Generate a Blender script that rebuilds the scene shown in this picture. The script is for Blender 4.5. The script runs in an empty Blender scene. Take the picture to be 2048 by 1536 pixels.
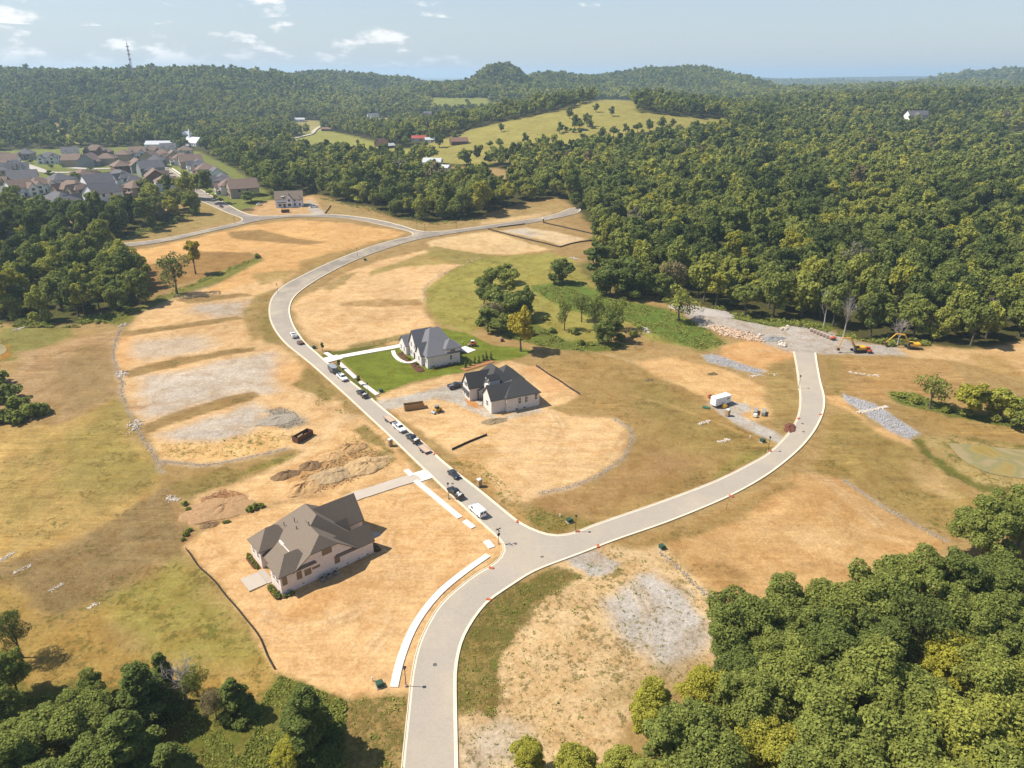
import bpy, bmesh, math, random
import numpy as np
from mathutils import Vector, Matrix, geometry

# ------------------------------------------------------------------ camera, sky, sun, exposure
scene = bpy.context.scene
col = scene.collection
F, PIT, CZ = 1422.0, math.radians(23.5), 105.0          # focal length in photo pixels, pitch, flying height
sp, cp = math.sin(PIT), math.cos(PIT)
cam = bpy.data.cameras.new('camera'); cam.sensor_width = 36.0; cam.lens = 36.0 * F / 2048.0
cam.clip_start = 1.0; cam.clip_end = 40000.0
camo = bpy.data.objects.new('camera', cam); col.objects.link(camo)
camo.location = (0, 0, CZ); camo.rotation_euler = (math.pi / 2 - PIT, 0, 0)
scene.camera = camo

SUN_EL = math.radians(53.0)
SUN_AZ = math.radians(-87.0)                              # clockwise from +Y: the sun stands over -X
world = bpy.data.worlds.new('World'); scene.world = world; world.use_nodes = True
wn = world.node_tree.nodes; wl = world.node_tree.links; wn.clear()
wout = wn.new('ShaderNodeOutputWorld'); wbg = wn.new('ShaderNodeBackground')
sky = wn.new('ShaderNodeTexSky'); sky.sky_type = 'NISHITA'; sky.sun_disc = False
sky.sun_elevation = SUN_EL; sky.sun_rotation = SUN_AZ; sky.altitude = 200; sky.air_density = 1.0
sky.dust_density = 0.6; sky.ozone_density = 2.0
SKY_STRENGTH = 0.085
wbg.inputs['Strength'].default_value = SKY_STRENGTH


def wmath(op, a, b=None, c=None):
    n = wn.new('ShaderNodeMath'); n.operation = op
    for i, v in enumerate((a, b, c)):
        if v is None: continue
        if isinstance(v, (int, float)): n.inputs[i].default_value = v
        else: wl.new(v, n.inputs[i])
    return n.outputs[0]


def clouds():
    tc = wn.new('ShaderNodeTexCoord'); sx = wn.new('ShaderNodeSeparateXYZ'); wl.new(tc.outputs['Generated'], sx.inputs[0])
    az = wmath('ARCTAN2', sx.outputs[0], sx.outputs[1]); el = wmath('ARCSINE', sx.outputs[2])
    cb = wn.new('ShaderNodeCombineXYZ'); wl.new(wmath('MULTIPLY', az, 13.0), cb.inputs[0]); wl.new(wmath('MULTIPLY', el, 34.0), cb.inputs[1])
    n1 = wn.new('ShaderNodeTexNoise'); n1.inputs['Scale'].default_value = 1.15; n1.inputs['Detail'].default_value = 9
    n1.inputs['Roughness'].default_value = 0.56; wl.new(cb.outputs[0], n1.inputs['Vector'])
    # rows of cumulus with flat bases: the threshold falls from each base upward
    row = wmath('FRACT', wmath('MULTIPLY_ADD', el, 17.0, wmath('MULTIPLY', wmath('SINE', wmath('MULTIPLY', az, 9.0)), 0.16)))
    n2 = wn.new('ShaderNodeTexNoise'); n2.inputs['Scale'].default_value = 0.42; n2.inputs['Detail'].default_value = 2; wl.new(cb.outputs[0], n2.inputs['Vector'])
    amt = wmath('MULTIPLY_ADD', n2.outputs[0], 0.55, -0.275)
    lower = wmath('MULTIPLY', wmath('SUBTRACT', 0.16, el), 0.55)                    # more of them low over the horizon
    side = wmath('MULTIPLY', wmath('ADD', wmath('MULTIPLY', wmath('COSINE', wmath('ADD', az, 1.25)), 0.5), -0.38), 0.6)
    s = wmath('ADD', n1.outputs[0], wmath('ADD', amt, wmath('ADD', side, wmath('MULTIPLY', row, -0.12))))
    m = wn.new('ShaderNodeMapRange'); m.interpolation_type = 'SMOOTHSTEP'; wl.new(s, m.inputs[0])
    m.inputs[1].default_value = 0.445; m.inputs[2].default_value = 0.565
    dn = wn.new('ShaderNodeMapRange'); dn.interpolation_type = 'SMOOTHSTEP'; wl.new(el, dn.inputs[0])
    dn.inputs[1].default_value = 0.002; dn.inputs[2].default_value = 0.03
    up = wn.new('ShaderNodeMapRange'); up.interpolation_type = 'SMOOTHSTEP'; wl.new(el, up.inputs[0])
    up.inputs[1].default_value = 0.55; up.inputs[2].default_value = 0.2
    return wmath('MULTIPLY', wmath('MULTIPLY', m.outputs[0], dn.outputs[0]), wmath('MULTIPLY', up.outputs[0], 0.85))


hsv = wn.new('ShaderNodeHueSaturation'); hsv.inputs['Saturation'].default_value = 1.0; hsv.inputs['Value'].default_value = 1.0
wl.new(sky.outputs[0], hsv.inputs['Color'])
wmix = wn.new('ShaderNodeMixRGB'); wl.new(clouds(), wmix.inputs[0])
veil = wn.new('ShaderNodeMixRGB'); 
vt = wn.new('ShaderNodeTexCoord'); vx = wn.new('ShaderNodeSeparateXYZ'); wl.new(vt.outputs['Generated'], vx.inputs[0])
wl.new(wmath('MULTIPLY', wmath('POWER', 2.718, wmath('MULTIPLY', wmath('MAXIMUM', vx.outputs[2], 0.0), -5.0)), 0.78), veil.inputs[0]); wl.new(hsv.outputs[0], veil.inputs[1]); veil.inputs[2].default_value = (3.5, 3.95, 4.6, 1)   # thin high veil of summer haze
wl.new(veil.outputs[0], wmix.inputs[1])
wmix.inputs[2].default_value = (8.0, 7.8, 7.6, 1)
wl.new(wmix.outputs[0], wbg.inputs['Color']); wl.new(wbg.outputs[0], wout.inputs[0])

sun = bpy.data.lights.new('sun', 'SUN'); sun.energy = 4.4; sun.angle = math.radians(0.5); sun.color = (1.0, 0.95, 0.87)
suno = bpy.data.objects.new('sun', sun); col.objects.link(suno)
to_sun = Vector((math.sin(SUN_AZ) * math.cos(SUN_EL), math.cos(SUN_AZ) * math.cos(SUN_EL), math.sin(SUN_EL)))
suno.rotation_euler = (-to_sun).to_track_quat('-Z', 'Y').to_euler(); suno.location = (-300, 0, 500)

vs = scene.view_settings; vs.view_transform = 'Standard'; vs.look = 'None'; vs.gamma = 1.0
vs.exposure = 0.80
scene.cycles.use_denoising = True; scene.cycles.max_bounces = 5; scene.cycles.diffuse_bounces = 3
scene.cycles.transparent_max_bounces = 8; scene.cycles.volume_bounces = 1
scene.cycles.caustics_reflective = False; scene.cycles.caustics_refractive = False
scene.cycles.sample_clamp_indirect = 4.0

# ------------------------------------------------------------------ land form
rng = np.random.default_rng(7); random.seed(7)


def vnoise(x, y, s, seed=0):
    x = np.asarray(x, float) / s + 1000.5; y = np.asarray(y, float) / s + 1000.5
    xi = np.floor(x).astype(np.int64); yi = np.floor(y).astype(np.int64); fx = x - xi; fy = y - yi
    fx = fx * fx * (3 - 2 * fx); fy = fy * fy * (3 - 2 * fy)

    def hsh(a, b):
        n = (a * 374761393 + b * 668265263 + seed * 974634777) & 0x7fffffff
        n = ((n ^ (n >> 13)) * 1274126177) & 0x7fffffff
        return ((n ^ (n >> 16)) & 0xffff) / 65535.0
    return (hsh(xi, yi) * (1 - fx) + hsh(xi + 1, yi) * fx) * (1 - fy) + (hsh(xi, yi + 1) * (1 - fx) + hsh(xi + 1, yi + 1) * fx) * fy


def fbm(x, y, s, seed=0, o=4):
    t = 0; a = 1; n = 0
    for i in range(o):
        t = t + a * vnoise(x, y, s / 2 ** i, seed + i); n += a; a *= 0.5
    return t / n - 0.5


def ray(px, py):
    a = (px - 1024) / F; b = -(py - 768) / F
    return np.array([a, cp + b * sp, -sp + b * cp])


def hill(px, py, D, sx, sy, trees=14.0):
    d = ray(px, py); p = d * (D / d[1])
    return (p[0], D, CZ + p[2] - trees, sx, sy)


HILLS = [hill(*a) for a in [
    (-120, 146, 1900, 230, 360), (20, 141, 1950, 190, 330), (150, 142, 1900, 170, 330), (300, 136, 1900, 170, 330), (430, 139, 1950, 160, 330), (540, 151, 2000, 150, 330),
    (640, 141, 2500, 150, 330), (735, 152, 2600, 110, 300), (800, 155, 2700, 110, 300),
    (985, 134, 2200, 62, 150), (1015, 131, 2200, 62, 150), (1005, 165, 2150, 300, 330), (900, 172, 2250, 190, 330), (1105, 145, 2500, 140, 280), (1170, 158, 2600, 120, 280),
    (1230, 150, 2750, 130, 300), (1310, 137, 2700, 140, 320), (1390, 134, 2750, 140, 320), (1460, 152, 2750, 150, 320), (1560, 172, 2300, 260, 320),
    (1700, 200, 1350, 190, 260), (1860, 186, 1500, 240, 300), (2060, 186, 1500, 240, 300), (1590, 196, 1500, 180, 300), (1780, 166, 2400, 300, 320), (1950, 163, 2600, 300, 320),
    (2010, 141, 3600, 230, 400), (2150, 146, 3400, 330, 400), (2300, 150, 2600, 400, 500),
    (1215, 201, 1180, 150, 240, 0), (1120, 236, 1080, 150, 190, 0), (1330, 200, 1280, 170, 260, 10), (1430, 212, 1250, 150, 220, 10),
    (870, 160, 7500, 700, 900, 6), (1490, 154, 9000, 900, 900, 6), (1750, 152, 9500, 900, 900, 6), (1950, 150, 9000, 1000, 900, 6), (1600, 156, 6500, 600, 500, 8), (500, 158, 8000, 1500, 900, 6), (1200, 158, 8500, 800, 900, 6)]]


def h(x, y):
    x = np.asarray(x, float); y = np.asarray(y, float)
    r = np.hypot(x, y)
    t = np.clip((y - 520) / 130.0, 0, 1)
    b = 0.035 * (np.minimum(y, 650) - 85) * (1 - t) + t * 17.0
    b = np.maximum(b, -3.5)
    g = 0.0
    for cx, cy, hh, sx, sy in HILLS:
        e = np.exp(-((x - cx) / sx) ** 2 * 0.5 - ((y - cy) / sy) ** 2 * 0.5)
        g = g + (np.maximum(hh - 17, 1.0) * e) ** 5
    w = np.clip((r - 620) / 900, 0, 1)
    n = fbm(x, y, 520, 3, 4) * 26 * w + fbm(x, y, 120, 9, 3) * 5 * w
    # small creases and swells of the graded lots
    m = fbm(x, y, 34, 21, 2) * 0.5 * np.clip((520 - r) / 300, 0, 1)
    return b + g ** 0.2 + n * np.clip(1.25 - g ** 0.2 / 90, 0.3, 1) + m


def P(px, py, dz=0.0):
    """point of the ground (raised by dz) that shows at a photo pixel"""
    d = ray(px, py)
    ts = np.geomspace(60, 1500, 110) if py > 330 else np.geomspace(60, 20000, 420)
    z = CZ + d[2] * ts - h(d[0] * ts, d[1] * ts) - dz
    k = np.argmax(z < 0)
    if z[k] >= 0: k = len(ts) - 1
    lo, hi = ts[max(k - 1, 0)], ts[k]
    zl, zh = z[max(k - 1, 0)], z[k]
    for _ in range(7):                                                # the ground is nearly plane between two samples
        m = lo + (hi - lo) * zl / (zl - zh) if zl > 0 > zh else hi
        zm = CZ + d[2] * m - float(h(d[0] * m, d[1] * m)) - dz
        if abs(zm) < 0.004: break
        if zm > 0: lo, zl = m, zm
        else: hi, zh = m, zm
    p = d * m
    return Vector((p[0], p[1], CZ + p[2] - dz))


def ground(x, y): return float(h(x, y))


def project(x, y, z):
    x = np.asarray(x, float); y = np.asarray(y, float); zz = np.asarray(z, float) - CZ
    yy = y * sp + zz * cp; d = y * cp - zz * sp
    d = np.where(d < 1, 1, d)
    return 1024 + F * x / d, 768 - F * yy / d, d


def inpoly(x, y, poly):
    c = np.zeros(np.shape(x), bool); n = len(poly)
    for i in range(n):
        x0, y0 = poly[i][:2]; x1, y1 = poly[(i + 1) % n][:2]
        if y0 == y1: continue
        c ^= ((y0 > y) != (y1 > y)) & (x < (x1 - x0) * (y - y0) / (y1 - y0) + x0)
    return c


def segdist(x, y, pts, closed=True):
    d = np.full(np.shape(x), 1e9); n = len(pts)
    for i in range(n if closed else n - 1):
        ax, ay = pts[i][:2]; bx, by = pts[(i + 1) % n][:2]
        dx, dy = bx - ax, by - ay; L = dx * dx + dy * dy + 1e-9
        t = np.clip(((x - ax) * dx + (y - ay) * dy) / L, 0, 1)
        d = np.minimum(d, np.hypot(x - ax - t * dx, y - ay - t * dy))
    return d


# ------------------------------------------------------------------ helpers
def S(r, g, b, k=0.60):
    """a base colour from the look of the surface in sun (8 bit) -> linear reflectance"""
    def f(c):
        c /= 255.0
        return (c / 12.92 if c <= 0.04045 else ((c + 0.055) / 1.055) ** 2.4) * k
    return (f(r), f(g), f(b))


MATS = {}


def mat(name, color, rough=0.75, var=0.12, scale=1.2, metallic=0.0, bump=0.0, spec=0.3, coat=0.0):
    if name in MATS: return MATS[name]
    m = bpy.data.materials.new(name); m.use_nodes = True; nt = m.node_tree; b = nt.nodes['Principled BSDF']
    b.inputs['Roughness'].default_value = rough; b.inputs['Metallic'].default_value = metallic
    b.inputs['Specular IOR Level'].default_value = spec; b.inputs['Coat Weight'].default_value = coat
    tc = nt.nodes.new('ShaderNodeTexCoord'); n = nt.nodes.new('ShaderNodeTexNoise')
    n.inputs['Scale'].default_value = scale; n.inputs['Detail'].default_value = 6; n.inputs['Roughness'].default_value = 0.62
    nt.links.new(tc.outputs['Object'], n.inputs['Vector'])
    mr = nt.nodes.new('ShaderNodeMapRange'); nt.links.new(n.outputs['Fac'], mr.inputs[0])
    mr.inputs[1].default_value = 0.25; mr.inputs[2].default_value = 0.75
    mr.inputs[3].default_value = 1 - var; mr.inputs[4].default_value = 1 + var
    mx = nt.nodes.new('ShaderNodeMixRGB'); mx.blend_type = 'MULTIPLY'; mx.inputs[0].default_value = 1
    mx.inputs[1].default_value = (*color, 1); nt.links.new(mr.outputs[0], mx.inputs[2])
    nt.links.new(mx.outputs[0], b.inputs['Base Color'])
    if bump:
        bp = nt.nodes.new('ShaderNodeBump'); bp.inputs['Strength'].default_value = bump; bp.inputs['Distance'].default_value = 0.05
        nt.links.new(n.outputs['Fac'], bp.inputs['Height']); nt.links.new(bp.outputs[0], b.inputs['Normal'])
    MATS[name] = m
    return m


def banded(name, color, color2, pitch, axis=2, rough=0.8, var=0.1, share=0.12):
    """courses (shingles, brickwork, siding): fine relief below the size one can pick apart"""
    if name in MATS: return MATS[name]
    m = mat(name, color, rough, var, 0.8); nt = m.node_tree; b = nt.nodes['Principled BSDF']
    tc = nt.nodes.new('ShaderNodeTexCoord'); br = nt.nodes.new('ShaderNodeTexBrick')
    mp = nt.nodes.new('ShaderNodeMapping'); nt.links.new(tc.outputs['Object'], mp.inputs[0])
    if axis == 2: mp.inputs['Rotation'].default_value = (math.pi / 2, 0, 0.3)
    nt.links.new(mp.outputs[0], br.inputs['Vector'])
    br.inputs['Scale'].default_value = 1.0; br.inputs['Brick Width'].default_value = pitch * 3.2; br.inputs['Row Height'].default_value = pitch
    br.inputs['Mortar Size'].default_value = pitch * share
    br.inputs['Color1'].default_value = (1.07, 1.07, 1.07, 1); br.inputs['Color2'].default_value = (0.86, 0.86, 0.86, 1)
    br.inputs['Mortar'].default_value = (color2[0] / max(color[0], 1e-3), color2[1] / max(color[1], 1e-3), color2[2] / max(color[2], 1e-3), 1)
    old = b.inputs['Base Color'].links[0].from_socket
    mx = nt.nodes.new('ShaderNodeMixRGB'); mx.blend_type = 'MULTIPLY'; mx.inputs[0].default_value = 1
    nt.links.new(old, mx.inputs[1]); nt.links.new(br.outputs[0], mx.inputs[2]); nt.links.new(mx.outputs[0], b.inputs['Base Color'])
    return m


class MB:
    """collects shapes of one mesh"""
    def __init__(s): s.v = []; s.f = []

    def add(s, verts, faces):
        o = len(s.v); s.v += [tuple(v) for v in verts]; s.f += [tuple(i + o for i in f) for f in faces]; return s

    def box(s, x0, x1, y0, y1, z0, z1):
        return s.add([(x0, y0, z0), (x1, y0, z0), (x1, y1, z0), (x0, y1, z0), (x0, y0, z1), (x1, y0, z1), (x1, y1, z1), (x0, y1, z1)],
                     [(0, 3, 2, 1), (4, 5, 6, 7), (0, 1, 5, 4), (1, 2, 6, 5), (2, 3, 7, 6), (3, 0, 4, 7)])

    def frus(s, x0, x1, y0, y1, z0, X0, X1, Y0, Y1, z1):
        return s.add([(x0, y0, z0), (x1, y0, z0), (x1, y1, z0), (x0, y1, z0), (X0, Y0, z1), (X1, Y0, z1), (X1, Y1, z1), (X0, Y1, z1)],
                     [(0, 3, 2, 1), (4, 5, 6, 7), (0, 1, 5, 4), (1, 2, 6, 5), (2, 3, 7, 6), (3, 0, 4, 7)])

    def prism(s, prof, y0, y1, inset=None):
        """polygon in x,z (counter-clockwise seen from -y) pushed along y"""
        n = len(prof)
        return s.add([(x, y0, z) for x, z in prof] + [(x, y1, z) for x, z in prof],
                     [tuple(range(n)), tuple(range(2 * n - 1, n - 1, -1))] + [(i, i + n, (i + 1) % n + n, (i + 1) % n) for i in range(n)])

    def tube(s, a, b, r0, r1=None, n=8, cap=True):
        a = Vector(a); b = Vector(b); r1 = r0 if r1 is None else r1; d = (b - a)
        if d.length < 1e-6: return s
        d.normalize(); t = d.orthogonal().normalized(); w = d.cross(t)
        vs_ = [a + (t * math.cos(k) + w * math.sin(k)) * r0 for k in [2 * math.pi * i / n for i in range(n)]] + \
              [b + (t * math.cos(k) + w * math.sin(k)) * r1 for k in [2 * math.pi * i / n for i in range(n)]]
        fs = [(i, (i + 1) % n, (i + 1) % n + n, i + n) for i in range(n)]
        if cap: fs += [tuple(range(n - 1, -1, -1)), tuple(range(n, 2 * n))]
        return s.add(vs_, fs)

    def mesh(s, name, m=None, bevel=0.0):
        me = bpy.data.meshes.new(name); me.from_pydata(s.v, [], s.f)
        if bevel:
            bm = bmesh.new(); bm.from_mesh(me)
            bmesh.ops.bevel(bm, geom=bm.edges[:], offset=bevel, segments=2, affect='EDGES', clamp_overlap=True)
            bm.to_mesh(me); bm.free()
        me.validate(); me.update()
        if m: me.materials.append(m)
        return me

    def build(s, name, m=None, parent=None, bevel=0.0, loc=None, rz=None):
        return link(name, s.mesh(name, m, bevel), parent, loc, rz)


def link(name, me, parent=None, loc=None, rz=None):
    o = bpy.data.objects.new(name, me); col.objects.link(o)
    if parent is not None: o.parent = parent
    if loc is not None: o.location = loc
    if rz is not None: o.rotation_euler = (0, 0, rz)
    return o


def tag(o, label=None, cat=None, group=None, kind=None):
    if label: o['label'] = label
    if cat: o['category'] = cat
    if group: o['group'] = group
    if kind: o['kind'] = kind
    return o


def thing(name, label, cat, loc=(0, 0, 0), rz=0.0, group=None):
    o = bpy.data.objects.new(name, None); col.objects.link(o)
    o.location = loc; o.rotation_euler = (0, 0, rz); o.empty_display_size = 0.5
    return tag(o, label, cat, group)


KIDS = {}


def copy_thing(o, loc=None, rz=None, label=None, group=None, scale=None):
    c = o.copy(); col.objects.link(c)
    if loc is not None: c.location = loc
    if rz is not None: c.rotation_euler = (0, 0, rz)
    if scale is not None: c.scale = scale
    if label: c['label'] = label
    if group: c['group'] = group
    for ch in o.children:
        k = ch.copy(); col.objects.link(k); k.parent = c
        for g in ch.children:
            q = g.copy(); col.objects.link(q); q.parent = k
    return c


def heading(a, b):
    A, B = P(*a), P(*b)
    return math.atan2(B.y - A.y, B.x - A.x)

# ------------------------------------------------------------------ the ground: one sheet out to the horizon
def ground_sheet():
    near = np.radians(np.linspace(-46, 46, 560)); back = np.radians(np.linspace(46, 314, 42))[1:-1]
    th = np.concatenate([near, back]); na = len(th)
    rr = np.concatenate([np.linspace(8, 60, 10), np.geomspace(62, 700, 470), np.geomspace(706, 3200, 230), np.geomspace(3270, 26000, 60)]); nr = len(rr)
    R, T = np.meshgrid(rr, th, indexing='ij')
    X = (R * np.sin(T)).ravel(); Y = (R * np.cos(T)).ravel(); Z = h(X, Y)
    i, j = np.meshgrid(np.arange(nr - 1), np.arange(na), indexing='ij'); jn = (j + 1) % na
    q = np.stack([i * na + j, i * na + jn, (i + 1) * na + jn, (i + 1) * na + j], -1).reshape(-1, 4)[:, ::-1]
    me = bpy.data.meshes.new('ground'); V = np.stack([X, Y, Z], -1)
    me.vertices.add(len(V)); me.vertices.foreach_set('co', V.ravel())
    me.loops.add(q.size); me.loops.foreach_set('vertex_index', q.ravel().astype(np.int32))
    me.polygons.add(len(q)); me.polygons.foreach_set('loop_start', np.arange(0, q.size, 4, dtype=np.int32))
    me.polygons.foreach_set('use_smooth', np.ones(len(q), bool))
    me.update(calc_edges=True)
    # the hole under the drone is closed by one small fan
    return me, X, Y, Z


GM, GX, GY, GZ = ground_sheet()
GC = np.zeros((len(GX), 4), np.float32); GC[:, 3] = 1            # reflectance
GK = np.zeros((len(GX), 4), np.float32)                          # weeds, stones, wheel lines, straw
WOB = fbm(GX, GY, 9, 31, 3) * 2; WOB2 = fbm(GX, GY, 2.4, 41, 2) * 2
GR = np.hypot(GX, GY)


def wpts(px): return [tuple(P(*p))[:2] for p in px]


def blend(w, c, k):
    w = w[:, None]
    return w, np.array([*c, 1.0], np.float32), np.array(k, np.float32)


def paint(px, c, k=(0, 0, 0, 0), fe=1.2, wob=1.6, amt=1.0):
    pts = wpts(px); xs = [p[0] for p in pts]; ys = [p[1] for p in pts]; mg = fe + wob * 2 + 2
    s = np.nonzero((GX > min(xs) - mg) & (GX < max(xs) + mg) & (GY > min(ys) - mg) & (GY < max(ys) + mg))[0]
    if not len(s): return
    x, y = GX[s], GY[s]
    d = segdist(x, y, pts); d = np.where(inpoly(x, y, pts), d, -d) + WOB[s] * wob + WOB2[s] * min(wob, 0.8)
    f = fe * .8 * (1 + GR[s] / 900)
    w = np.clip(d / f * 0.5 + 0.5, 0, 1); w = w * w * (3 - 2 * w) * amt
    W, C, K = blend(w, c, k)
    GC[s] = GC[s] * (1 - W) + C * W; GK[s] = GK[s] * (1 - W) + K * W


def paint_line(px, width, c, k=(0, 0, 0, 0), fe=0.5, wob=0.5, amt=1.0):
    pts = wpts(px); xs = [p[0] for p in pts]; ys = [p[1] for p in pts]; mg = width + 4
    s = np.nonzero((GX > min(xs) - mg) & (GX < max(xs) + mg) & (GY > min(ys) - mg) & (GY < max(ys) + mg))[0]
    if not len(s): return
    d = width * 0.5 - segdist(GX[s], GY[s], pts, False) + (WOB[s] + WOB2[s]) * wob
    w = np.clip(d / fe * 0.5 + 0.5, 0, 1) * amt
    W, C, K = blend(w, c, k)
    GC[s] = GC[s] * (1 - W) + C * W; GK[s] = GK[s] * (1 - W) + K * W


DIRT = S(226, 186, 132); ORANGE = S(222, 172, 112); CREAM = S(230, 200, 154); BROWN = S(178, 136, 90)
DRY = S(176, 146, 94); OLIVE = S(152, 130, 76); GOLD = S(192, 154, 82); GRNGOLD = S(160, 144, 74); MEADOW = S(158, 148, 76)
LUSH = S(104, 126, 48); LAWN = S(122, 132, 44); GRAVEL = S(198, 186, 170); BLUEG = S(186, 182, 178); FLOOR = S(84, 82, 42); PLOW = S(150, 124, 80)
TOWNG = S(132, 138, 66)

SITE = [(-400, 2600), (-400, 420), (0, 425), (40, 440), (130, 425), (300, 395), (395, 402), (480, 425), (535, 402), (625, 388), (650, 392), (690, 408), (740, 415), (790, 436), (860, 447), (925, 441), (960, 432),
        (1000, 420), (1040, 408), (1100, 395), (1130, 398), (1150, 418), (1172, 440), (1195, 462), (1180, 480), (1215, 520), (1250, 590), (1300, 592), (1340, 600), (1380, 606), (1440, 626), (1520, 646), (1600, 652), (1662, 656),
        (1700, 676), (1780, 690), (1860, 690), (1920, 702), (2048, 684), (2300, 680), (2400, 2600)]
WOOD_W = [(-150, 650), (0, 648), (150, 650), (215, 640), (296, 602), (272, 545), (205, 520), (120, 506), (0, 490), (-150, 470)]
WOOD_NW = [(-150, 470), (0, 472), (160, 490), (245, 480), (330, 452), (398, 424), (385, 412), (300, 428), (100, 450), (0, 455), (-150, 455)]
TOWN = [(-150, 300), (0, 302), (130, 296), (300, 292), (400, 303), (470, 338), (545, 392), (535, 412), (480, 432), (400, 397), (300, 382), (270, 402), (130, 424), (0, 436), (-150, 440)]
MEADOWS = [
    ([(848, 290), (930, 262), (1050, 235), (1130, 220), (1200, 198), (1262, 200), (1276, 225), (1370, 234), (1462, 240), (1466, 262), (1370, 280), (1290, 288), (1180, 298), (1100, 312), (1010, 324), (940, 330), (850, 326)], S(168, 158, 84)),
    ([(583, 278), (640, 260), (690, 268), (760, 286), (800, 298), (850, 295), (850, 322), (760, 322), (680, 316), (585, 308)], S(160, 158, 78)),
    ([(858, 196), (975, 196), (988, 220), (858, 222)], S(146, 150, 74)),
    ([(826, 330), (1000, 336), (1045, 346), (1035, 370), (980, 374), (840, 356)], S(180, 150, 98)),
    ([(68, 246), (130, 248), (130, 264), (68, 262)], S(186, 160, 104)), ([(205, 248), (270, 244), (270, 262), (205, 262)], S(176, 158, 92)),
    ([(110, 268), (160, 268), (160, 288), (110, 288)], S(150, 146, 80)), ([(2005, 268), (2060, 258), (2060, 292), (2005, 296)], S(150, 156, 74)),
    ([(1785, 234), (1852, 236), (1846, 262), (1788, 258)], S(160, 156, 92)), ([(580, 240), (640, 240), (650, 262), (585, 268)], S(176, 164, 100)),
    ([(1890, 400), (1935, 404), (1930, 424), (1885, 420)], S(196, 170, 120)), ([(1840, 524), (1940, 528), (1930, 550), (1840, 546)], S(170, 158, 96)),
    ([(735, 236), (782, 236), (782, 254), (735, 254)], S(186, 176, 120)), ([(840, 238), (870, 232), (880, 252), (845, 256)], S(190, 170, 120))]


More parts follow.
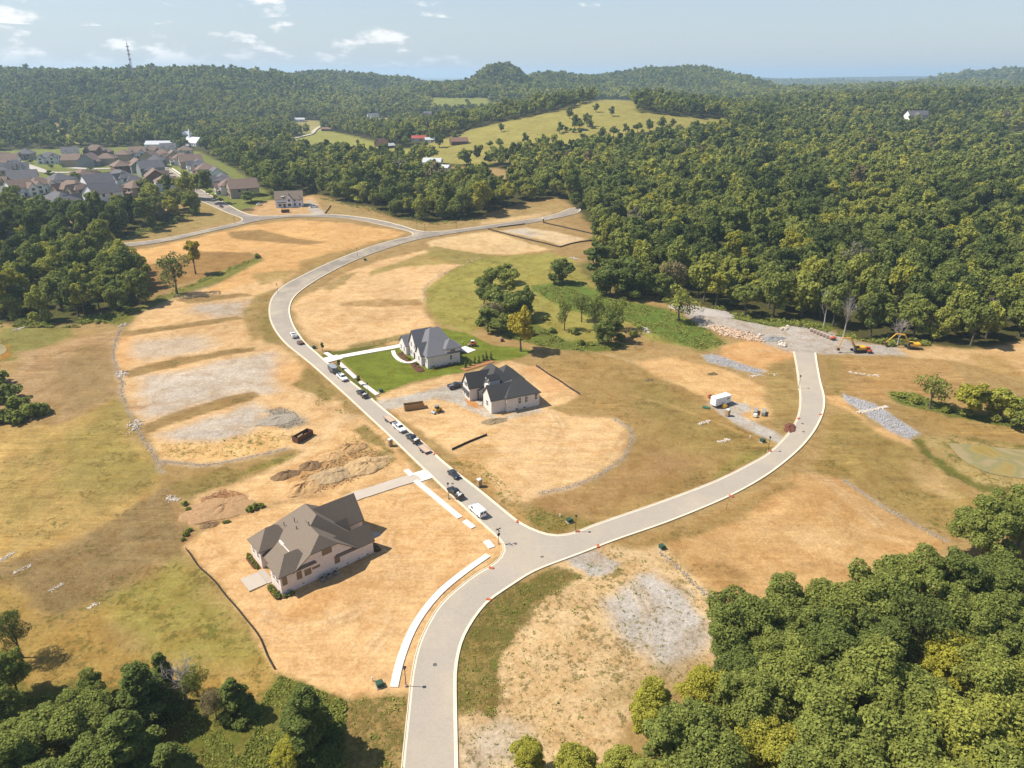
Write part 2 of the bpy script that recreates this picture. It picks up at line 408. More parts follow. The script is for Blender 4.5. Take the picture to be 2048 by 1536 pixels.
def paint_all():
    far = GR > 0
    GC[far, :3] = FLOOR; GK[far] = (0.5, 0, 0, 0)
    for poly, c in MEADOWS: paint(poly, c, (0.25, 0, 0.1, 0), 4, 5)
    paint(TOWN, TOWNG, (0.2, 0, 0, 0), 3, 2)
    paint(SITE, DRY, (0.3, 0, 0.35, 0), 2.5, 2)
    # ---- west side
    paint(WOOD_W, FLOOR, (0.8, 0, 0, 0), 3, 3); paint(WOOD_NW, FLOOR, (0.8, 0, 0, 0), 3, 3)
    paint([(0, 655), (80, 650), (140, 652), (150, 672), (100, 690), (30, 722), (0, 722)], S(146, 138, 72), (0.5, 0, 0.2, 0))
    paint([(0, 760), (40, 745), (30, 705), (110, 690), (240, 655), (228, 700), (232, 760), (238, 802), (110, 852), (100, 800), (0, 850)], S(184, 150, 106), (0.35, 0.1, 0.8, 0.5), 2, 3)
    paint([(110, 720), (180, 690), (225, 700), (228, 790), (170, 820), (110, 840), (105, 790)], S(160, 134, 84), (0.4, 0.1, 0.7, 0.3), 5, 5, 0.7)
    paint([(215, 645), (300, 604), (430, 548), (520, 514), (532, 520), (440, 566), (330, 616), (240, 656)], S(134, 130, 58), (0.4, 0, 0.3, 0))
    paint([(300, 590), (330, 575), (400, 560), (470, 532), (518, 516), (500, 505), (460, 500), (400, 503), (370, 510), (300, 530), (280, 560)], S(164, 128, 74), (0.3, 0, 0.7, 0))
    paint([(0, 690), (18, 690), (22, 712), (0, 722)], S(176, 128, 52), (0, 0, 0, 0), .8, .6)
    paint([(0, 850), (110, 852), (240, 795), (262, 850), (300, 900), (336, 966), (230, 1040), (130, 1090), (0, 1130), (-100, 1140), (-100, 850)], S(194, 160, 94), (0.45, 0, 0.8, 0.5), 2, 3)
    paint([(110, 880), (240, 800), (270, 860), (290, 900), (322, 962), (200, 1000), (110, 960)], GRNGOLD, (0.6, 0, 0.8, 0.3), 6, 6, 0.8)
    paint([(0, 960), (50, 950), (90, 1000), (60, 1060), (0, 1080)], GRNGOLD, (0.5, 0, 0.8, 0.3), 6, 6, 0.55)
    paint([(336, 970), (350, 1000), (386, 1060), (362, 1112), (300, 1132), (200, 1216), (100, 1232), (20, 1166), (-60, 1150), (-60, 1120), (0, 1130), (130, 1088), (230, 1040)], PLOW, (0.45, 0, 1.0, 0.4), 2.5, 3)
    paint([(362, 1110), (400, 1140), (450, 1195), (500, 1255), (542, 1332), (420, 1342), (300, 1332), (230, 1282), (200, 1222), (300, 1140)], S(160, 146, 72), (0.6, 0, 0.6, 0.2), 5, 5)
    paint([(-100, 1180), (20, 1170), (100, 1232), (200, 1222), (240, 1290), (330, 1340), (540, 1338), (552, 1400), (400, 1430), (-100, 1420)], S(176, 144, 76), (0.55, 0, 0.5, 0.3), 4, 4)
    paint([(-150, 1385), (100, 1372), (330, 1402), (520, 1402), (562, 1346), (600, 1350), (692, 1402), (690, 1700), (-150, 1700)], S(128, 122, 56), (0.8, 0, 0, 0), 2, 2.5)
    paint([(690, 1392), (815, 1384), (815, 1700), (690, 1700)], S(168, 140, 86), (0.75, 0, 0.2, 0.2), 1, 1)
    # ---- terraced pads west of the curved road
    Z = lambda *a: [(200 + a[i] / 3.84, 560 + a[i + 1] / 3.84) for i in range(0, len(a), 2)]
    paint(Z(225, 380, 280, 260, 420, 215, 640, 110, 900, 30, 1250, -90, 1400, -40, 1400, 50, 1180, 130, 1250, 330, 1280, 400, 1335, 470, 1500, 600, 1650, 780, 1780, 900, 2000, 1130, 1900, 1180, 1700, 1330, 1440, 1310, 1000, 1400, 720, 1420, 480, 1390, 400, 1260, 300, 1100, 200, 950, 160, 780, 115, 640, 110, 560), DIRT, (0.12, 0.15, 0.35, 0.2), 1.5, 1.5)
    paint(Z(700, 195, 900, 180, 1160, 160, 1080, 260, 900, 280, 700, 250), GRAVEL, (0.1, 0.6, 0, 0), 5, 4, .8)
    paint(Z(250, 480, 700, 420, 860, 440, 800, 560, 400, 600, 250, 560), GRAVEL, (0.2, 0.6, 0, 0), 6, 5, .65)
    paint(Z(110, 560, 160, 430, 260, 420, 200, 560, 240, 640, 200, 690, 120, 640), ORANGE, (0, 0.1, 0.2, 0), 3, 2, .8)
    paint(Z(300, 760, 700, 680, 1000, 610, 1330, 560, 1420, 640, 1330, 700, 1380, 850, 1260, 880, 1100, 870, 700, 980, 340, 1080, 310, 900), S(206, 192, 174), (0.06, 0.6, 0.1, 0), 4, 3, .9)
    paint(Z(1330, 600, 1560, 640, 1600, 760, 1470, 830, 1380, 760), ORANGE, (0.1, 0.1, 0.3, 0), 4, 3, .7)
    paint(Z(420, 1190, 700, 1100, 1180, 930, 1280, 980, 1250, 1100, 1100, 1190, 900, 1240, 620, 1240), GRAVEL, (0.15, 0.6, 0.3, 0), 4, 3, .9)
    paint(Z(420, 1260, 620, 1250, 900, 1250, 1150, 1190, 1300, 1130, 1480, 1200, 1440, 1290, 1000, 1390, 720, 1400, 470, 1370), S(228, 186, 124), (0.45, 0.25, 0.1, 0), 3, 3, .9)
    paint(Z(1270, 1000, 1380, 985, 1480, 1010, 1570, 1100, 1450, 1150, 1340, 1130), S(160, 150, 132), (0.3, 1, 0, 0), 2, 2, .9)
    for s in ((165, 425, 200, 390, 560, 345, 1050, 280, 1110, 296, 700, 362, 420, 402, 190, 432), (170, 702, 400, 640, 560, 602, 1000, 532, 1190, 518, 1190, 545, 900, 592, 560, 672, 220, 748),
              (310, 1120, 560, 1018, 1000, 888, 1180, 856, 1245, 890, 1180, 922, 900, 1002, 560, 1104, 360, 1184, 320, 1150), (560, 150, 800, 120, 1100, 100, 1200, 118, 1000, 142, 700, 185)):
        paint(Z(*s), S(158, 128, 78), (0.5, 0.05, 0.4, 0.2), .6, 0.6, .95)
    paint(Z(180, 985, 330, 965, 420, 935, 420, 950, 330, 990), BROWN, (0, 0, 0, 0), .6, .5, .7)
    paint(Z(1110, 230, 1200, 118, 1400, 60, 1440, 80, 1340, 200, 1310, 310, 1370, 490, 1290, 500, 1240, 430, 1180, 470, 1120, 380), S(162, 136, 80), (0.5, 0, 0.3, 0.2), 2, 2.5, .9)
    paint(Z(1240, 300, 1310, 200, 1350, 330, 1370, 480, 1290, 490, 1230, 380), S(146, 128, 66), (0.6, 0, 0.3, 0), 2, 2, .7)
    paint(Z(1440, 800, 1560, 760, 1560, 690, 1600, 680, 1800, 860, 1760, 930, 1640, 860, 1560, 850), S(146, 126, 66), (0.6, 0.1, 0.2, 0), 1.5, 2, .85)
    paint(Z(1060, 1470, 1240, 1400, 1500, 1320, 1540, 1330, 1440, 1400, 1200, 1470, 1000, 1540), S(150, 134, 66), (0.7, 0, 0.2, 0), 1.2, 1, .9)
    paint([(330, 968), (400, 948), (450, 936), (480, 938), (480, 960), (400, 990), (352, 1002)], S(156, 134, 76), (0.6, 0, 0.2, 0), 1.5, 1.2, .9)
    # rock berms: grey stone lines round the pads
    GR_ = (0.1, 1, 0, 0); BERM = S(176, 160, 138)
    paint_line(Z(470, 1395, 600, 1402, 750, 1424, 900, 1412, 1100, 1372, 1440, 1296), 2.2, BERM, GR_, amt=.7)
    paint_line(Z(215, 330, 160, 370, 120, 480, 95, 570, 128, 670, 140, 740, 178, 790, 160, 860, 192, 945, 212, 990, 265, 1080, 285, 1150, 330, 1230, 400, 1300, 440, 1400, 480, 1480), 1.6, BERM, GR_, amt=.7)
    paint_line([(386, 1062), (372, 1100), (360, 1070), (350, 1010), (338, 985)], 1.5, BROWN, GR_, .6, .8, .6)
    paint_line(Z(280, 255, 420, 205, 640, 105, 900, 25), 1.2, BERM, GR_, amt=.7)
    # ---- between the pads and the lower house
    paint([(386, 1056), (382, 1010), (395, 990), (500, 958), (590, 915), (640, 880), (690, 838), (720, 832), (765, 862), (832, 948), (700, 985), (560, 1012), (440, 1052)], S(228, 186, 130), (0.08, 0.1, 0.5, 0.2), 1.5, 1.5)
    paint([(395, 1040), (400, 995), (450, 975), (490, 985), (495, 1000), (470, 1030), (420, 1046)], S(182, 132, 88), (0.05, 0.4, 0, 0), 1.0, 1.5, .95)
    paint([(640, 905), (700, 885), (760, 905), (778, 930), (700, 960), (630, 985), (590, 985), (590, 960)], S(196, 152, 98), (0.35, 0.7, 0, 0), 2, 2, .9)
    paint([(705, 860), (730, 850), (765, 880), (785, 905), (762, 895), (730, 885)], S(146, 124, 68), (0.6, 0, 0, 0), 1, 1, .85)
    paint([(750, 905), (775, 895), (790, 920), (770, 930)], S(150, 132, 72), (0.6, 0, 0, 0), 1, 1, .7)
    # lot of the lower house
    paint([(366, 1092), (442, 1042), (560, 1010), (700, 984), (832, 950), (1000, 1062), (1014, 1098), (980, 1124), (905, 1182), (850, 1262), (822, 1370), (815, 1382), (690, 1396), (548, 1338), (500, 1252), (440, 1172)], S(230, 186, 130), (0.0, 0.03, 0.55, 0.15), 1.2, 0.8)
    paint([(600, 1195), (640, 1180), (680, 1190), (640, 1220), (580, 1240), (540, 1255), (560, 1235)], S(206, 154, 92), (0, 0, 0, 0), 1.2, 1, .6)
    paint_line([(395, 1050), (440, 1045), (560, 1005), (640, 988)], 1.2, S(150, 116, 80), (0.4, .3, 0, 0), .8, 1, .7)
    # ---- middle block
    paint([(582, 612), (602, 596), (690, 546), (760, 522), (850, 500), (930, 484), (1080, 493), (1100, 500), (960, 516), (900, 541), (852, 580), (846, 620), (872, 652), (800, 686), (690, 702), (640, 696), (602, 662)], S(228, 188, 134), (0.06, 0.1, 0.45, 0.2), 1.5, 1.5)
    paint([(676, 605), (760, 598), (842, 600), (846, 610), (760, 614), (680, 613)], S(176, 142, 90), (0.3, 0, 0.3, 0), 1.2, 1, .85)
    paint([(640, 575), (690, 548), (720, 542), (690, 566), (660, 585)], S(160, 138, 82), (0.4, 0, 0, 0), 1.5, 1.5, .8)
    paint([(735, 545), (800, 522), (870, 500), (990, 512), (940, 530), (880, 528), (800, 536), (740, 552)], S(160, 142, 76), (0.4, 0, 0.2, 0), 1.5, 1.5, .85)
    paint([(700, 690), (760, 678), (840, 660), (870, 655), (860, 668), (770, 688), (690, 705)], S(150, 130, 74), (0.7, 0, 0, .4), 1, 1, .9)
    # upper island between the far streets
    paint([(200, 506), (300, 496), (400, 474), (505, 450), (600, 440), (700, 446), (810, 466), (790, 478), (690, 506), (620, 534), (570, 556), (520, 560), (470, 575), (400, 590), (440, 565), (530, 520), (505, 505), (400, 502), (370, 510), (300, 528), (215, 532)], S(226, 178, 114), (0.08, 0.1, 0.3, 0.2), 2, 2)
    paint([(455, 463), (520, 459), (600, 478), (652, 484), (620, 490), (520, 483), (460, 476)], S(160, 128, 78), (0.35, 0, 0, 0), 1.5, 1, .9)
    paint([(600, 520), (690, 500), (760, 480), (800, 474), (815, 466), (790, 482), (700, 512), (640, 535), (600, 545)], S(160, 134, 78), (0.4, 0, 0, 0), 2, 2, .75)
    paint([(500, 548), (560, 540), (600, 540), (560, 560), (520, 570)], S(158, 138, 78), (0.5, 0, 0, 0), 2, 2, .7)
    paint([(395, 402), (480, 430), (470, 442), (330, 472), (200, 492), (330, 452)], S(172, 148, 90), (0.4, 0, 0.2, 0), 2, 2)
    paint([(500, 432), (515, 405), (545, 400), (625, 392), (645, 420), (630, 428), (560, 430)], S(216, 176, 124), (0.1, 0.3, 0, 0), 1.5, 1.5, .9)
    paint([(618, 398), (645, 420), (650, 430), (625, 430), (612, 410)], GRAVEL, (0, 0.6, 0, 0), 1.2, 1)
    # upper lots on the far street
    paint([(850, 484), (930, 468), (980, 463), (1010, 470), (1060, 488), (1096, 497), (1040, 505), (960, 508), (862, 494)], S(230, 196, 142), (0.05, 0.1, 0.2, 0.2), 1.5, 1.5)
    paint([(1000, 462), (1050, 455), (1110, 464), (1172, 478), (1122, 492), (1080, 478)], S(224, 196, 152), (0.1, 0.3, 0, 0), 2, 2)
    paint([(1015, 462), (1050, 457), (1080, 468), (1060, 474)], GRAVEL, (0, 0.5, 0, 0), 3, 3, .8)
    paint([(930, 484), (1000, 494), (960, 506), (870, 498), (860, 490)], S(230, 194, 138), (0.05, .1, .2, .2), 2, 2)
    paint([(850, 500), (870, 492), (960, 507), (1010, 512), (960, 516), (920, 530), (860, 512)], S(158, 142, 78), (0.35, 0, 0.2, 0), 1.5, 1.5, .9)
    paint([(660, 422), (700, 430), (790, 448), (850, 462), (960, 448), (1090, 430), (1130, 416), (1100, 402), (1040, 416), (960, 440), (860, 452), (780, 440), (700, 415), (650, 396)], S(178, 152, 98), (0.3, 0, 0.2, 0), 2, 2, .9)
    paint([(960, 443), (1040, 432), (1100, 424), (1105, 428), (1040, 440), (960, 450)], S(224, 190, 138), (0, 0, 0, 0), 2, 2, .8)
    # meadow round the clump of trees, lush hollow
    paint([(850, 580), (900, 541), (960, 516), (1100, 505), (1150, 520), (1180, 560), (1230, 600), (1340, 620), (1440, 680), (1430, 700), (1300, 680), (1260, 650), (1200, 690), (1120, 690), (1060, 650), (960, 650), (945, 668), (880, 650), (856, 620)], S(164, 154, 76), (0.5, 0, 0.2, 0.1), 2, 2)
    paint([(1060, 572), (1150, 562), (1230, 600), (1330, 616), (1400, 650), (1452, 688), (1400, 700), (1300, 664), (1250, 642), (1200, 640), (1100, 602)], S(108, 128, 52), (0.6, 0, 0, 0), 3, 3)
    paint([(955, 640), (1060, 640), (1130, 682), (1262, 692), (1180, 706), (1080, 694), (975, 664)], S(112, 122, 50), (0.7, 0, 0, 0), 2, 2)
    paint([(1180, 520), (1260, 590), (1330, 600), (1260, 600), (1190, 570), (1150, 530)], S(112, 112, 54), (0.6, 0, 0, 0), 3, 3, .8)
    paint([(1300, 690), (1440, 716), (1540, 760), (1560, 800), (1400, 760), (1270, 700)], S(186, 152, 98), (0.3, 0, 0.3, 0), 2, 2, .6)
    # lawn
    paint([(678, 717), (720, 706), (800, 690), (806, 676), (880, 655), (909, 661), (934, 665), (959, 678), (984, 691), (1039, 695), (1070, 702), (1042, 716), (984, 723), (926, 745), (884, 752), (826, 764), (784, 780), (762, 788), (740, 772)], LAWN, (0.0, 0, 0.8, 0), 0.5, 0.35)
    paint([(640, 712), (652, 704), (690, 700), (770, 686), (770, 690), (680, 712), (660, 718)], S(112, 116, 50), (0.4, 0, 0, 0), .6, .4)
    paint([(676, 728), (760, 800), (755, 806), (668, 732)], S(110, 112, 48), (0.4, 0, 0, 0), .5, .3)
    # lot of the upper grey house, big round pad
    paint([(755, 797), (785, 781), (884, 754), (926, 747), (1020, 722), (1076, 734), (1165, 792), (1100, 816), (1140, 832), (1234, 838), (1264, 870), (1246, 916), (1160, 970), (1066, 1002), (1012, 1002), (962, 962), (900, 905), (800, 836)], S(230, 190, 136), (0.06, 0.1, 0.55, 0.2), 1.2, 1.2)
    paint([(755, 804), (800, 795), (900, 768), (928, 774), (934, 800), (962, 818), (984, 830), (964, 832), (900, 804), (870, 796), (790, 818), (768, 820)], S(200, 190, 174), (0, 0.5, 0.2, 0), 1, 1)
    paint([(925, 800), (965, 812), (985, 830), (1000, 836), (1075, 815), (1085, 822), (1000, 842), (960, 830)], S(206, 192, 172), (0, 0.4, 0, 0), 1, 1, .8)
    paint([(930, 798), (958, 806), (958, 818), (935, 812)], S(210, 150, 88), (0, 0, 0, 0), .6, .5)
    paint([(1025, 728), (1075, 735), (1140, 772), (1100, 790), (1060, 760)], S(214, 166, 112), (0.1, 0, 0.2, 0), 2, 2, .8)
    paint([(880, 890), (960, 880), (1000, 880), (980, 960), (940, 940)], S(204, 164, 106), (0.5, 0, 0.2, 0.3), 3, 3, .7)
    paint([(905, 915), (960, 930), (1010, 1000), (1060, 1040), (1040, 1050), (960, 975), (890, 920)], S(196, 158, 98), (0.7, 0.1, 0, 0.3), 2, 2.5, .85)
    # grassed slope inside the bend
    paint([(1136, 826), (1180, 812), (1240, 838), (1264, 868), (1246, 918), (1166, 972), (1070, 1006), (1062, 1040), (1100, 1068), (1180, 1056), (1340, 1000), (1520, 916), (1562, 886), (1430, 826), (1330, 760), (1240, 716), (1160, 704), (1080, 724), (1160, 780)], S(174, 142, 86), (0.4, 0, 0.8, 0.2), 1.5, 1.8)
    paint([(1090, 1000), (1166, 976), (1262, 922), (1310, 900), (1420, 920), (1300, 986), (1180, 1030), (1110, 1030)], S(174, 136, 90), (0.3, 0, 0.5, 0.2), 4, 4, .8)
    paint([(1260, 760), (1330, 770), (1440, 850), (1540, 890), (1480, 925), (1360, 890), (1280, 820)], S(160, 138, 76), (0.5, 0, 0.8, 0.2), 6, 5, .7)
    paint([(1062, 1035), (1150, 1030), (1180, 1050), (1120, 1066), (1085, 1058)], S(150, 134, 72), (0.7, 0, 0, 0), 1.5, 2, .8)
    paint([(1440, 930), (1530, 895), (1545, 900), (1500, 925), (1430, 958)], S(142, 134, 62), (0.6, 0, 0, 0), 2, 2, .8)
    paint_line([(1230, 838), (1262, 858), (1266, 880), (1246, 918), (1200, 950), (1140, 975), (1080, 986)], 1.7, S(184, 166, 140), (0.1, 1, 0, 0), amt=.7)
    paint_line([(1165, 700), (1240, 715), (1330, 750), (1400, 775), (1480, 790)], 1.2, S(200, 176, 130), (0, 0, 0, 0), amt=.6)
    paint_line([(1260, 790), (1340, 810), (1420, 840), (1520, 880)], 1.0, S(206, 170, 110), (0, 0, 0, 0), amt=.55)
    # trailer yard
    paint([(1266, 724), (1350, 716), (1440, 736), (1530, 772), (1546, 830), (1500, 850), (1440, 824), (1408, 792), (1330, 760)], S(224, 182, 124), (0.12, 0.2, 0.4, 0.3), 1.5, 2)
    paint([(1412, 808), (1440, 800), (1490, 807), (1506, 820), (1484, 830), (1560, 868), (1574, 880), (1562, 889), (1500, 864), (1440, 827)], S(196, 186, 172), (0, 0.5, 0, 0), .8, .6)
    paint([(1446, 692), (1500, 680), (1580, 692), (1592, 706), (1586, 720), (1530, 744), (1440, 716)], S(224, 174, 114), (0.08, 0.1, 0.3, 0.1), 1.5, 1.5)
    paint([(1540, 730), (1590, 715), (1602, 790), (1598, 830), (1560, 870), (1548, 830), (1530, 775)], S(168, 142, 86), (0.4, 0, 0.8, 0), 2, 2, .9)
    # gravel yard at the end of the street
    paint([(1366, 628), (1385, 608), (1440, 630), (1560, 655), (1600, 646), (1650, 656), (1700, 684), (1780, 692), (1850, 700), (1820, 712), (1740, 710), (1640, 708), (1586, 706), (1540, 692), (1480, 670), (1400, 652)], S(196, 184, 170), (0.02, 0.6, 0.3, 0), 1.5, 1.2)
    paint([(1420, 620), (1560, 644), (1600, 640), (1664, 650), (1664, 662), (1600, 648), (1560, 656), (1440, 634)], S(108, 130, 46), (0.6, 0, 0, 0), 1.2, 1.2)
    paint([(1790, 695), (1960, 700), (2060, 680), (2200, 690), (2200, 770), (2000, 742), (1920, 724), (1820, 714)], S(216, 178, 124), (0.15, 0.3, 0.2, 0.2), 2, 2)
    paint([(1940, 705), (2010, 712), (2060, 760), (1990, 745), (1950, 730)], S(186, 152, 92), (0.3, 0, 0.3, 0), 2, 2, .8)
    # east field, channels, pond basin
    paint([(1644, 712), (1740, 716), (1900, 722), (1930, 762), (1850, 800), (1760, 800), (1690, 786), (1660, 800), (1652, 760)], S(188, 150, 94), (0.35, 0.05, 0.9, 0.3), 2, 2)
    paint([(1644, 712), (1680, 716), (1690, 780), (1660, 800), (1652, 760)], S(166, 142, 84), (0.4, 0, 0.6, 0), 2, 2, .8)
    paint([(1650, 790), (1690, 796), (1740, 850), (1840, 880), (1820, 890), (1740, 866), (1690, 820), (1660, 810)], S(222, 178, 120), (0.1, 0.1, 0, 0), 1.5, 1.5, .9)
    paint([(1665, 830), (1700, 822), (1760, 870), (1820, 896), (1880, 950), (1960, 1010), (1900, 1065), (1790, 1020), (1700, 962), (1620, 945), (1650, 880)], S(166, 140, 80), (0.45, 0, 0.9, 0.2), 2, 2)
    paint([(1830, 930), (1880, 950), (1900, 990), (1850, 975)], S(216, 180, 128), (0.1, 0, 0, 0), 3, 3, .6)
    paint([(1850, 800), (1940, 780), (2060, 810), (2200, 830), (2200, 890), (1990, 880), (1880, 870), (1800, 830)], S(176, 144, 86), (0.35, 0, 0.9, 0.2), 2, 2)
    paint([(1776, 786), (1830, 784), (1900, 815), (2060, 850), (2060, 862), (1900, 832), (1800, 808)], S(112, 124, 52), (0.8, 0, 0, 0), 1.2, 1.2)
    paint([(1686, 788), (1750, 808), (1842, 868), (1815, 879), (1780, 862), (1690, 802)], S(190, 186, 184), (0, 1, 0, 0), .6, .4)
    paint([(1404, 711), (1426, 708), (1530, 742), (1512, 749), (1412, 723)], S(190, 184, 178), (0, 1, 0, 0), .8, .6)
    paint([(1840, 872), (1900, 876), (2060, 890), (2200, 900), (2200, 990), (2060, 985), (1960, 972), (1900, 940), (1860, 905)], S(182, 158, 100), (0.6, 0, 0, 0), 2, 2.5)
    paint_line([(1838, 885), (1860, 912), (1905, 945), (1960, 975), (2050, 985)], 2.6, S(128, 124, 58), (0.9, 0.2, 0, 0), 1, 1.2)
    paint_line([(1900, 872), (1960, 880), (2050, 893)], 2.2, S(140, 130, 66), (0.9, 0, 0, 0), 1, 1.2)
    # ---- south side
    paint([(1180, 1108), (1320, 1068), (1450, 1018), (1560, 962), (1600, 946), (1680, 956), (1790, 1032), (1894, 1082), (1860, 1200), (1500, 1250), (1400, 1170), (1340, 1110)], S(206, 164, 108), (0.25, 0.15, 0.4, 0.25), 2, 2)
    paint([(1180, 1108), (1320, 1068), (1450, 1018), (1570, 960), (1590, 970), (1480, 1040), (1330, 1092), (1240, 1120)], S(164, 134, 80), (0.5, 0, 0.4, 0.2), 1.5, 1.5, .9)
    paint([(1480, 1060), (1560, 1030), (1640, 1060), (1800, 1080), (1700, 1110), (1560, 1110)], S(220, 182, 128), (0.15, 0.2, 0.3, 0.2), 5, 5, .8)
    paint([(1380, 1130), (1450, 1120), (1500, 1160), (1460, 1180), (1410, 1160)], S(176, 138, 84), (0.3, 0, 0.6, 0), 2, 2, .85)
    paint_line([(1690, 962), (1760, 1010), (1840, 1055), (1890, 1080)], 1.6, S(184, 166, 140), (0.1, 1, 0, 0), amt=.7)
    paint_line([(1320, 1105), (1360, 1140), (1400, 1180), (1430, 1200)], 1.4, S(196, 176, 146), (0.1, 1, 0, 0))
    paint([(1100, 1128), (1186, 1102), (1330, 1090), (1360, 1120), (1430, 1195), (1450, 1320), (1380, 1345), (1250, 1460), (1200, 1700), (909, 1700), (910, 1400), (1000, 1250), (1090, 1185)], S(222, 188, 138), (0.55, 0.35, 0.15, 0.3), 1.5, 1.5)
    paint([(1200, 1205), (1290, 1148), (1380, 1178), (1420, 1290), (1340, 1340), (1290, 1300), (1240, 1280)], S(196, 188, 178), (0.35, 0.5, 0, 0), 3, 3, .9)
    paint([(1128, 1116), (1190, 1100), (1240, 1128), (1228, 1148), (1180, 1155)], S(196, 188, 178), (0, 0.5, 0, 0), 1, 1)
    paint([(915, 1460), (1000, 1420), (1080, 1440), (1100, 1500), (1000, 1560), (912, 1600)], S(206, 190, 166), (0.4, 0.4, 0, 0), 4, 4, .8)
    paint([(1100, 1130), (1172, 1150), (1150, 1165), (1080, 1205), (1030, 1265), (992, 1330), (1012, 1400), (990, 1440), (940, 1430), (906, 1436), (906, 1340), (930, 1268), (978, 1206), (1045, 1158)], S(138, 118, 62), (0.75, 0, 0.7, 0.3), 1.0, 1.6, .95)
    paint([(1170, 1382), (1320, 1345), (1430, 1320), (1390, 1380), (1200, 1415)], S(176, 148, 98), (0.5, 0.1, 0, 0.2), 3, 4, .8)
    # drill rows of the fields
    def rows(a, b, c, d, n, col_, amt, w=.7):
        for i in range(n):
            t = (i + .5 + .3 * math.sin(i * 5.1)) / n; p = (a[0] + (b[0] - a[0]) * t, a[1] + (b[1] - a[1]) * t); q = (c[0] + (d[0] - c[0]) * t, c[1] + (d[1] - c[1]) * t)
            paint_line([p, ((p[0] + q[0]) / 2 + 3 * math.sin(i), (p[1] + q[1]) / 2), q], w, col_, (.3, 0, .5, .3), .7, .9, amt)
    rows((20, 1166), (100, 1232), (340, 974), (372, 1106), 9, S(176, 146, 98), .5); rows((30, 1160), (336, 972), (104, 1230), (366, 1108), 22, S(120, 102, 64), .34, 1.1)
    rows((10, 880), (244, 804), (20, 1110), (326, 962), 20, S(152, 132, 72), .3, 1.6); rows((40, 760), (230, 690), (110, 840), (236, 790), 12, S(150, 122, 82), .3, 1.3); rows((370, 1125), (540, 1325), (200, 1235), (330, 1335), 9, S(186, 158, 92), .35, .9)
    rows((1280, 800), (1540, 890), (1120, 1050), (1370, 985), 14, S(152, 126, 74), .3, 1.2); rows((1700, 830), (1880, 950), (1640, 940), (1800, 1010), 12, S(150, 126, 74), .3, 1.1); rows((1680, 720), (1680, 785), (1900, 728), (1860, 795), 8, S(160, 122, 74), .35, .8)
    # wheel tracks
    def tracks(px, c, amt, gap=1.9, w=.55):
        pts = [P(*p) for p in px]; k = []
        for i, p in enumerate(pts):
            q = pts[min(i + 1, len(pts) - 1)] - pts[max(i - 1, 0)]; k.append(Vector((-q.y, q.x)).normalized())
        for s in (-.5, .5):
            line = [(p.x + n.x * gap * s, p.y + n.y * gap * s) for p, n in zip(pts, k)]; xs = [p[0] for p in line]; ys = [p[1] for p in line]
            sel = np.nonzero((GX > min(xs) - 4) & (GX < max(xs) + 4) & (GY > min(ys) - 4) & (GY < max(ys) + 4))[0]
            W = (np.clip((w * .5 - segdist(GX[sel], GY[sel], line, False) + WOB2[sel] * .25) / .5 * .5 + .5, 0, 1) * amt * np.clip(.6 + WOB[sel], .15, 1))[:, None]
            GC[sel] = GC[sel] * (1 - W) + np.array([*c, 1], np.float32) * W
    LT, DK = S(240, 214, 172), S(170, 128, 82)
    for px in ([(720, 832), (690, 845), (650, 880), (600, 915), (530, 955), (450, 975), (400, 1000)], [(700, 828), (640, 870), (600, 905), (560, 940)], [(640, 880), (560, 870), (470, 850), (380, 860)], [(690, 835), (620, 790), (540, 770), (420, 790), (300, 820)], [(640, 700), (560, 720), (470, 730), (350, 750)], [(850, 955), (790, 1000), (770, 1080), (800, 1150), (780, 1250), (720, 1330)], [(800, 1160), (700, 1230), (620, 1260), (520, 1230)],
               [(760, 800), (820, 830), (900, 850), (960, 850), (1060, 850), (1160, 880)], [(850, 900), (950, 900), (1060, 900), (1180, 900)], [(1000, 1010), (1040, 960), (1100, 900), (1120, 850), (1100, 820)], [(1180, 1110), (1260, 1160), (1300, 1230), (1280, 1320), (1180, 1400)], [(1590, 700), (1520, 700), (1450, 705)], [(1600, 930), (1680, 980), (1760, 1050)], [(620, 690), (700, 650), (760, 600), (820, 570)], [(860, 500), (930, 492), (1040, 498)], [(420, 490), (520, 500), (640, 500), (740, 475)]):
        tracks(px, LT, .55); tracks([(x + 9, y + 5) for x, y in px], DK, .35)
    # town: gardens and verges are mown, the rest stays
    for z in ([(300, 335), (345, 335), (350, 345), (310, 350)],): paint(z, S(150, 146, 76), (0.1, 0, 0, 0), 2, 1)


paint_all()


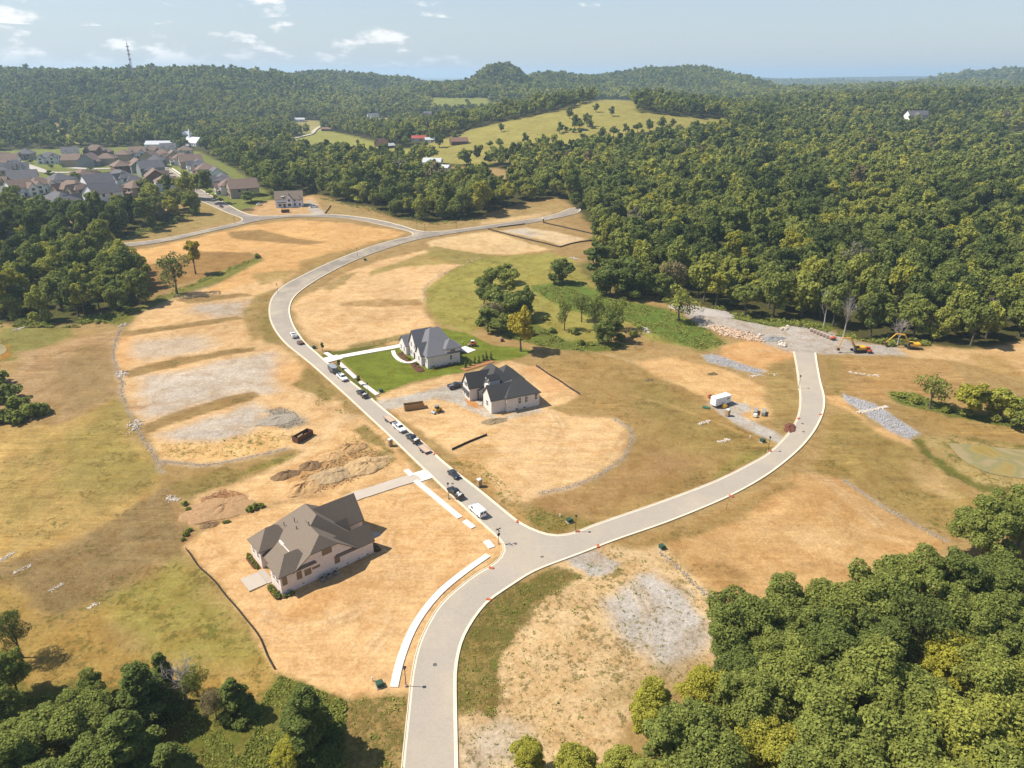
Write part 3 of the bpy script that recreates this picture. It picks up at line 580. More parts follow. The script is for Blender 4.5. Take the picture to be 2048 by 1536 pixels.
def ground_material():
    m = bpy.data.materials.new('ground'); m.use_nodes = True; nt = m.node_tree; N = nt.nodes.new; L = nt.links.new
    b = nt.nodes['Principled BSDF']; b.inputs['Roughness'].default_value = 0.95; b.inputs['Specular IOR Level'].default_value = 0.08
    ac = N('ShaderNodeAttribute'); ac.attribute_name = 'gcol'; ak = N('ShaderNodeAttribute'); ak.attribute_name = 'gkind'
    sx = N('ShaderNodeSeparateColor'); L(ak.outputs['Color'], sx.inputs[0]); weeds, stone, lines = sx.outputs[0], sx.outputs[1], sx.outputs[2]; straw = ak.outputs['Alpha']
    geo = N('ShaderNodeNewGeometry')

    def noise(s, d=4, r=0.6, vec=None):
        n = N('ShaderNodeTexNoise'); n.inputs['Scale'].default_value = s; n.inputs['Detail'].default_value = d; n.inputs['Roughness'].default_value = r
        L(vec or geo.outputs['Position'], n.inputs['Vector']); return n.outputs['Fac']

    def rng_(v, a, c, lo, hi):
        r = N('ShaderNodeMapRange'); L(v, r.inputs[0]); r.inputs[1].default_value = a; r.inputs[2].default_value = c; r.inputs[3].default_value = lo; r.inputs[4].default_value = hi; return r.outputs[0]

    def mth(op, a, c):
        n = N('ShaderNodeMath'); n.operation = op
        for i, v in enumerate((a, c)):
            if isinstance(v, (int, float)): n.inputs[i].default_value = v
            else: L(v, n.inputs[i])
        return n.outputs[0]

    def mix(f, a, c, mode='MIX'):
        n = N('ShaderNodeMixRGB'); n.blend_type = mode
        if isinstance(f, (int, float)): n.inputs[0].default_value = f
        else: L(f, n.inputs[0])
        for i, v in ((1, a), (2, c)):
            if isinstance(v, tuple): n.inputs[i].default_value = (*v, 1)
            else: L(v, n.inputs[i])
        return n.outputs[0]
    big = noise(0.035, 5, .6); mid = noise(0.22, 6, .65); fine = noise(1.4, 6, .7); grit = noise(5.5, 3, .7)
    c = mix(1.0, ac.outputs['Color'], rng_(big, .3, .7, .86, 1.12), 'MULTIPLY')
    c = mix(rng_(mid, .42, .68, 0, .5), c, mix(1.0, c, (0.74, 0.66, 0.56), 'MULTIPLY'))
    c = mix(rng_(noise(0.5, 6, .72), .48, .7, 0, .55), c, mix(1.0, c, (1.18, 1.17, 1.16), 'MULTIPLY'))
    sw = noise(.075, 5, .58); sw.node.inputs['Distortion'].default_value = 2.2
    c = mix(rng_(sw, .47, .62, 0, .8), c, mix(1.0, c, (0.85, 0.775, 0.67), 'MULTIPLY'))
    c = mix(rng_(sw, .40, .30, 0, .7), c, mix(1.0, c, (1.10, 1.10, 1.09), 'MULTIPLY'))
    sw2 = noise(.33, 5, .66); sw2.node.inputs['Distortion'].default_value = 1.4
    c = mix(rng_(sw2, .5, .66, 0, .7), c, mix(1.0, c, (0.84, 0.80, 0.74), 'MULTIPLY'))
    c = mix(1.0, c, rng_(fine, .25, .75, .72, 1.28), 'MULTIPLY')
    c = mix(1.0, c, rng_(grit, .3, .7, .84, 1.16), 'MULTIPLY')
    # wheel and mower lines in the two directions of the plots
    for ang, sc in ((40, (0.05, 0.55, 1)), (-53, (0.045, 0.38, 1)), (21, (0.09, 0.8, 1))):
        mp = N('ShaderNodeMapping'); L(geo.outputs['Position'], mp.inputs[0]); mp.inputs['Rotation'].default_value = (0, 0, math.radians(-ang)); mp.inputs['Scale'].default_value = sc
        nn = noise(1.0, 4, .62, mp.outputs[0]); nn.node.inputs['Distortion'].default_value = .9; wv = noise(0.026 + sc[1] * .02, 2, .5)
        f = mth('MULTIPLY', lines, rng_(wv, .46, .58, .05, 1.0))
        c = mix(f, c, mix(1.0, c, rng_(nn, .3, .7, .74, 1.22), 'MULTIPLY'))
    # stones: speckle of light and dark
    vo = N('ShaderNodeTexVoronoi'); vo.inputs['Scale'].default_value = 2.6; L(geo.outputs['Position'], vo.inputs['Vector'])
    bw = N('ShaderNodeRGBToBW'); L(vo.outputs['Color'], bw.inputs[0])
    c = mix(stone, c, mix(1.0, c, rng_(bw.outputs[0], .15, .85, .76, 1.17), 'MULTIPLY'))
    c = mix(mth('MULTIPLY', straw, rng_(noise(2.6, 4, .7), .5, .68, 0, .6)), c, S(226, 202, 146))
    # weeds: clumped tufts, greener or browner by place
    clump = mth('ADD', mth('MULTIPLY', noise(0.75, 6, .74), .62), mth('MULTIPLY', noise(0.11, 4, .6), .38))
    th = rng_(weeds, 0, 1, .66, .42)
    wv = N('ShaderNodeMapRange'); L(mth('SUBTRACT', clump, th), wv.inputs[0]); wv.inputs[1].default_value = 0; wv.inputs[2].default_value = .055
    wcol = mix(rng_(noise(.09, 4, .6), .38, .62, 0, 1), S(122, 104, 54), S(96, 108, 40))
    wcol = mix(1.0, wcol, rng_(fine, .25, .75, .7, 1.25), 'MULTIPLY')
    c = mix(mth('MULTIPLY', mth('MULTIPLY', wv.outputs[0], mth('GREATER_THAN', weeds, .02)), .72), c, wcol)
    hs = N('ShaderNodeHueSaturation'); hs.inputs['Saturation'].default_value = 1.0; hs.inputs['Value'].default_value = 1.03; L(c, hs.inputs['Color']); L(hs.outputs[0], b.inputs['Base Color'])
    bp = N('ShaderNodeBump'); bp.inputs['Strength'].default_value = .55; bp.inputs['Distance'].default_value = .25
    L(mth('ADD', mth('MULTIPLY', fine, .6), mth('ADD', mth('MULTIPLY', mid, 1.1), mth('MULTIPLY', wv.outputs[0], .7))), bp.inputs['Height']); L(bp.outputs[0], b.inputs['Normal'])
    return m


for nm, arr in (('gcol', GC), ('gkind', GK)):
    at = GM.attributes.new(nm, 'FLOAT_COLOR', 'POINT'); at.data.foreach_set('color', arr.ravel())
GM.materials.append(ground_material())
tag(link('ground', GM), 'graded bare earth, gravel and dry grass of the building plots and hills', 'ground', kind='structure')

# ------------------------------------------------------------------ streets, kerbs, paths
def smooth(pts, step=2.5, it=2):
    """world polyline: rounded corners, even steps"""
    pts = [Vector(p[:2]) for p in pts]
    for _ in range(it):
        q = [pts[0]]
        for a, b in zip(pts, pts[1:]): q += [a * .75 + b * .25, a * .25 + b * .75]
        pts = q + [pts[-1]]
    out = [pts[0]]; acc = 0.0
    for a, b in zip(pts, pts[1:]):
        d = (b - a).length
        if d < 1e-6: continue
        t = step - acc
        while t <= d: out.append(a + (b - a) * (t / d)); t += step
        acc = d - (t - step)
    if (out[-1] - pts[-1]).length > 0.3: out.append(pts[-1])
    return out


def lift(p): return 0.05 + 0.00045 * math.hypot(p[0], p[1])


K_WEST = [(798, 1900), (803, 1700), (806, 1600), (808, 1536), (821, 1414), (827, 1351), (838, 1297), (857, 1252), (884, 1208), (919, 1177), (957, 1148), (983, 1135), (1001, 1120), (1011, 1106), (1011, 1090), (1000, 1076), (973, 1053), (940, 1023), (900, 986), (850, 938), (800, 890), (760, 852), (700, 796), (640, 742),
          (600, 709), (575, 690), (556, 668), (543, 645), (539, 625), (541, 605), (550, 588), (566, 573), (605, 552), (644, 533), (693, 512), (747, 492), (791, 480), (820, 474), (829, 470), (824, 465), (812, 461), (778, 453), (717, 440), (681, 436), (644, 434), (600, 434), (571, 435), (522, 441), (505, 444), (461, 455), (400, 468), (343, 482), (264, 494), (160, 503)]
K_NW = [(156, 497), (237, 489), (316, 481), (396, 464), (468, 448), (482, 444), (487, 440), (482, 435), (457, 427), (432, 415), (405, 404), (381, 394), (355, 369), (320, 338)]
K_N = [(338, 338), (381, 368), (419, 391), (457, 411), (482, 425), (508, 433), (540, 433), (600, 430), (659, 429), (705, 433), (754, 440), (803, 452), (832, 462), (856, 465), (898, 462), (971, 452), (1044, 442), (1093, 434), (1122, 426), (1133, 420), (1145, 416), (1158, 417), (1161, 421), (1154, 427), (1135, 432), (1093, 441), (1044, 449), (959, 459), (898, 468),
       (849, 476), (815, 484), (766, 499), (715, 518), (668, 540), (632, 560), (601, 581), (585, 596), (577, 614), (578, 633), (586, 654), (595, 668), (608, 687), (634, 709), (652, 726), (699, 764), (719, 779), (753, 809), (766, 820), (792, 841), (818, 864), (844, 887), (869, 911), (890, 930), (925, 957), (960, 984), (996, 1014), (1036, 1047), (1066, 1062), (1092, 1071), (1119, 1074),
       (1154, 1067), (1178, 1056), (1250, 1031), (1340, 1000), (1440, 962), (1523, 919), (1542, 906), (1562, 887), (1581, 865), (1591, 849), (1598, 834), (1602, 812), (1602, 790), (1599, 767), (1595, 736), (1589, 704)]
K_SE = [(1629, 706), (1632, 728), (1639, 767), (1646, 790), (1647, 806), (1645, 822), (1636, 846), (1620, 872), (1593, 902), (1550, 938), (1500, 970), (1440, 1000), (1370, 1029), (1315, 1050), (1223, 1081), (1160, 1106), (1096, 1129), (1058, 1145), (1017, 1172), (976, 1199), (954, 1224), (935, 1252), (919, 1284), (911, 1319), (907, 1351), (908, 1430), (910, 1536), (911, 1600), (913, 1700), (917, 1900)]
KERBS = [smooth([P(*p) for p in k], 2.5) for k in (K_WEST, K_NW, K_N, K_SE)]


def tri_sheet(name, loop, mtl, up=0.0, label=None, cat=None):
    n = len(loop); co = [Vector((p[0], p[1])) for p in loop]
    vs2, ed, fs, *_ = geometry.delaunay_2d_cdt(co, [(i, (i + 1) % n) for i in range(n)], [], 1, 1e-4)
    me = bpy.data.meshes.new(name)
    me.from_pydata([(p.x, p.y, ground(p.x, p.y) + lift(p) + up) for p in vs2], [], [tuple(f) for f in fs])
    bm = bmesh.new(); bm.from_mesh(me); bmesh.ops.recalc_face_normals(bm, faces=bm.faces[:])
    for f in bm.faces:
        if f.normal.z < 0: f.normal_flip()
    bm.to_mesh(me); bm.free(); me.materials.append(mtl)
    o = link(name, me); tag(o, label, cat, kind='structure'); return o


def asphalt():
    m = mat('asphalt', S(196, 182, 164), 0.9, 0.05, 0.12, spec=0.15); nt = m.node_tree; N = nt.nodes.new; L = nt.links.new
    b = nt.nodes['Principled BSDF']; old = b.inputs['Base Color'].links[0].from_socket
    tc = N('ShaderNodeTexCoord')
    g = N('ShaderNodeTexNoise'); g.inputs['Scale'].default_value = 2.2; g.inputs['Detail'].default_value = 7; g.inputs['Roughness'].default_value = .72; L(tc.outputs['Object'], g.inputs['Vector'])
    r = N('ShaderNodeMapRange'); L(g.outputs[0], r.inputs[0]); r.inputs[1].default_value = .3; r.inputs[2].default_value = .7; r.inputs[3].default_value = .9; r.inputs[4].default_value = 1.08
    d = N('ShaderNodeTexNoise'); d.inputs['Scale'].default_value = .07; d.inputs['Detail'].default_value = 6; d.inputs['Roughness'].default_value = .65; L(tc.outputs['Object'], d.inputs['Vector'])
    r2 = N('ShaderNodeMapRange'); L(d.outputs[0], r2.inputs[0]); r2.inputs[1].default_value = .45; r2.inputs[2].default_value = .7; r2.inputs[3].default_value = 0; r2.inputs[4].default_value = .75
    # tracked mud dust is thickest by the plots at work, the far streets stay greyer
    sx = N('ShaderNodeSeparateXYZ'); L(tc.outputs['Object'], sx.inputs[0])
    r3 = N('ShaderNodeMapRange'); L(sx.outputs[1], r3.inputs[0]); r3.inputs[1].default_value = 250; r3.inputs[2].default_value = 380; r3.inputs[3].default_value = 0; r3.inputs[4].default_value = 1
    mx = N('ShaderNodeMixRGB'); L(r3.outputs[0], mx.inputs[0]); L(old, mx.inputs[1]); mx.inputs[2].default_value = (*S(158, 146, 132), 1)
    m2 = N('ShaderNodeMixRGB'); L(r2.outputs[0], m2.inputs[0]); L(mx.outputs[0], m2.inputs[1]); m2.inputs[2].default_value = (*S(216, 198, 170), 1)
    m3 = N('ShaderNodeMixRGB'); m3.blend_type = 'MULTIPLY'; m3.inputs[0].default_value = 1; L(m2.outputs[0], m3.inputs[1]); L(r.outputs[0], m3.inputs[2]); L(m3.outputs[0], b.inputs['Base Color'])
    return m


ASPH = asphalt()
CONC = mat('kerb_concrete', S(250, 232, 202, .62), 0.85, 0.10, 0.5); WALK = mat('new_concrete', S(252, 240, 224, .66), 0.85, 0.06, 0.6); DRIVE = mat('drive_concrete', S(214, 198, 178), 0.85, 0.06, 0.4)
loop = []
for k in KERBS: loop += k
tri_sheet('road', loop, ASPH, 0.0, 'curving asphalt subdivision street with cream kerbs between bare plots', 'road')


def side_normals(pts):
    ns = []
    for i in range(len(pts)):
        t = (pts[min(i + 1, len(pts) - 1)] - pts[max(i - 1, 0)]); t.normalize(); ns.append(Vector((-t.y, t.x)))
    return ns


def ribbon(pts, prof, name, mtl, closed_prof=False):
    """profile (offset to the left, height) carried along a line on the ground"""
    ns = side_normals(pts); m = MB(); k = len(prof); V = []
    for p, n in zip(pts, ns):
        for o, z in prof:
            q = p + n * o; V.append((q.x, q.y, ground(p.x, p.y) + lift(p) + z))
    Fc = []
    for i in range(len(pts) - 1):
        for j in range(k - 1): Fc.append((i * k + j, (i + 1) * k + j, (i + 1) * k + j + 1, i * k + j + 1))
    Fc += [tuple(range(k)), tuple(range((len(pts) - 1) * k + k - 1, (len(pts) - 1) * k - 1, -1))]
    m.add(V, Fc); me = m.mesh(name, mtl)
    return me


KERBNAMES = ['cream concrete kerb from the south mouth round the corner and up the curved street', 'cream concrete kerb on the west branch by the old street', 'cream concrete kerb along the north streets and inside the bend', 'cream concrete kerb on the outer side of the bend to the gravel yard']
for k, lab in zip(KERBS, KERBNAMES):
    tag(link('kerb', ribbon(k, [(-0.1, -0.1), (-0.1, 0.012), (0.3, 0.022), (0.36, 0.13), (0.54, 0.14), (0.56, -0.2)], 'kerb', CONC)), lab, 'kerb', kind='structure')

SIDEW = [([(788, 1375), (800, 1319), (828, 1249), (875, 1187), (927, 1145), (976, 1111)], 1.55, 'white concrete path curving beside the south street past the brown-roofed house'),
         ([(972, 1082), (984, 1096)], 1.7, 'short white concrete path slab at the street corner'),
         ([(831, 962), (920, 1036)], 1.55, 'straight white concrete path along the kerb of the brown-roofed house'),
         ([(929, 1042), (947, 1056)], 1.5, 'small white concrete path slab left alone near the corner'),
         ([(651, 706), (664, 714)], 1.7, 'white concrete path stub above the long drive'),
         ([(679, 727), (712, 757)], 1.5, 'white concrete path beside the lawn below the long drive'),
         ([(720, 764), (755, 790)], 1.5, 'white concrete path at the low corner of the lawn'),
         ([(812, 940), (824, 952)], 1.5, 'white concrete path stub above the short drive')]
for pts, w, lab in SIDEW:
    k = smooth([P(*p) for p in pts], 1.5)
    tag(link('sidewalk', ribbon(k, [(-w / 2, -0.2), (-w / 2, 0.1), (w / 2, 0.1), (w / 2, -0.2)], 'sidewalk', WALK)), lab, 'path', kind='structure')
for pts, w, mt, lab in [([(838, 954), (800, 964), (740, 984), (712, 992), (690, 1004)], 4.2, DRIVE, 'grey concrete drive to the garage of the brown-roofed house'),
                        ([(860, 947), (832, 956)], 5.2, WALK, 'cream drive apron of the brown-roofed house'),
                        ([(648, 722), (680, 714)], 5.2, WALK, 'cream drive apron of the house with the lawn'),
                        ([(680, 714), (740, 703), (800, 693), (822, 684), (840, 668)], 3.4, WALK, 'long pale concrete drive along the top of the lawn'),
                        ([(786, 702), (789, 712), (800, 722), (818, 727), (832, 722), (839, 714)], 1.5, WALK, 'winding pale garden path to the front door of the house with the lawn'),
                        ([(922, 696), (945, 704)], 4.5, WALK, 'pale concrete patio behind the house with the lawn')]:
    k = smooth([P(*p) for p in pts], 1.5)
    tag(link('driveway', ribbon(k, [(-w / 2, -0.2), (-w / 2, 0.05), (w / 2, 0.05), (w / 2, -0.2)], 'driveway', mt)), lab, 'driveway', kind='structure')

# old streets of the town and far lanes
OLD = mat('old_asphalt', S(206, 196, 180), 0.9, 0.06, 0.2); LANE = mat('lane', S(222, 208, 180), 0.9, 0.06, 0.2)
Zt = lambda *a: [(a[i] / 3.938, 260 + a[i + 1] / 3.938) for i in range(0, len(a), 2)]
for pts, w, lab in [(Zt(1310, 305, 1180, 290, 1000, 300, 760, 310, 560, 300), 8, 'pale street running into the town houses'), (Zt(130, 250, 260, 300, 380, 340, 560, 335), 8, 'pale street between the western town houses'),
                    (Zt(150, 700, 230, 640, 330, 570, 420, 530), 9, 'wide pale street bend below the white town houses')]:
    k = smooth([P(*p) for p in pts], 5)
    tag(link('street', ribbon(k, [(-w / 2 - 1, 0.0), (-w / 2, 0.12), (w / 2, 0.12), (w / 2 + 1, 0.0)], 'street', OLD)), lab, 'street', kind='structure')
# footpath strips beside the old street
for k, off, lab in [(KERBS[2][:34], 3.0, 'pale footpath along the row of town houses'), (KERBS[1][-26:], 3.0, 'pale footpath on the wood side of the old street')]:
    tag(link('sidewalk', ribbon(k, [(off - .9, -0.1), (off - .9, 0.12), (off + .9, 0.12), (off + .9, -0.1)], 'sidewalk', WALK)), lab, 'path', kind='structure')
for pts, w, lab in [([(578, 279), (600, 276), (628, 268), (632, 258), (648, 248)], 6, 'pale lane bending through the valley meadow'), ([(684, 215), (688, 207), (682, 200)], 9, 'pale lane climbing the hill gap'),
                    ([(742, 240), (764, 238), (778, 246)], 7, 'pale farm drive under the trees')]:
    k = smooth([P(*p) for p in pts], 8)
    tag(link('lane', ribbon(k, [(-w / 2, 0.0), (-w / 2, 0.7), (w / 2, 0.7), (w / 2, 0.0)], 'lane', LANE)), lab, 'lane', kind='structure')

# ponds: turbid water with mats of algae
def pond(px, label):
    loop = smooth([P(*p) for p in px + [px[0]]], 2.0)[:-1]
    m = bpy.data.materials.get('pond_water')
    if not m:
        m = bpy.data.materials.new('pond_water'); m.use_nodes = True; nt = m.node_tree; N = nt.nodes.new; L = nt.links.new; b = nt.nodes['Principled BSDF']
        g = N('ShaderNodeNewGeometry'); n = N('ShaderNodeTexNoise'); n.inputs['Scale'].default_value = .075; n.inputs['Detail'].default_value = 5; n.inputs['Distortion'].default_value = 1.2; L(g.outputs['Position'], n.inputs['Vector'])
        cr = N('ShaderNodeValToRGB'); e = cr.color_ramp.elements; e[0].position = .36; e[0].color = (*S(170, 142, 70), 1); e[1].position = .6; e[1].color = (*S(178, 158, 112), 1)
        x = e.new(.45); x.color = (*S(176, 154, 92), 1); x = e.new(.52); x.color = (*S(154, 146, 98), 1); L(n.outputs[0], cr.inputs[0]); L(cr.outputs[0], b.inputs['Base Color'])
        b.inputs['Roughness'].default_value = .45; b.inputs['Specular IOR Level'].default_value = .2
    n = len(loop); me = bpy.data.meshes.new('pond'); zz = max(ground(p.x, p.y) for p in loop) * .35 + min(ground(p.x, p.y) for p in loop) * .65
    co = [Vector((p.x, p.y)) for p in loop]
    vs2, ed, fs, *_ = geometry.delaunay_2d_cdt(co, [(i, (i + 1) % n) for i in range(n)], [], 1, 1e-4)
    me.from_pydata([(p.x, p.y, ground(p.x, p.y) + 0.12) for p in vs2], [], [tuple(f) for f in fs]); me.materials.append(m)
    tag(link('pond', me), label, 'pond', kind='structure')


pond([(1896, 886), (1940, 890), (2060, 902), (2200, 915), (2200, 968), (2060, 960), (1985, 950), (1940, 932), (1912, 910)], 'shallow pond with yellow algae below the gravel channel')
pond([(-60, 680), (8, 688), (16, 700), (4, 712), (-60, 720)], 'small muddy orange pond at the western field edge')

# ------------------------------------------------------------------ trees
def leaf_material(name, spread=0.35):
    m = bpy.data.materials.new(name); m.use_nodes = True; nt = m.node_tree; N = nt.nodes.new; L = nt.links.new
    nt.nodes.remove(nt.nodes['Principled BSDF']); out = nt.nodes['Material Output']
    at = N('ShaderNodeAttribute'); at.attribute_type = 'INSTANCER'; at.attribute_name = 'tint'
    cr = N('ShaderNodeValToRGB'); e = cr.color_ramp.elements
    e[0].position = 0.0; e[0].color = (0.078, 0.098, 0.028, 1); e[1].position = 1.0; e[1].color = (0.22, 0.21, 0.125, 1)
    for p, c in ((0.2, (0.150, 0.180, 0.046)), (0.4, (0.228, 0.250, 0.058)), (0.6, (0.32, 0.32, 0.062)), (0.74, (0.35, 0.32, 0.045)), (0.84, (0.46, 0.35, 0.045)), (0.9, (0.30, 0.19, 0.05))):
        x = e.new(p); x.color = (*c, 1)
    L(at.outputs['Fac'], cr.inputs[0])
    g = N('ShaderNodeNewGeometry'); mr = N('ShaderNodeMapRange'); L(g.outputs['Random Per Island'], mr.inputs[0]); mr.inputs[3].default_value = 1 - spread; mr.inputs[4].default_value = 1 + spread
    mx = N('ShaderNodeMixRGB'); mx.blend_type = 'MULTIPLY'; mx.inputs[0].default_value = 1; L(cr.outputs[0], mx.inputs[1]); L(mr.outputs[0], mx.inputs[2])
    d = N('ShaderNodeBsdfDiffuse'); L(mx.outputs[0], d.inputs[0]); t = N('ShaderNodeBsdfTranslucent'); L(mx.outputs[0], t.inputs[0])
    ms = N('ShaderNodeMixShader'); ms.inputs[0].default_value = 0.36; L(d.outputs[0], ms.inputs[1]); L(t.outputs[0], ms.inputs[2]); L(ms.outputs[0], out.inputs[0])
    return m


LEAF = leaf_material('leaves'); BARK = mat('bark', (0.10, 0.08, 0.06), 0.9, 0.3, 2.0); DEADBARK = mat('dead_bark', (0.33, 0.29, 0.25), 0.9, 0.2, 2.0)


def quads_mesh(name, pos, nrm, size, seed, aspect=0.62, mtl=None):
    """leaf sprays: one small bent diamond each"""
    r = np.random.default_rng(seed); n = len(pos)
    nrm = nrm / (np.linalg.norm(nrm, axis=1)[:, None] + 1e-9)
    a = r.normal(size=(n, 3)); t1 = np.cross(nrm, a); t1 /= np.linalg.norm(t1, axis=1)[:, None] + 1e-9; t2 = np.cross(nrm, t1)
    s = size[:, None]
    V = np.stack([pos + t1 * s, pos + t2 * s * aspect, pos - t1 * s, pos - t2 * s * aspect], 1)
    V[:, 0] += nrm * s * r.uniform(-.35, .1, (n, 1)); V[:, 2] += nrm * s * r.uniform(-.35, .1, (n, 1))
    V = V.reshape(-1, 3)
    q = np.arange(4 * n, dtype=np.int32)
    me = bpy.data.meshes.new(name); me.vertices.add(4 * n); me.vertices.foreach_set('co', V.ravel().astype(np.float32))
    me.loops.add(4 * n); me.loops.foreach_set('vertex_index', q); me.polygons.add(n); me.polygons.foreach_set('loop_start', np.arange(0, 4 * n, 4, dtype=np.int32))
    me.update(calc_edges=True); me.materials.append(mtl or LEAF)
    return me


def lobes(seed, kind, R, H, base, n):
    """boughs: big masses of the crown, each broken into smaller clumps"""
    r = np.random.default_rng(seed); C = []
    for i in range(n):
        d = r.normal(size=3); d[2] = d[2] * .9 + .25; d /= np.linalg.norm(d)
        f = r.uniform(.42, .78) if i > n // 6 else r.uniform(0, .3)
        z = d[2] * f
        if kind == 'cedar':
            t = (i + .5) / n; rad = R * (1 - t ** 1.5) * r.uniform(.25, .75); a = r.uniform(0, 6.283)
            c = (math.cos(a) * rad, math.sin(a) * rad, base + H * t * .95); q = R * (.38 - .16 * t) * r.uniform(.7, 1.3)
        elif kind == 'tall':
            c = (d[0] * R * f, d[1] * R * f, base + H * (.5 + .5 * z)); q = R * r.uniform(.26, .46)
        else:
            c = (d[0] * R * f, d[1] * R * f, base + H * (.42 + .5 * z)); q = R * r.uniform(.2, .46)
        C.append((*c, q))
    return np.array(C)


def crown(name, seed, kind, R, H, base, nl, n, leaf, subs=7):
    r = np.random.default_rng(seed); Lb = lobes(seed, kind, R, H, base, nl); S_ = []
    for x, y, z, q in Lb:
        for k in range(subs):
            d = r.normal(size=3); d[2] += .3; d /= np.linalg.norm(d); s = q * r.uniform(.26, .5)
            S_.append((x + d[0] * q * .78, y + d[1] * q * .78, z + d[2] * q * .62, s))
        S_.append((x, y, z, q * .72))
    Sb = np.array(S_); w = Sb[:, 3] ** 2; w = w / w.sum(); k = r.choice(len(Sb), int(n * 2.2), p=w)
    d = r.normal(size=(len(k), 3)); d[:, 2] += .35; d /= np.linalg.norm(d, axis=1)[:, None]
    p = Sb[k, :3] + d * Sb[k, 3][:, None] * r.uniform(.7, 1.25, (len(k), 1)) * np.array([1, 1, .85])
    # drop what lies deep inside neighbouring clumps
    inside = np.zeros(len(k), int)
    for c in Sb: inside += (((p - c[:3]) ** 2).sum(1) < (c[3] * .72) ** 2)
    keep = (inside == 0) | (r.random(len(k)) < .08)
    p, d = p[keep][:n], d[keep][:n]
    nr = d * .9 + r.normal(size=d.shape) * .5; nr[:, 2] += .5
    s = leaf * r.uniform(.55, 1.4, len(p))
    return quads_mesh(name, p, nr, s, seed + 1), Lb


def trunk(name, seed, Lb, base, r0, mtl=None, bare=False, nb=9):
    r = random.Random(seed); m = MB(); n = 7
    p = Vector((0, 0, -.6)); top = base + (max(Lb[:, 2]) - base) * .62; pts = [p]
    for i in range(1, 6): pts.append(Vector((r.uniform(-.25, .25) * i * .5, r.uniform(-.25, .25) * i * .5, top * i / 5)))
    for i in range(5): m.tube(pts[i], pts[i + 1], r0 * (1.25 if i == 0 else 1 - i * .16), r0 * (1 - (i + 1) * .16), n)
    for j in range(min(nb, len(Lb))):
        c = Lb[(j * 3) % len(Lb)]; t = r.uniform(.35, .95); i = min(4, int(t * 5)); a = pts[i].lerp(pts[i + 1], t * 5 - i)
        e = Vector(c[:3]); mid = a.lerp(e, .5) + Vector((0, 0, -.1 * (e - a).length))
        rr = r0 * .42 * (1 - t * .3); m.tube(a, mid, rr, rr * .7, 5); m.tube(mid, e, rr * .7, rr * .25, 5)
        if bare:
            for q in range(5):
                s = mid.lerp(e, r.uniform(.1, 1)); ee = s + Vector((r.uniform(-1, 1), r.uniform(-1, 1), r.uniform(.1, 1.1))) * r.uniform(1.2, 2.6); m.tube(s, ee, rr * .3, rr * .08, 4)
                for _ in range(2): m.tube(s.lerp(ee, .6), ee + Vector((r.uniform(-1, 1), r.uniform(-1, 1), r.uniform(-.2, .8))), rr * .14, rr * .04, 3)
    return m.mesh(name, mtl or BARK)


# unit trees: about 18 m high, crown 13 m wide; hero = beside the camera, mid = across the site, far = woods
TREES = {}


def make_kind(key, kind, lod, seed, R=6.6, H=14.0, base=3.2, r0=.42):
    if lod == 'mid' and kind in ('round', 'tall'): H += base - 1.3; base = 1.3
    nl, n, leaf, sb = {'hero': (26, 20000, .235, 9), 'mid': (18, 3400, .48, 6), 'far': (12, 520, 1.1, 3), 'dist': (9, 170, 2.0, 1)}[lod]
    if kind == 'airy': n = int(n * .38); leaf *= .85
    if kind == 'cedar': nl = int(nl * 1.4); leaf *= .85; n = int(n * 1.2)
    me, Lb = crown('crown', seed, 'tall' if kind == 'tall' else ('cedar' if kind == 'cedar' else 'round'), R, H, base, nl, n, leaf, sb)
    TREES[key] = (me, trunk('trunk', seed, Lb, base, r0, None, False, {'hero': 14, 'mid': 9, 'far': 3, 'dist': 0}[lod]))


for i in range(4): make_kind(('round', 'hero', i), 'round', 'hero', 100 + i, R=(6.8, 6.2, 7.2, 6.5)[i], H=(13.5, 14.5, 13, 14)[i])
for i in range(2): make_kind(('cedar', 'hero', i), 'cedar', 'hero', 120 + i, R=4.6, H=15.5, base=1.0, r0=.3)
make_kind(('airy', 'hero', 0), 'airy', 'hero', 131)
for i in range(5): make_kind(('round', 'mid', i), 'round', 'mid', 200 + i, R=(6.8, 6.2, 7.2, 6.5, 6.0)[i], H=(13.5, 14.5, 13, 14, 12.5)[i])
for i in range(2): make_kind(('tall', 'mid', i), 'tall', 'mid', 220 + i, R=4.8, H=16.0, base=2.2)
for i in range(2): make_kind(('airy', 'mid', i), 'airy', 'mid', 230 + i)
make_kind(('cedar', 'mid', 0), 'cedar', 'mid', 240, R=4.4, H=15.5, base=1.0, r0=.3)
for i in range(4): make_kind(('round', 'far', i), 'round', 'far', 300 + i, R=(6.8, 6.3, 7.2, 6.6)[i], H=(13.5, 14.5, 12.5, 14)[i], base=2.4)
make_kind(('tall', 'far', 0), 'tall', 'far', 320, R=4.6, H=16.0, base=2.0)
for i in range(3): make_kind(('round', 'dist', i), 'round', 'dist', 340 + i, R=7.4, H=13.0, base=1.5)
SRC = {}                                                            # first crown of each kind: the woods repeat it
NTREE = 0


def tint_word(t):
    return 'dark green' if t < .25 else 'mid green' if t < .48 else 'light green' if t < .66 else 'yellow-green' if t < .78 else 'yellow' if t < .87 else 'rusty orange' if t < .94 else 'grey half-bare'


def size_word(w): return 'very small' if w < 6 else 'small' if w < 9 else 'middling' if w < 11.5 else 'large' if w < 14 else 'very large' if w < 16.5 else 'huge'


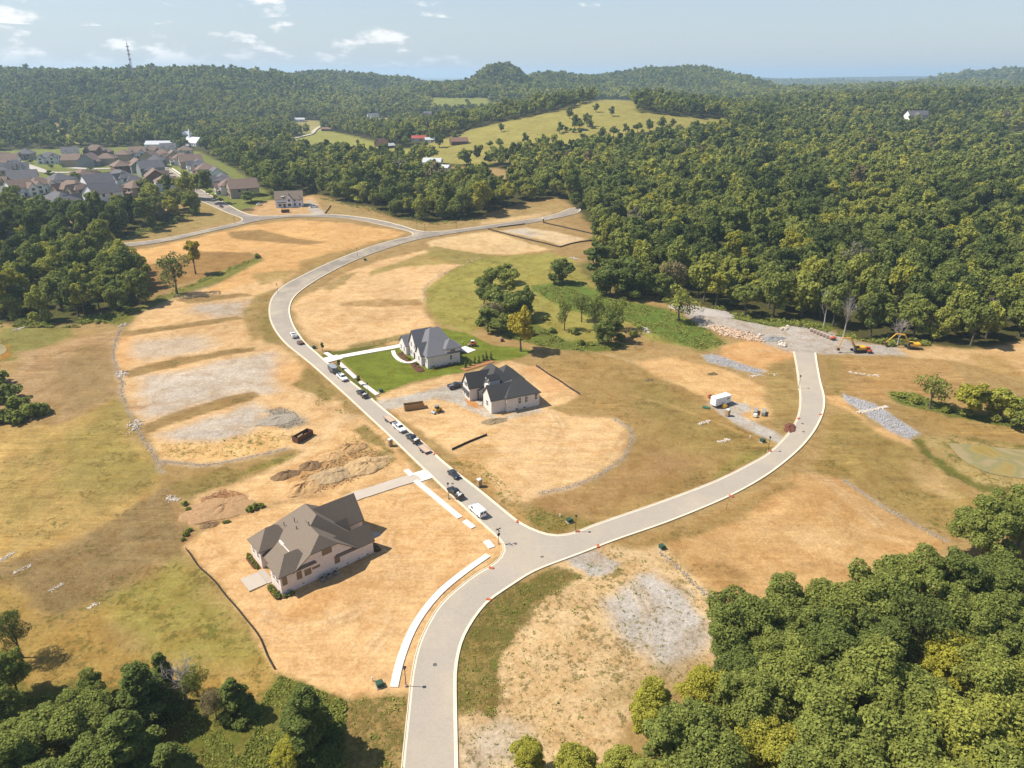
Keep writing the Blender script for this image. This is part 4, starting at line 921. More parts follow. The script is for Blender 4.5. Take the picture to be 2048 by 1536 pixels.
def put_tree(x, y, key, ht, wd, tint, label, group=None, name='broadleaf_tree', rz=None, lean=0.0):
    global NTREE
    NTREE += 1
    me, tr = TREES[key]
    t = thing(name, label, 'tree', (x, y, ground(x, y) - .1), random.uniform(0, 6.28) if rz is None else rz, group)
    c = link('crown', me, t); tk = link('trunk', tr, t)
    zs = ht / 18.0; xs = wd / (2 * {'round': 7.4, 'airy': 7.4, 'cedar': 5.0, 'tall': 5.4}[key[0]])
    t.scale = (xs, xs, zs); c['tint'] = float(tint); SRC.setdefault(key, c)
    return t


def tree_at(px, py, dia, tint, key, where, ht=None, group=None, label=None, name='broadleaf_tree', cf=.58):
    """px, py: middle of the crown in the photo; dia: its width in photo pixels"""
    hh = ht or 16.0
    for _ in range(3):
        p = P(px, py, hh * cf); d = p.y * cp - (p.z + hh * cf - CZ) * sp; w = dia * d / F
        if ht is None: hh = max(4.0, min(22.0, w * 1.15))
    form = {'round': 'broad round', 'airy': 'thin airy', 'cedar': 'dense cedar', 'tall': 'tall narrow'}[key[0]]
    lab = label or f'{size_word(w)} {tint_word(tint)} {form} tree {where}'
    return put_tree(p.x, p.y, key, hh, w, tint, lab, group or where, 'cedar_tree' if key[0] == 'cedar' else name)


Rh = lambda i: ('round', 'hero', i % 4)
WSE = 'in the wood below the weedy gravel plot'
for i, (x, y, d, t) in enumerate([(1475, 1235, 165, .30), (1575, 1215, 160, .34), (1665, 1200, 150, .40), (1745, 1180, 170, .36), (1840, 1160, 170, .36), (1930, 1150, 150, .22), (2010, 1150, 150, .25), (1985, 1045, 150, .38), (2060, 1020, 150, .36),
                                  (1560, 1300, 150, .38), (1660, 1275, 170, .22), (1760, 1270, 150, .18), (1960, 1240, 170, .34), (2050, 1260, 160, .3), (1480, 1320, 140, .2), (1490, 1390, 170, .38), (1610, 1360, 190, .42), (1735, 1350, 200, .42), (1840, 1390, 190, .40),
                                  (1905, 1310, 140, .73), (2000, 1360, 190, .46), (1300, 1410, 130, .70), (1420, 1365, 120, .72), (1370, 1470, 210, .32), (1545, 1490, 150, .69), (1660, 1470, 220, .40), (1800, 1480, 220, .42), (1950, 1460, 230, .58), (2060, 1480, 200, .5),
                                  (1060, 1510, 100, .70), (1150, 1520, 110, .66), (1240, 1530, 110, .6), (1440, 1560, 200, .36), (1600, 1590, 220, .38), (1750, 1600, 230, .36), (1900, 1590, 230, .44), (2040, 1590, 230, .42), (1300, 1580, 160, .5)]):
    tree_at(x, y, d, t, Rh(i), WSE, ht=(None if d > 135 else 9.0) if y > 1400 and d < 120 else None)
tree_at(1830, 1235, 190, .14, ('airy', 'hero', 0), WSE, ht=20, label='dark open-crowned tree with visible limbs in the wood below the weedy plot')
WSW = 'in the thicket below the mown field'
for x, y, d, t, k, hh in [(610, 1425, 165, .16, ('cedar', 'hero', 0), 17), (275, 1375, 165, .16, ('cedar', 'hero', 1), 15), (465, 1385, 95, .22, ('cedar', 'hero', 0), 10), (385, 1350, 70, .5, ('airy', 'hero', 0), 9), (250, 1475, 190, .22, ('cedar', 'hero', 1), 16),
                          (130, 1440, 170, .34, Rh(0), 12), (40, 1490, 190, .34, Rh(1), 13), (160, 1530, 190, .28, Rh(2), 13), (15, 1330, 90, .4, Rh(3), 12), (20, 1250, 80, .12, ('airy', 'hero', 0), 14), (-20, 1400, 130, .3, Rh(2), 13), (575, 1500, 90, .72, Rh(1), 8),
                          (340, 1530, 150, .2, ('cedar', 'hero', 0), 13), (60, 1590, 190, .3, Rh(3), 13), (320, 1330, 70, .26, ('cedar', 'hero', 1), 9), (175, 1370, 80, .3, Rh(1), 8), (425, 1400, 60, .96, ('airy', 'hero', 0), 8)]:
    tree_at(x, y, d, t, k, WSW, ht=hh)
for x, y, d, t, k, hh, lab in [(342, 525, 80, .2, ('airy', 'mid', 0), 26, 'big dark open-crowned oak alone at the field corner'), (384, 506, 42, .82, ('tall', 'mid', 0), 19, 'slim yellow tree beside the dark oak'), (289, 540, 34, .66, ('tall', 'mid', 1), 15, 'thin yellow-topped tree by the wood corner'),
                               (1119, 532, 62, .18, ('round', 'mid', 0), 15, 'dark round tree alone in the meadow below the silt fence'), (1042, 640, 78, .80, ('round', 'mid', 1), 22, 'rust and green oak behind the lawn'), (985, 545, 50, .4, ('round', 'mid', 2), 13, 'mid green tree at the top of the meadow clump'),
                               (1020, 555, 52, .5, ('round', 'mid', 3), 14, 'light green tree at the top of the meadow clump'), (1000, 585, 90, .3, ('round', 'mid', 4), 17, 'broad dark tree in the middle of the meadow clump'), (985, 615, 60, .97, ('airy', 'mid', 0), 15, 'grey half-bare tree in the meadow clump'),
                               (975, 632, 55, .3, ('tall', 'mid', 0), 12, 'narrow green tree on the west side of the meadow clump'), (1052, 590, 46, .24, ('round', 'mid', 0), 16, 'dark tree on the east side of the meadow clump'), (1130, 615, 44, .32, ('airy', 'mid', 1), 17, 'spindly tree on a bare stem in the lush hollow'),
                               (1165, 600, 52, .3, ('airy', 'mid', 0), 17, 'open green tree in the lush hollow'), (1190, 610, 60, .26, ('airy', 'mid', 1), 18, 'open dark tree in the middle of the lush hollow'), (1210, 655, 62, .24, ('round', 'mid', 2), 13, 'rounded dark tree at the foot of the hollow'),
                               (1240, 610, 58, .42, ('airy', 'mid', 0), 19, 'forked open tree on the east side of the hollow'), (1245, 535, 105, .16, ('round', 'mid', 3), 21, 'very large dark oak above the lush hollow'), (1195, 510, 62, .2, ('tall', 'mid', 1), 19, 'dark tall tree beside the very large oak'),
                               (1300, 530, 60, .3, ('round', 'mid', 4), 18, 'mid green tree east of the very large oak'), (1362, 595, 84, .5, ('airy', 'mid', 1), 18, 'pale open tree beside the rock heap'), (1872, 768, 84, .38, ('airy', 'mid', 0), 15, 'thin open tree above the gravel channel'),
                               (1950, 785, 92, .70, ('round', 'mid', 1), 14, 'bright yellow-green tree above the pond'), (2010, 795, 84, .62, ('round', 'mid', 2), 14, 'yellow-green tree behind the bright one above the pond'), (2060, 820, 90, .4, ('round', 'mid', 3), 12, 'mid green tree above the pond edge'),
                               (1222, 548, 84, .2, ('round', 'mid', 2), 19, 'dark broad tree leaning on the very large oak'), (1275, 548, 84, .16, ('round', 'mid', 0), 20, 'very dark tree behind the lush hollow'), (1228, 498, 70, .26, ('round', 'mid', 1), 17, 'mid green tree above the very large oak'), (1320, 560, 66, .3, ('round', 'mid', 2), 16, 'mid green tree at the forest corner'),
                               (968, 575, 64, .3, ('round', 'mid', 3), 15, 'dark tree on the west crown of the meadow clump'), (1035, 600, 70, .28, ('round', 'mid', 2), 16, 'dark full tree inside the meadow clump'), (1010, 535, 60, .42, ('round', 'mid', 4), 14, 'green tree topping the meadow clump'), (1000, 640, 60, .36, ('round', 'mid', 1), 11, 'low green tree in front of the meadow clump'), (1225, 640, 60, .24, ('round', 'mid', 3), 15, 'dark full tree beside the forked open tree'),
                               (500, 388, 60, .2, ('round', 'mid', 1), 11, 'dark round tree at the end of the town row'), (725, 375, 78, .62, ('round', 'mid', 0), 17, 'bright green tree at the edge of the far meadow'), (700, 372, 60, .60, ('round', 'mid', 3), 16, 'bright green tree beside the far street meadow'),
                               (760, 380, 60, .58, ('round', 'mid', 2), 16, 'light green tree in the far street row'), (825, 400, 70, .3, ('round', 'mid', 4), 16, 'dark green tree in the far street row'), (865, 405, 60, .3, ('round', 'mid', 1), 15, 'dark tree at the low end of the far street row'), (905, 410, 56, .34, ('round', 'mid', 0), 15, 'mid green tree at the low end of the far street row')]:
    tree_at(x, y, d, t, k, '', ht=hh, label=lab, group='single trees round the plots')


# ---- dead trees
def dead_tree(px, py, ht, label, seed):
    p = P(px, py); Lb = lobes(seed, 'round', 4.2, ht * .62, ht * .36, 16)
    t = thing('dead_tree', label, 'tree', (p.x, p.y, p.z - .1)); link('trunk', trunk('trunk', seed, Lb, ht * .3, .36, DEADBARK, True, 16), t)


dead_tree(1648, 652, 20, 'bare pale dead tree standing in front of the forest edge', 51)
dead_tree(1686, 676, 21, 'tall bare dead tree beside the red cart', 52)
dead_tree(1795, 690, 13, 'leaning bare dead tree behind the far excavator', 53)
dead_tree(372, 1400, 11, 'white dead tree among the thicket shrubs', 54)
dead_tree(1985, 640, 14, 'grey dead tree in the eastern forest edge', 55)

# ---- woods: the trees that show largest are single things, the rest is one mass
def wood():
    X, Y, Zt_, D, PX, PY, W = [], [], [], [], [], [], []
    for r0, r1, sp_ in ((190, 1000, 11.4), (1000, 1900, 12.8), (1900, 3400, 15.5), (3400, 6500, 30.0)):
        n = int(r1 / sp_); gx = np.arange(-n, n + 1) * sp_; gy = np.arange(int(r0 * .5 / sp_), int(r1 / sp_) + 1) * sp_
        x, y = np.meshgrid(gx, gy); x = (x + rng.uniform(-.42, .42, x.shape) * sp_).ravel(); y = (y + rng.uniform(-.42, .42, y.shape) * sp_).ravel()
        r = np.hypot(x, y); k = (r >= r0) & (r < r1) & (np.abs(x) < y * .95 + 90); X.append(x[k]); Y.append(y[k])
    x = np.concatenate(X); y = np.concatenate(Y); z = h(x, y); px, py, d = project(x, y, z)
    ok = ~inpoly(px, py, SITE) | inpoly(px, py, WOOD_W) | inpoly(px, py, WOOD_NW)
    ok &= ~inpoly(px, py, TOWN)
    for poly, c in MEADOWS: ok &= ~inpoly(px, py, poly)
    # keep the far lanes, farmhouses and clearings open
    ok &= ~((fbm(x, y, 60, 77, 3) > .27) & (d < 1500) & (py < 470))
    ok &= fbm(x, y, 23, 78, 2) < .4
    for a in FARMS: ok &= ~((np.abs(px - a[0]) < a[2]) & (py > a[1] - 3) & (py < a[1] + a[3]))
    x, y, z, px, py, d = (q[ok] for q in (x, y, z, px, py, d))
    n = len(x); g = fbm(x, y, 70, 88, 3); t = np.clip(.36 + g * .7 + rng.normal(0, .15, n), .02, .64)
    u = rng.random(n); t = np.where(u > .94, rng.uniform(.62, .74, n), t); t = np.where(u < .018, rng.uniform(.95, 1, n), t)
    edge = (px < 420) & (py > 380) & (py < 660); t = np.where(edge & (u > .86) & (u < .96), rng.uniform(.58, .76, n), t)
    hill_ = np.clip((z - 45) / 50, 0, 1); t = np.where(t < .9, t * (1 - .25 * hill_), t)
    s = rng.uniform(.78, 1.42, n) * np.where(d > 3000, 1.7, np.where(d > 1750, 1.15, 1.0)); asp = rng.uniform(.85, 1.2, n)
    return x, y, z, px, py, d, t, s, asp


FARMS = [(1832, 240, 26, 22), (866, 334, 28, 26), (766, 293, 14, 20), (916, 288, 16, 22), (838, 280, 22, 20), (746, 234, 14, 14), (855, 232, 10, 14), (612, 244, 16, 20), (640, 268, 14, 12), (389, 292, 22, 18), (325, 294, 24, 18), (376, 276, 14, 14), (262, 140, 6, 6), (600, 400, 60, 25)]
wx, wy, wz, wpx, wpy, wd, wt, ws, wa = wood()
vis = (wpx > -20) & (wpx < 2068) & (wpy < 1500)
order = np.argsort(np.where(vis, wd / ws, 1e9)); NIND = max(0, 300 - NTREE - 30); ind = np.zeros(len(wx), bool); ind[order[:NIND]] = True
for i in order[:NIND]:
    px_, py_, t = wpx[i], wpy[i], float(wt[i])
    if inpoly(px_, py_, WOOD_W): where = 'in the wood beside the terraced plots'
    elif inpoly(px_, py_, WOOD_NW): where = 'in the wood below the town houses'
    elif px_ < 1160: where = 'in the tree belt behind the far street'
    else: where = 'in the forest behind the gravel yard'
    u = random.random()
    key = ('airy', 'mid', random.randrange(2)) if t > .93 else ('tall', 'mid', random.randrange(2)) if u < (.4 if px_ < 600 else .14) else ('round', 'mid', random.randrange(5))
    form = {'round': 'broad round', 'airy': 'thin airy', 'tall': 'tall narrow'}[key[0]]
    s = float(ws[i]); put_tree(wx[i], wy[i], key, 17.5 * s * float(wa[i]), (9.5 if key[0] == 'tall' else 13.5) * s, t, f'{size_word(13.0 * s)} {tint_word(t)} {form} tree {where}', where)
# lone trees of the far meadows
for x, y, d, t in [(1003, 252, 17, .2), (1050, 272, 24, .22), (980, 285, 16, .26), (1000, 282, 22, .2), (878, 276, 28, .16), (912, 270, 24, .3), (1140, 222, 22, .2), (1192, 212, 18, .22), (1225, 218, 20, .16), (1150, 238, 30, .2), (1175, 235, 26, .28), (1285, 262, 13, .2), (935, 200, 12, .2), (850, 286, 16, .3), (715, 282, 10, .3), (1120, 250, 22, .25), (1205, 262, 24, .22), (1228, 258, 24, .2), (1252, 253, 22, .24), (1276, 250, 22, .2), (1300, 246, 24, .2), (1325, 241, 24, .24), (1345, 243, 20, .3), (1160, 245, 22, .22), (1182, 243, 20, .2)]:
    tree_at(x, y, d, t, ('round', 'far', random.randrange(4)), '', label='dark round tree alone on the far grassy hill' if y < 262 else 'round dark tree standing in the far valley meadow', group='lone trees of the far meadows')


def mass(name, label, sel, keys, seed):
    r = np.random.default_rng(seed); n = int(sel.sum())
    if not n: return
    me = bpy.data.meshes.new(name); me.vertices.add(n)
    me.vertices.foreach_set('co', np.stack([wx[sel], wy[sel], wz[sel] - .4], -1).ravel().astype(np.float32))
    sc = np.stack([ws[sel], ws[sel], ws[sel] * wa[sel]], -1)
    for nm, ty, arr in (('tint', 'FLOAT', wt[sel]), ('turn', 'FLOAT', r.uniform(0, 6.28, n)), ('pick', 'INT', r.integers(0, len(keys), n))):
        a = me.attributes.new(nm, ty, 'POINT'); a.data.foreach_set('value', arr.astype(np.int32 if ty == 'INT' else np.float32))
    a = me.attributes.new('size', 'FLOAT_VECTOR', 'POINT'); a.data.foreach_set('vector', sc.ravel().astype(np.float32))
    me.update(); o = link(name, me); tag(o, label, 'forest', kind='stuff')
    ng = bpy.data.node_groups.new(name, 'GeometryNodeTree'); ng.interface.new_socket('Geometry', in_out='INPUT', socket_type='NodeSocketGeometry'); ng.interface.new_socket('Geometry', in_out='OUTPUT', socket_type='NodeSocketGeometry')
    N = ng.nodes.new; L = ng.links.new; gi = N('NodeGroupInput'); go = N('NodeGroupOutput'); iop = N('GeometryNodeInstanceOnPoints'); jn = N('GeometryNodeJoinGeometry')
    for k in keys:
        oi = N('GeometryNodeObjectInfo'); oi.transform_space = 'ORIGINAL'; oi.inputs['Object'].default_value = SRC[k]; oi.inputs['As Instance'].default_value = True; L(oi.outputs['Geometry'], jn.inputs[0])

    def attr(nm, ty):
        a = N('GeometryNodeInputNamedAttribute'); a.data_type = ty; a.inputs[0].default_value = nm; return a.outputs[0]
    cx = N('ShaderNodeCombineXYZ'); L(attr('turn', 'FLOAT'), cx.inputs[2])
    L(gi.outputs[0], iop.inputs['Points']); L(jn.outputs[0], iop.inputs['Instance']); iop.inputs['Pick Instance'].default_value = True
    L(attr('pick', 'INT'), iop.inputs['Instance Index']); L(cx.outputs[0], iop.inputs['Rotation']); L(attr('size', 'FLOAT_VECTOR'), iop.inputs['Scale']); L(iop.outputs[0], go.inputs[0])
    md = o.modifiers.new('trees', 'NODES'); md.node_group = ng


for k in [('round', 'far', i) for i in range(4)] + [('tall', 'far', 0)] + [('round', 'dist', i) for i in range(3)]:
    if k not in SRC:                                                  # a few more lone trees that the woods repeat
        i = len(SRC); p = P(1090 + 14 * (i % 6), 262 + 3 * (i % 3)); put_tree(p.x, p.y, k, 9, 8, .2, 'small dark tree on the slope of the far grassy hill', 'small trees on the far hill')
rest = ~ind
mass('forest_near', 'dense green forest filling the valley beyond the plots', rest & (wd < 560), [('round', 'mid', i) for i in range(5)] + [('tall', 'mid', 0)], 1)
mass('forest_middle', 'green woodland spreading over the middle valley', rest & (wd >= 560) & (wd < 1500), [('round', 'far', i) for i in range(4)] + [('tall', 'far', 0)], 2)
mass('forest_far', 'blue-green forest covering the far hills and ridges', rest & (wd >= 1500), [('round', 'dist', i) for i in range(3)], 3)

# ------------------------------------------------------------------ houses
WHITEBRICK = banded('white_painted_brick', S(246, 236, 226, .78), S(214, 202, 190, .74), 0.16, var=.06); PINKBRICK = banded('pale_pink_brick', S(246, 230, 216, .9), S(216, 196, 182, .84), 0.16, var=.07)
ROOF_BROWN = mat('brown_shingle', S(146, 130, 112), .9, .16, 3.0); ROOF_GREY = mat('grey_shingle', S(134, 132, 134), .9, .16, 3.0); ROOF_DARK = mat('charcoal_shingle', S(84, 82, 80), .9, .18, 3.0)
TRIM = mat('white_trim', (.74, .72, .68), .6, .04); GLASS = mat('window_glass', (.05, .055, .06), .12, .15, 3, spec=.6); BOARD = mat('bronze_pane', (.22, .16, .085), .45, .3, 5, spec=.4); DARKM = mat('black_metal', (.03, .03, .032), .5, .1)
CONCRETE = mat('foundation', S(205, 190, 172), .9, .1); MULCH = mat('mulch', S(112, 70, 52), .95, .4, 6); SHRUB = LEAF


def wmesh(w, hh, kind):
    key = ('win', round(w, 2), round(hh, 2), kind)
    if key not in KIDS:
        t = .09; m = MB(); m.box(-w / 2 - t, -w / 2, -.07, .04, -hh / 2 - t, hh / 2 + t); m.box(w / 2, w / 2 + t, -.07, .04, -hh / 2 - t, hh / 2 + t)
        m.box(-w / 2, w / 2, -.065, .04, hh / 2, hh / 2 + t); m.box(-w / 2, w / 2, -.1, .04, -hh / 2 - t, -hh / 2)
        if w > .8: m.box(-.03, .03, -.06, .04, -hh / 2, hh / 2)
        if hh > 1.1: m.box(-w / 2, w / 2, -.055, .04, -.025, .025)
        fr = m.mesh('window', {'b': BOARD, 'd': DARKM}.get(kind, TRIM))
        pn = MB().box(-w / 2, w / 2, -.035, .03, -hh / 2, hh / 2).mesh('pane', {'b': BOARD}.get(kind, GLASS)); KIDS[key] = (fr, pn)
    return KIDS[key]


class House:
    def __init__(s, name, label, loc, rz, wallm, roofm, group=None, cat='house'):
        s.t = thing(name, label, cat, loc, rz, group); s.w = MB(); s.r = MB(); s.wm = wallm; s.rm = roofm; s.eps = 0.0

    def wall(s, u0, u1, v0, v1, z1, z0=-.8): s.w.box(u0, u1, v0, v1, z0, z1); return s

    def ext(s, mb, prof, a, b, axis):
        n = len(prof)
        if axis == 'u': V = [(a, q, z) for q, z in prof] + [(b, q, z) for q, z in prof]
        else: V = [(q, a, z) for q, z in prof] + [(q, b, z) for q, z in prof]
        mb.add(V, [tuple(range(n)), tuple(range(2 * n - 1, n - 1, -1))] + [(i, i + n, (i + 1) % n + n, (i + 1) % n) for i in range(n)])

    def gable(s, u0, u1, v0, v1, z, rise, axis='u', oh=.4, walls=True, t=.2, z0=-.8):
        s.eps += .004; z += s.eps
        lo, hi, a, b = (v0, v1, u0, u1) if axis == 'u' else (u0, u1, v0, v1); m = (lo + hi) / 2; k = rise / (m - lo)
        if walls: s.ext(s.w, [(lo, z0), (hi, z0), (hi, z - .06), (m, z + rise - .06), (lo, z - .06)], a, b, axis)
        for e, sg in ((lo, -1), (hi, 1)):
            q = e + sg * oh; zz = z - oh * k; pr = [(q, zz), (m, z + rise), (m, z + rise + t), (q, zz + t)]
            s.ext(s.r, pr if sg < 0 else pr[::-1], a - oh, b + oh, axis)
        return s

    def hip(s, u0, u1, v0, v1, z, rise, ridge=None, oh=.45, walls=True, z0=-.8):
        s.eps += .004; z += s.eps
        if walls: s.w.box(u0, u1, v0, v1, z0, z - .05)
        U0, U1, V0, V1 = u0 - oh, u1 + oh, v0 - oh, v1 + oh
        if ridge is None:
            if U1 - U0 > V1 - V0: d = (V1 - V0) / 2; ridge = ((U0 + d, (V0 + V1) / 2), (U1 - d, (V0 + V1) / 2))
            else: d = (U1 - U0) / 2; ridge = (((U0 + U1) / 2, V0 + d), ((U0 + U1) / 2, V1 - d))
        (a, b), (c, d) = ridge; t = .2; Z = z + rise
        B = [(U0, V0), (U1, V0), (U1, V1), (U0, V1)]
        V = [(x, y, z - t * .6) for x, y in B] + [(x, y, z + t * .4) for x, y in B] + [(a, b, Z), (c, d, Z)]
        Fc = [(3, 2, 1, 0), (0, 1, 5, 4), (1, 2, 6, 5), (2, 3, 7, 6), (3, 0, 4, 7)]
        if abs(c - a) >= abs(d - b): Fc += [(4, 5, 9, 8), (5, 6, 9), (6, 7, 8, 9), (7, 4, 8)]     # ridge along u, a < c
        else: Fc += [(4, 5, 8), (5, 6, 9, 8), (6, 7, 9), (7, 4, 8, 9)]                             # ridge along v, b < d
        s.r.add(V, Fc); return s

    def shed(s, u0, u1, v0, v1, z0, z1, low='-u', t=.16, m=None):
        mb = m or s.r
        za = {'-u': (z0, z1, z1, z0), '+u': (z1, z0, z0, z1), '-v': (z0, z0, z1, z1), '+v': (z1, z1, z0, z0)}[low]
        B = [(u0, v0), (u1, v0), (u1, v1), (u0, v1)]
        mb.add([(x, y, q) for (x, y), q in zip(B, za)] + [(x, y, q + t) for (x, y), q in zip(B, za)], [(3, 2, 1, 0), (4, 5, 6, 7), (0, 1, 5, 4), (1, 2, 6, 5), (2, 3, 7, 6), (3, 0, 4, 7)]); return s

    def win(s, u, v, z, w, hh, face='-v', kind='w', name='window'):
        fr, pn = wmesh(w, hh, kind); rz = {'-v': 0, '+v': math.pi, '-u': -math.pi / 2, '+u': math.pi / 2}[face]
        o = link(name, fr, s.t, (u, v, z), rz); link('pane', pn, o); return s

    def slab(s, name, u0, u1, v0, v1, z0, z1, m, parent=None): return MB().box(u0, u1, v0, v1, z0, z1).build(name, m, parent or s.t, bevel=0)

    def done(s):
        s.w.build('wall', s.wm, s.t); s.roof = s.r.build('roof', s.rm, s.t); return s.t


def hframe(a, b):
    A, B = P(*a), P(*b); rz = math.atan2(B.y - A.y, B.x - A.x); return (A.x, A.y, A.z), rz


# ---- lower house: brown roofs, pale brick
loc, rz = hframe((565, 1192), (748, 1105))
H = House('brick_house', 'large pale brick house with brown many-gabled roof on the sandy corner plot', loc, rz, PINKBRICK, ROOF_BROWN)
# main mass: half-hipped end over the side wall
pr = [(3.6, -.8), (17.4, -.8), (17.4, 4.75), (13.9, 7.4), (7.1, 7.4), (3.6, 5.0)]
H.ext(H.w, pr, .03, 6.0, 'v')
H.r.add([(2.9, -.4, 4.72), (7.1, -.4, 7.66), (13.9, -.4, 7.6), (18.2, -.4, 4.3), (18.2, 9, 4.3), (2.9, 9, 4.72), (10.6, 1.7, 10.15), (10.6, 9, 10.15),
         (2.9, -.4, 4.5), (7.1, -.4, 7.44), (13.9, -.4, 7.38), (18.2, -.4, 4.08)],
        [(0, 1, 6, 7, 5), (1, 2, 6), (2, 3, 4, 7, 6), (8, 9, 1, 0), (9, 10, 2, 1), (10, 11, 3, 2)])
H.wall(4.4, 19.4, 5.0, 18.2, 4.85); H.hip(4.4, 19.2, 3.6, 18.2, 5.0, 6.4, ((13.0, 7.6), (13.0, 13.6)), walls=False)
H.hip(0, 8.0, 0, 5.4, 5.0, 3.2); H.hip(.3, 8.4, 11.4, 17.4, 5.0, 3.5)
H.wall(2.4, 5.0, 5.3, 11.5, 4.2); H.shed(.6, 5.0, 5.0, 11.6, 3.75, 5.6, '-u'); H.w.box(4.75, 5.2, 5.7, 11.1, 5.3, 6.15)
H.gable(13.5, 24.0, 7.3, 14.9, 5.7, 5.0); H.gable(13.0, 19.4, 4.8, 8.4, 4.9, 3.0); H.gable(13.6, 22.6, .05, 4.2, 4.3, 3.1)
for u, z, w, hh in ((.95, 3.5, .95, 1.8), (4.3, 3.4, 1.0, 1.8), (6.3, 3.3, 1.4, 1.4), (8.3, 3.6, 1.7, .4), (13.4, 3.2, 1.1, 1.9), (11.2, 6.6, 2.2, 1.6)): H.win(u, .02 if u > 8 else -.01, z, w, hh, '-v', 'b')
for v in (1.6, 3.6): H.win(-.01, v, 3.3, .9, 1.7, '-u')
for v in (13, 15.6): H.win(.29, v, 3.3, .9, 1.7, '-u')
H.win(2.39, 7.4, 2.0, 1.6, 2.2, '-u', 'd'); H.win(2.39, 9.6, 2.0, 1.4, 2.2, '-u', 'd', 'door'); H.win(3.0, 11.39, 3.0, 2.0, 1.8, '-v', 'd')
H.win(24.01, 11.1, 1.5, 4.8, 2.4, '+u', 'w', 'garage_door'); H.win(22.61, 2.1, 3.2, 1.2, 1.6, '+u'); H.win(19.41, 6.6, 2.4, 1.2, 2.0, '+u', 'd', 'door')
for u in (1.2, 4.8, 9.6, 12.8, 15.6, 18.4, 20.8): H.slab('vent', u, u + .4, -.03, .05, .75, .95, DARKM)
for u, v, z in ((6, 3.6, 6.9), (8.5, 9, 9), (9.2, 11.5, 9.6), (7.4, 13.5, 8.2), (10.5, 6.5, 10.5)):
    MB().tube((u, v, z - .5), (u, v, z + .55), .09, .09, 6).build('vent_pipe', DARKM, H.t)
H.slab('step', -.9, .5, 5.6, 11.2, -.5, .35, CONCRETE)
H.slab('patio', -5.0, -.95, 5.8, 11.0, -.5, .36, DRIVE); H.slab('patio', 21.6, 27.4, 4.6, 7.4, -.5, .85, DRIVE)
brown_house = H.done()

# ---- house with the lawn: grey roofs, white brick
loc, rz = hframe((856, 738), (918, 725))
H = House('brick_house', 'white brick house with grey steep roofs standing on the green lawn', loc, rz, WHITEBRICK, ROOF_GREY)
H.hip(0, 13.0, 0, 22.5, 4.6, 7.6, ((5.2, 9.6), (8.8, 9.6)))
H.gable(-1.2, 5.5, 3.3, 8.3, 4.5, 3.8); H.gable(-1.0, 6.0, 8.6, 15.8, 6.1, 5.2); H.gable(-2.4, 7.0, 16.0, 23.2, 4.2, 3.0)
H.hip(7.4, 13.05, .06, 6.0, 6.3, 3.0); H.gable(3.0, 9.5, 17.6, 22.0, 6.2, 2.4)
H.hip(13.0, 17.0, 8.0, 14.6, 3.5, 1.2, walls=False, oh=.3)
for v in (8.6, 11.4, 14.2): MB().box(16.4, 16.7, v, v + .3, -.5, 3.5).build('porch_post', TRIM, H.t)
for u, v, z, w, hh, f in ((10.2, .04, 5.2, 2.0, 1.5, '-v'), (9.3, -.01, 2.9, .9, 1.7, '-v'), (-1.21, 5.6, 2.6, 1.0, 1.7, '-u'), (-.01, 1.6, 2.8, .8, 1.8, '-u'), (-1.01, 10.4, 5.2, .9, 1.5, '-u'), (-1.01, 13.6, 5.6, 1.0, 1.8, '-u'), (-1.01, 13.6, 2.4, .9, 1.8, '-u'), (-2.41, 18.0, 2.4, 1.0, 1.8, '-u'), (-2.41, 21.4, 2.4, 1.0, 1.8, '-u'), (13.06, 4, 4.6, 1.4, 1.5, '+u'), (0, 15.99, 2.2, 1.1, 1.7, '-v')): H.win(u, v, z, w, hh, f)
H.win(-1.01, 10.8, 1.6, 1.2, 2.4, '-u', 'd', 'door'); H.win(4, 23.21, 1.4, 5.0, 2.3, '+v', 'w', 'garage_door')
for u in (1.0, 3.6, 6.2, 8.8, 11.6): H.slab('vent', u, u + .4, -.03, .05, .6, .85, DARKM)
lawn_house = H.done()

# ---- house still being finished: charcoal roofs
loc, rz = hframe((983, 828), (1075, 808))
H = House('brick_house', 'white brick house with charcoal roofs and two dormers on a bare plot', loc, rz, WHITEBRICK, ROOF_DARK)
H.hip(5.0, 16.9, -1.0, 9.0, 4.9, 4.2, ((9.4, 4.0), (12.9, 4.0))); H.gable(0, 9.6, .02, 6.6, 4.9, 3.5)
H.hip(2.4, 12.8, 6.9, 20.2, 5.3, 5.4, ((7.0, 12.2), (7.0, 16.2))); H.gable(-2.9, 6.4, 11.4, 17.3, 5.3, 4.0); H.hip(8.0, 16.6, 10.6, 19.4, 5.4, 4.2)
for v in (8.0, 9.9):                                                 # dormers on the street slope
    H.gable(2.5, 6.4, v - .7, v + .7, 8.3, .9, 'u', .15, True, .12, 5.6); H.win(2.49, v, 7.4, .7, 1.3, '-u', 'd')
H.shed(-.2, 2.6, 6.7, 11.3, 3.6, 4.6, '-u'); H.shed(-3.7, -2.85, 11.6, 17.1, 2.9, 3.5, '-u')
for v in (6.9, 10.9): MB().box(-.1, .15, v, v + .25, -.4, 3.6).build('porch_post', DARKM, H.t)
H.slab('step', -1.2, 2.4, 6.8, 11.2, -.5, .45, CONCRETE)
MB().box(.6, 1.7, 5.6, 6.9, -.5, 7.9).build('chimney', WHITEBRICK, H.t)
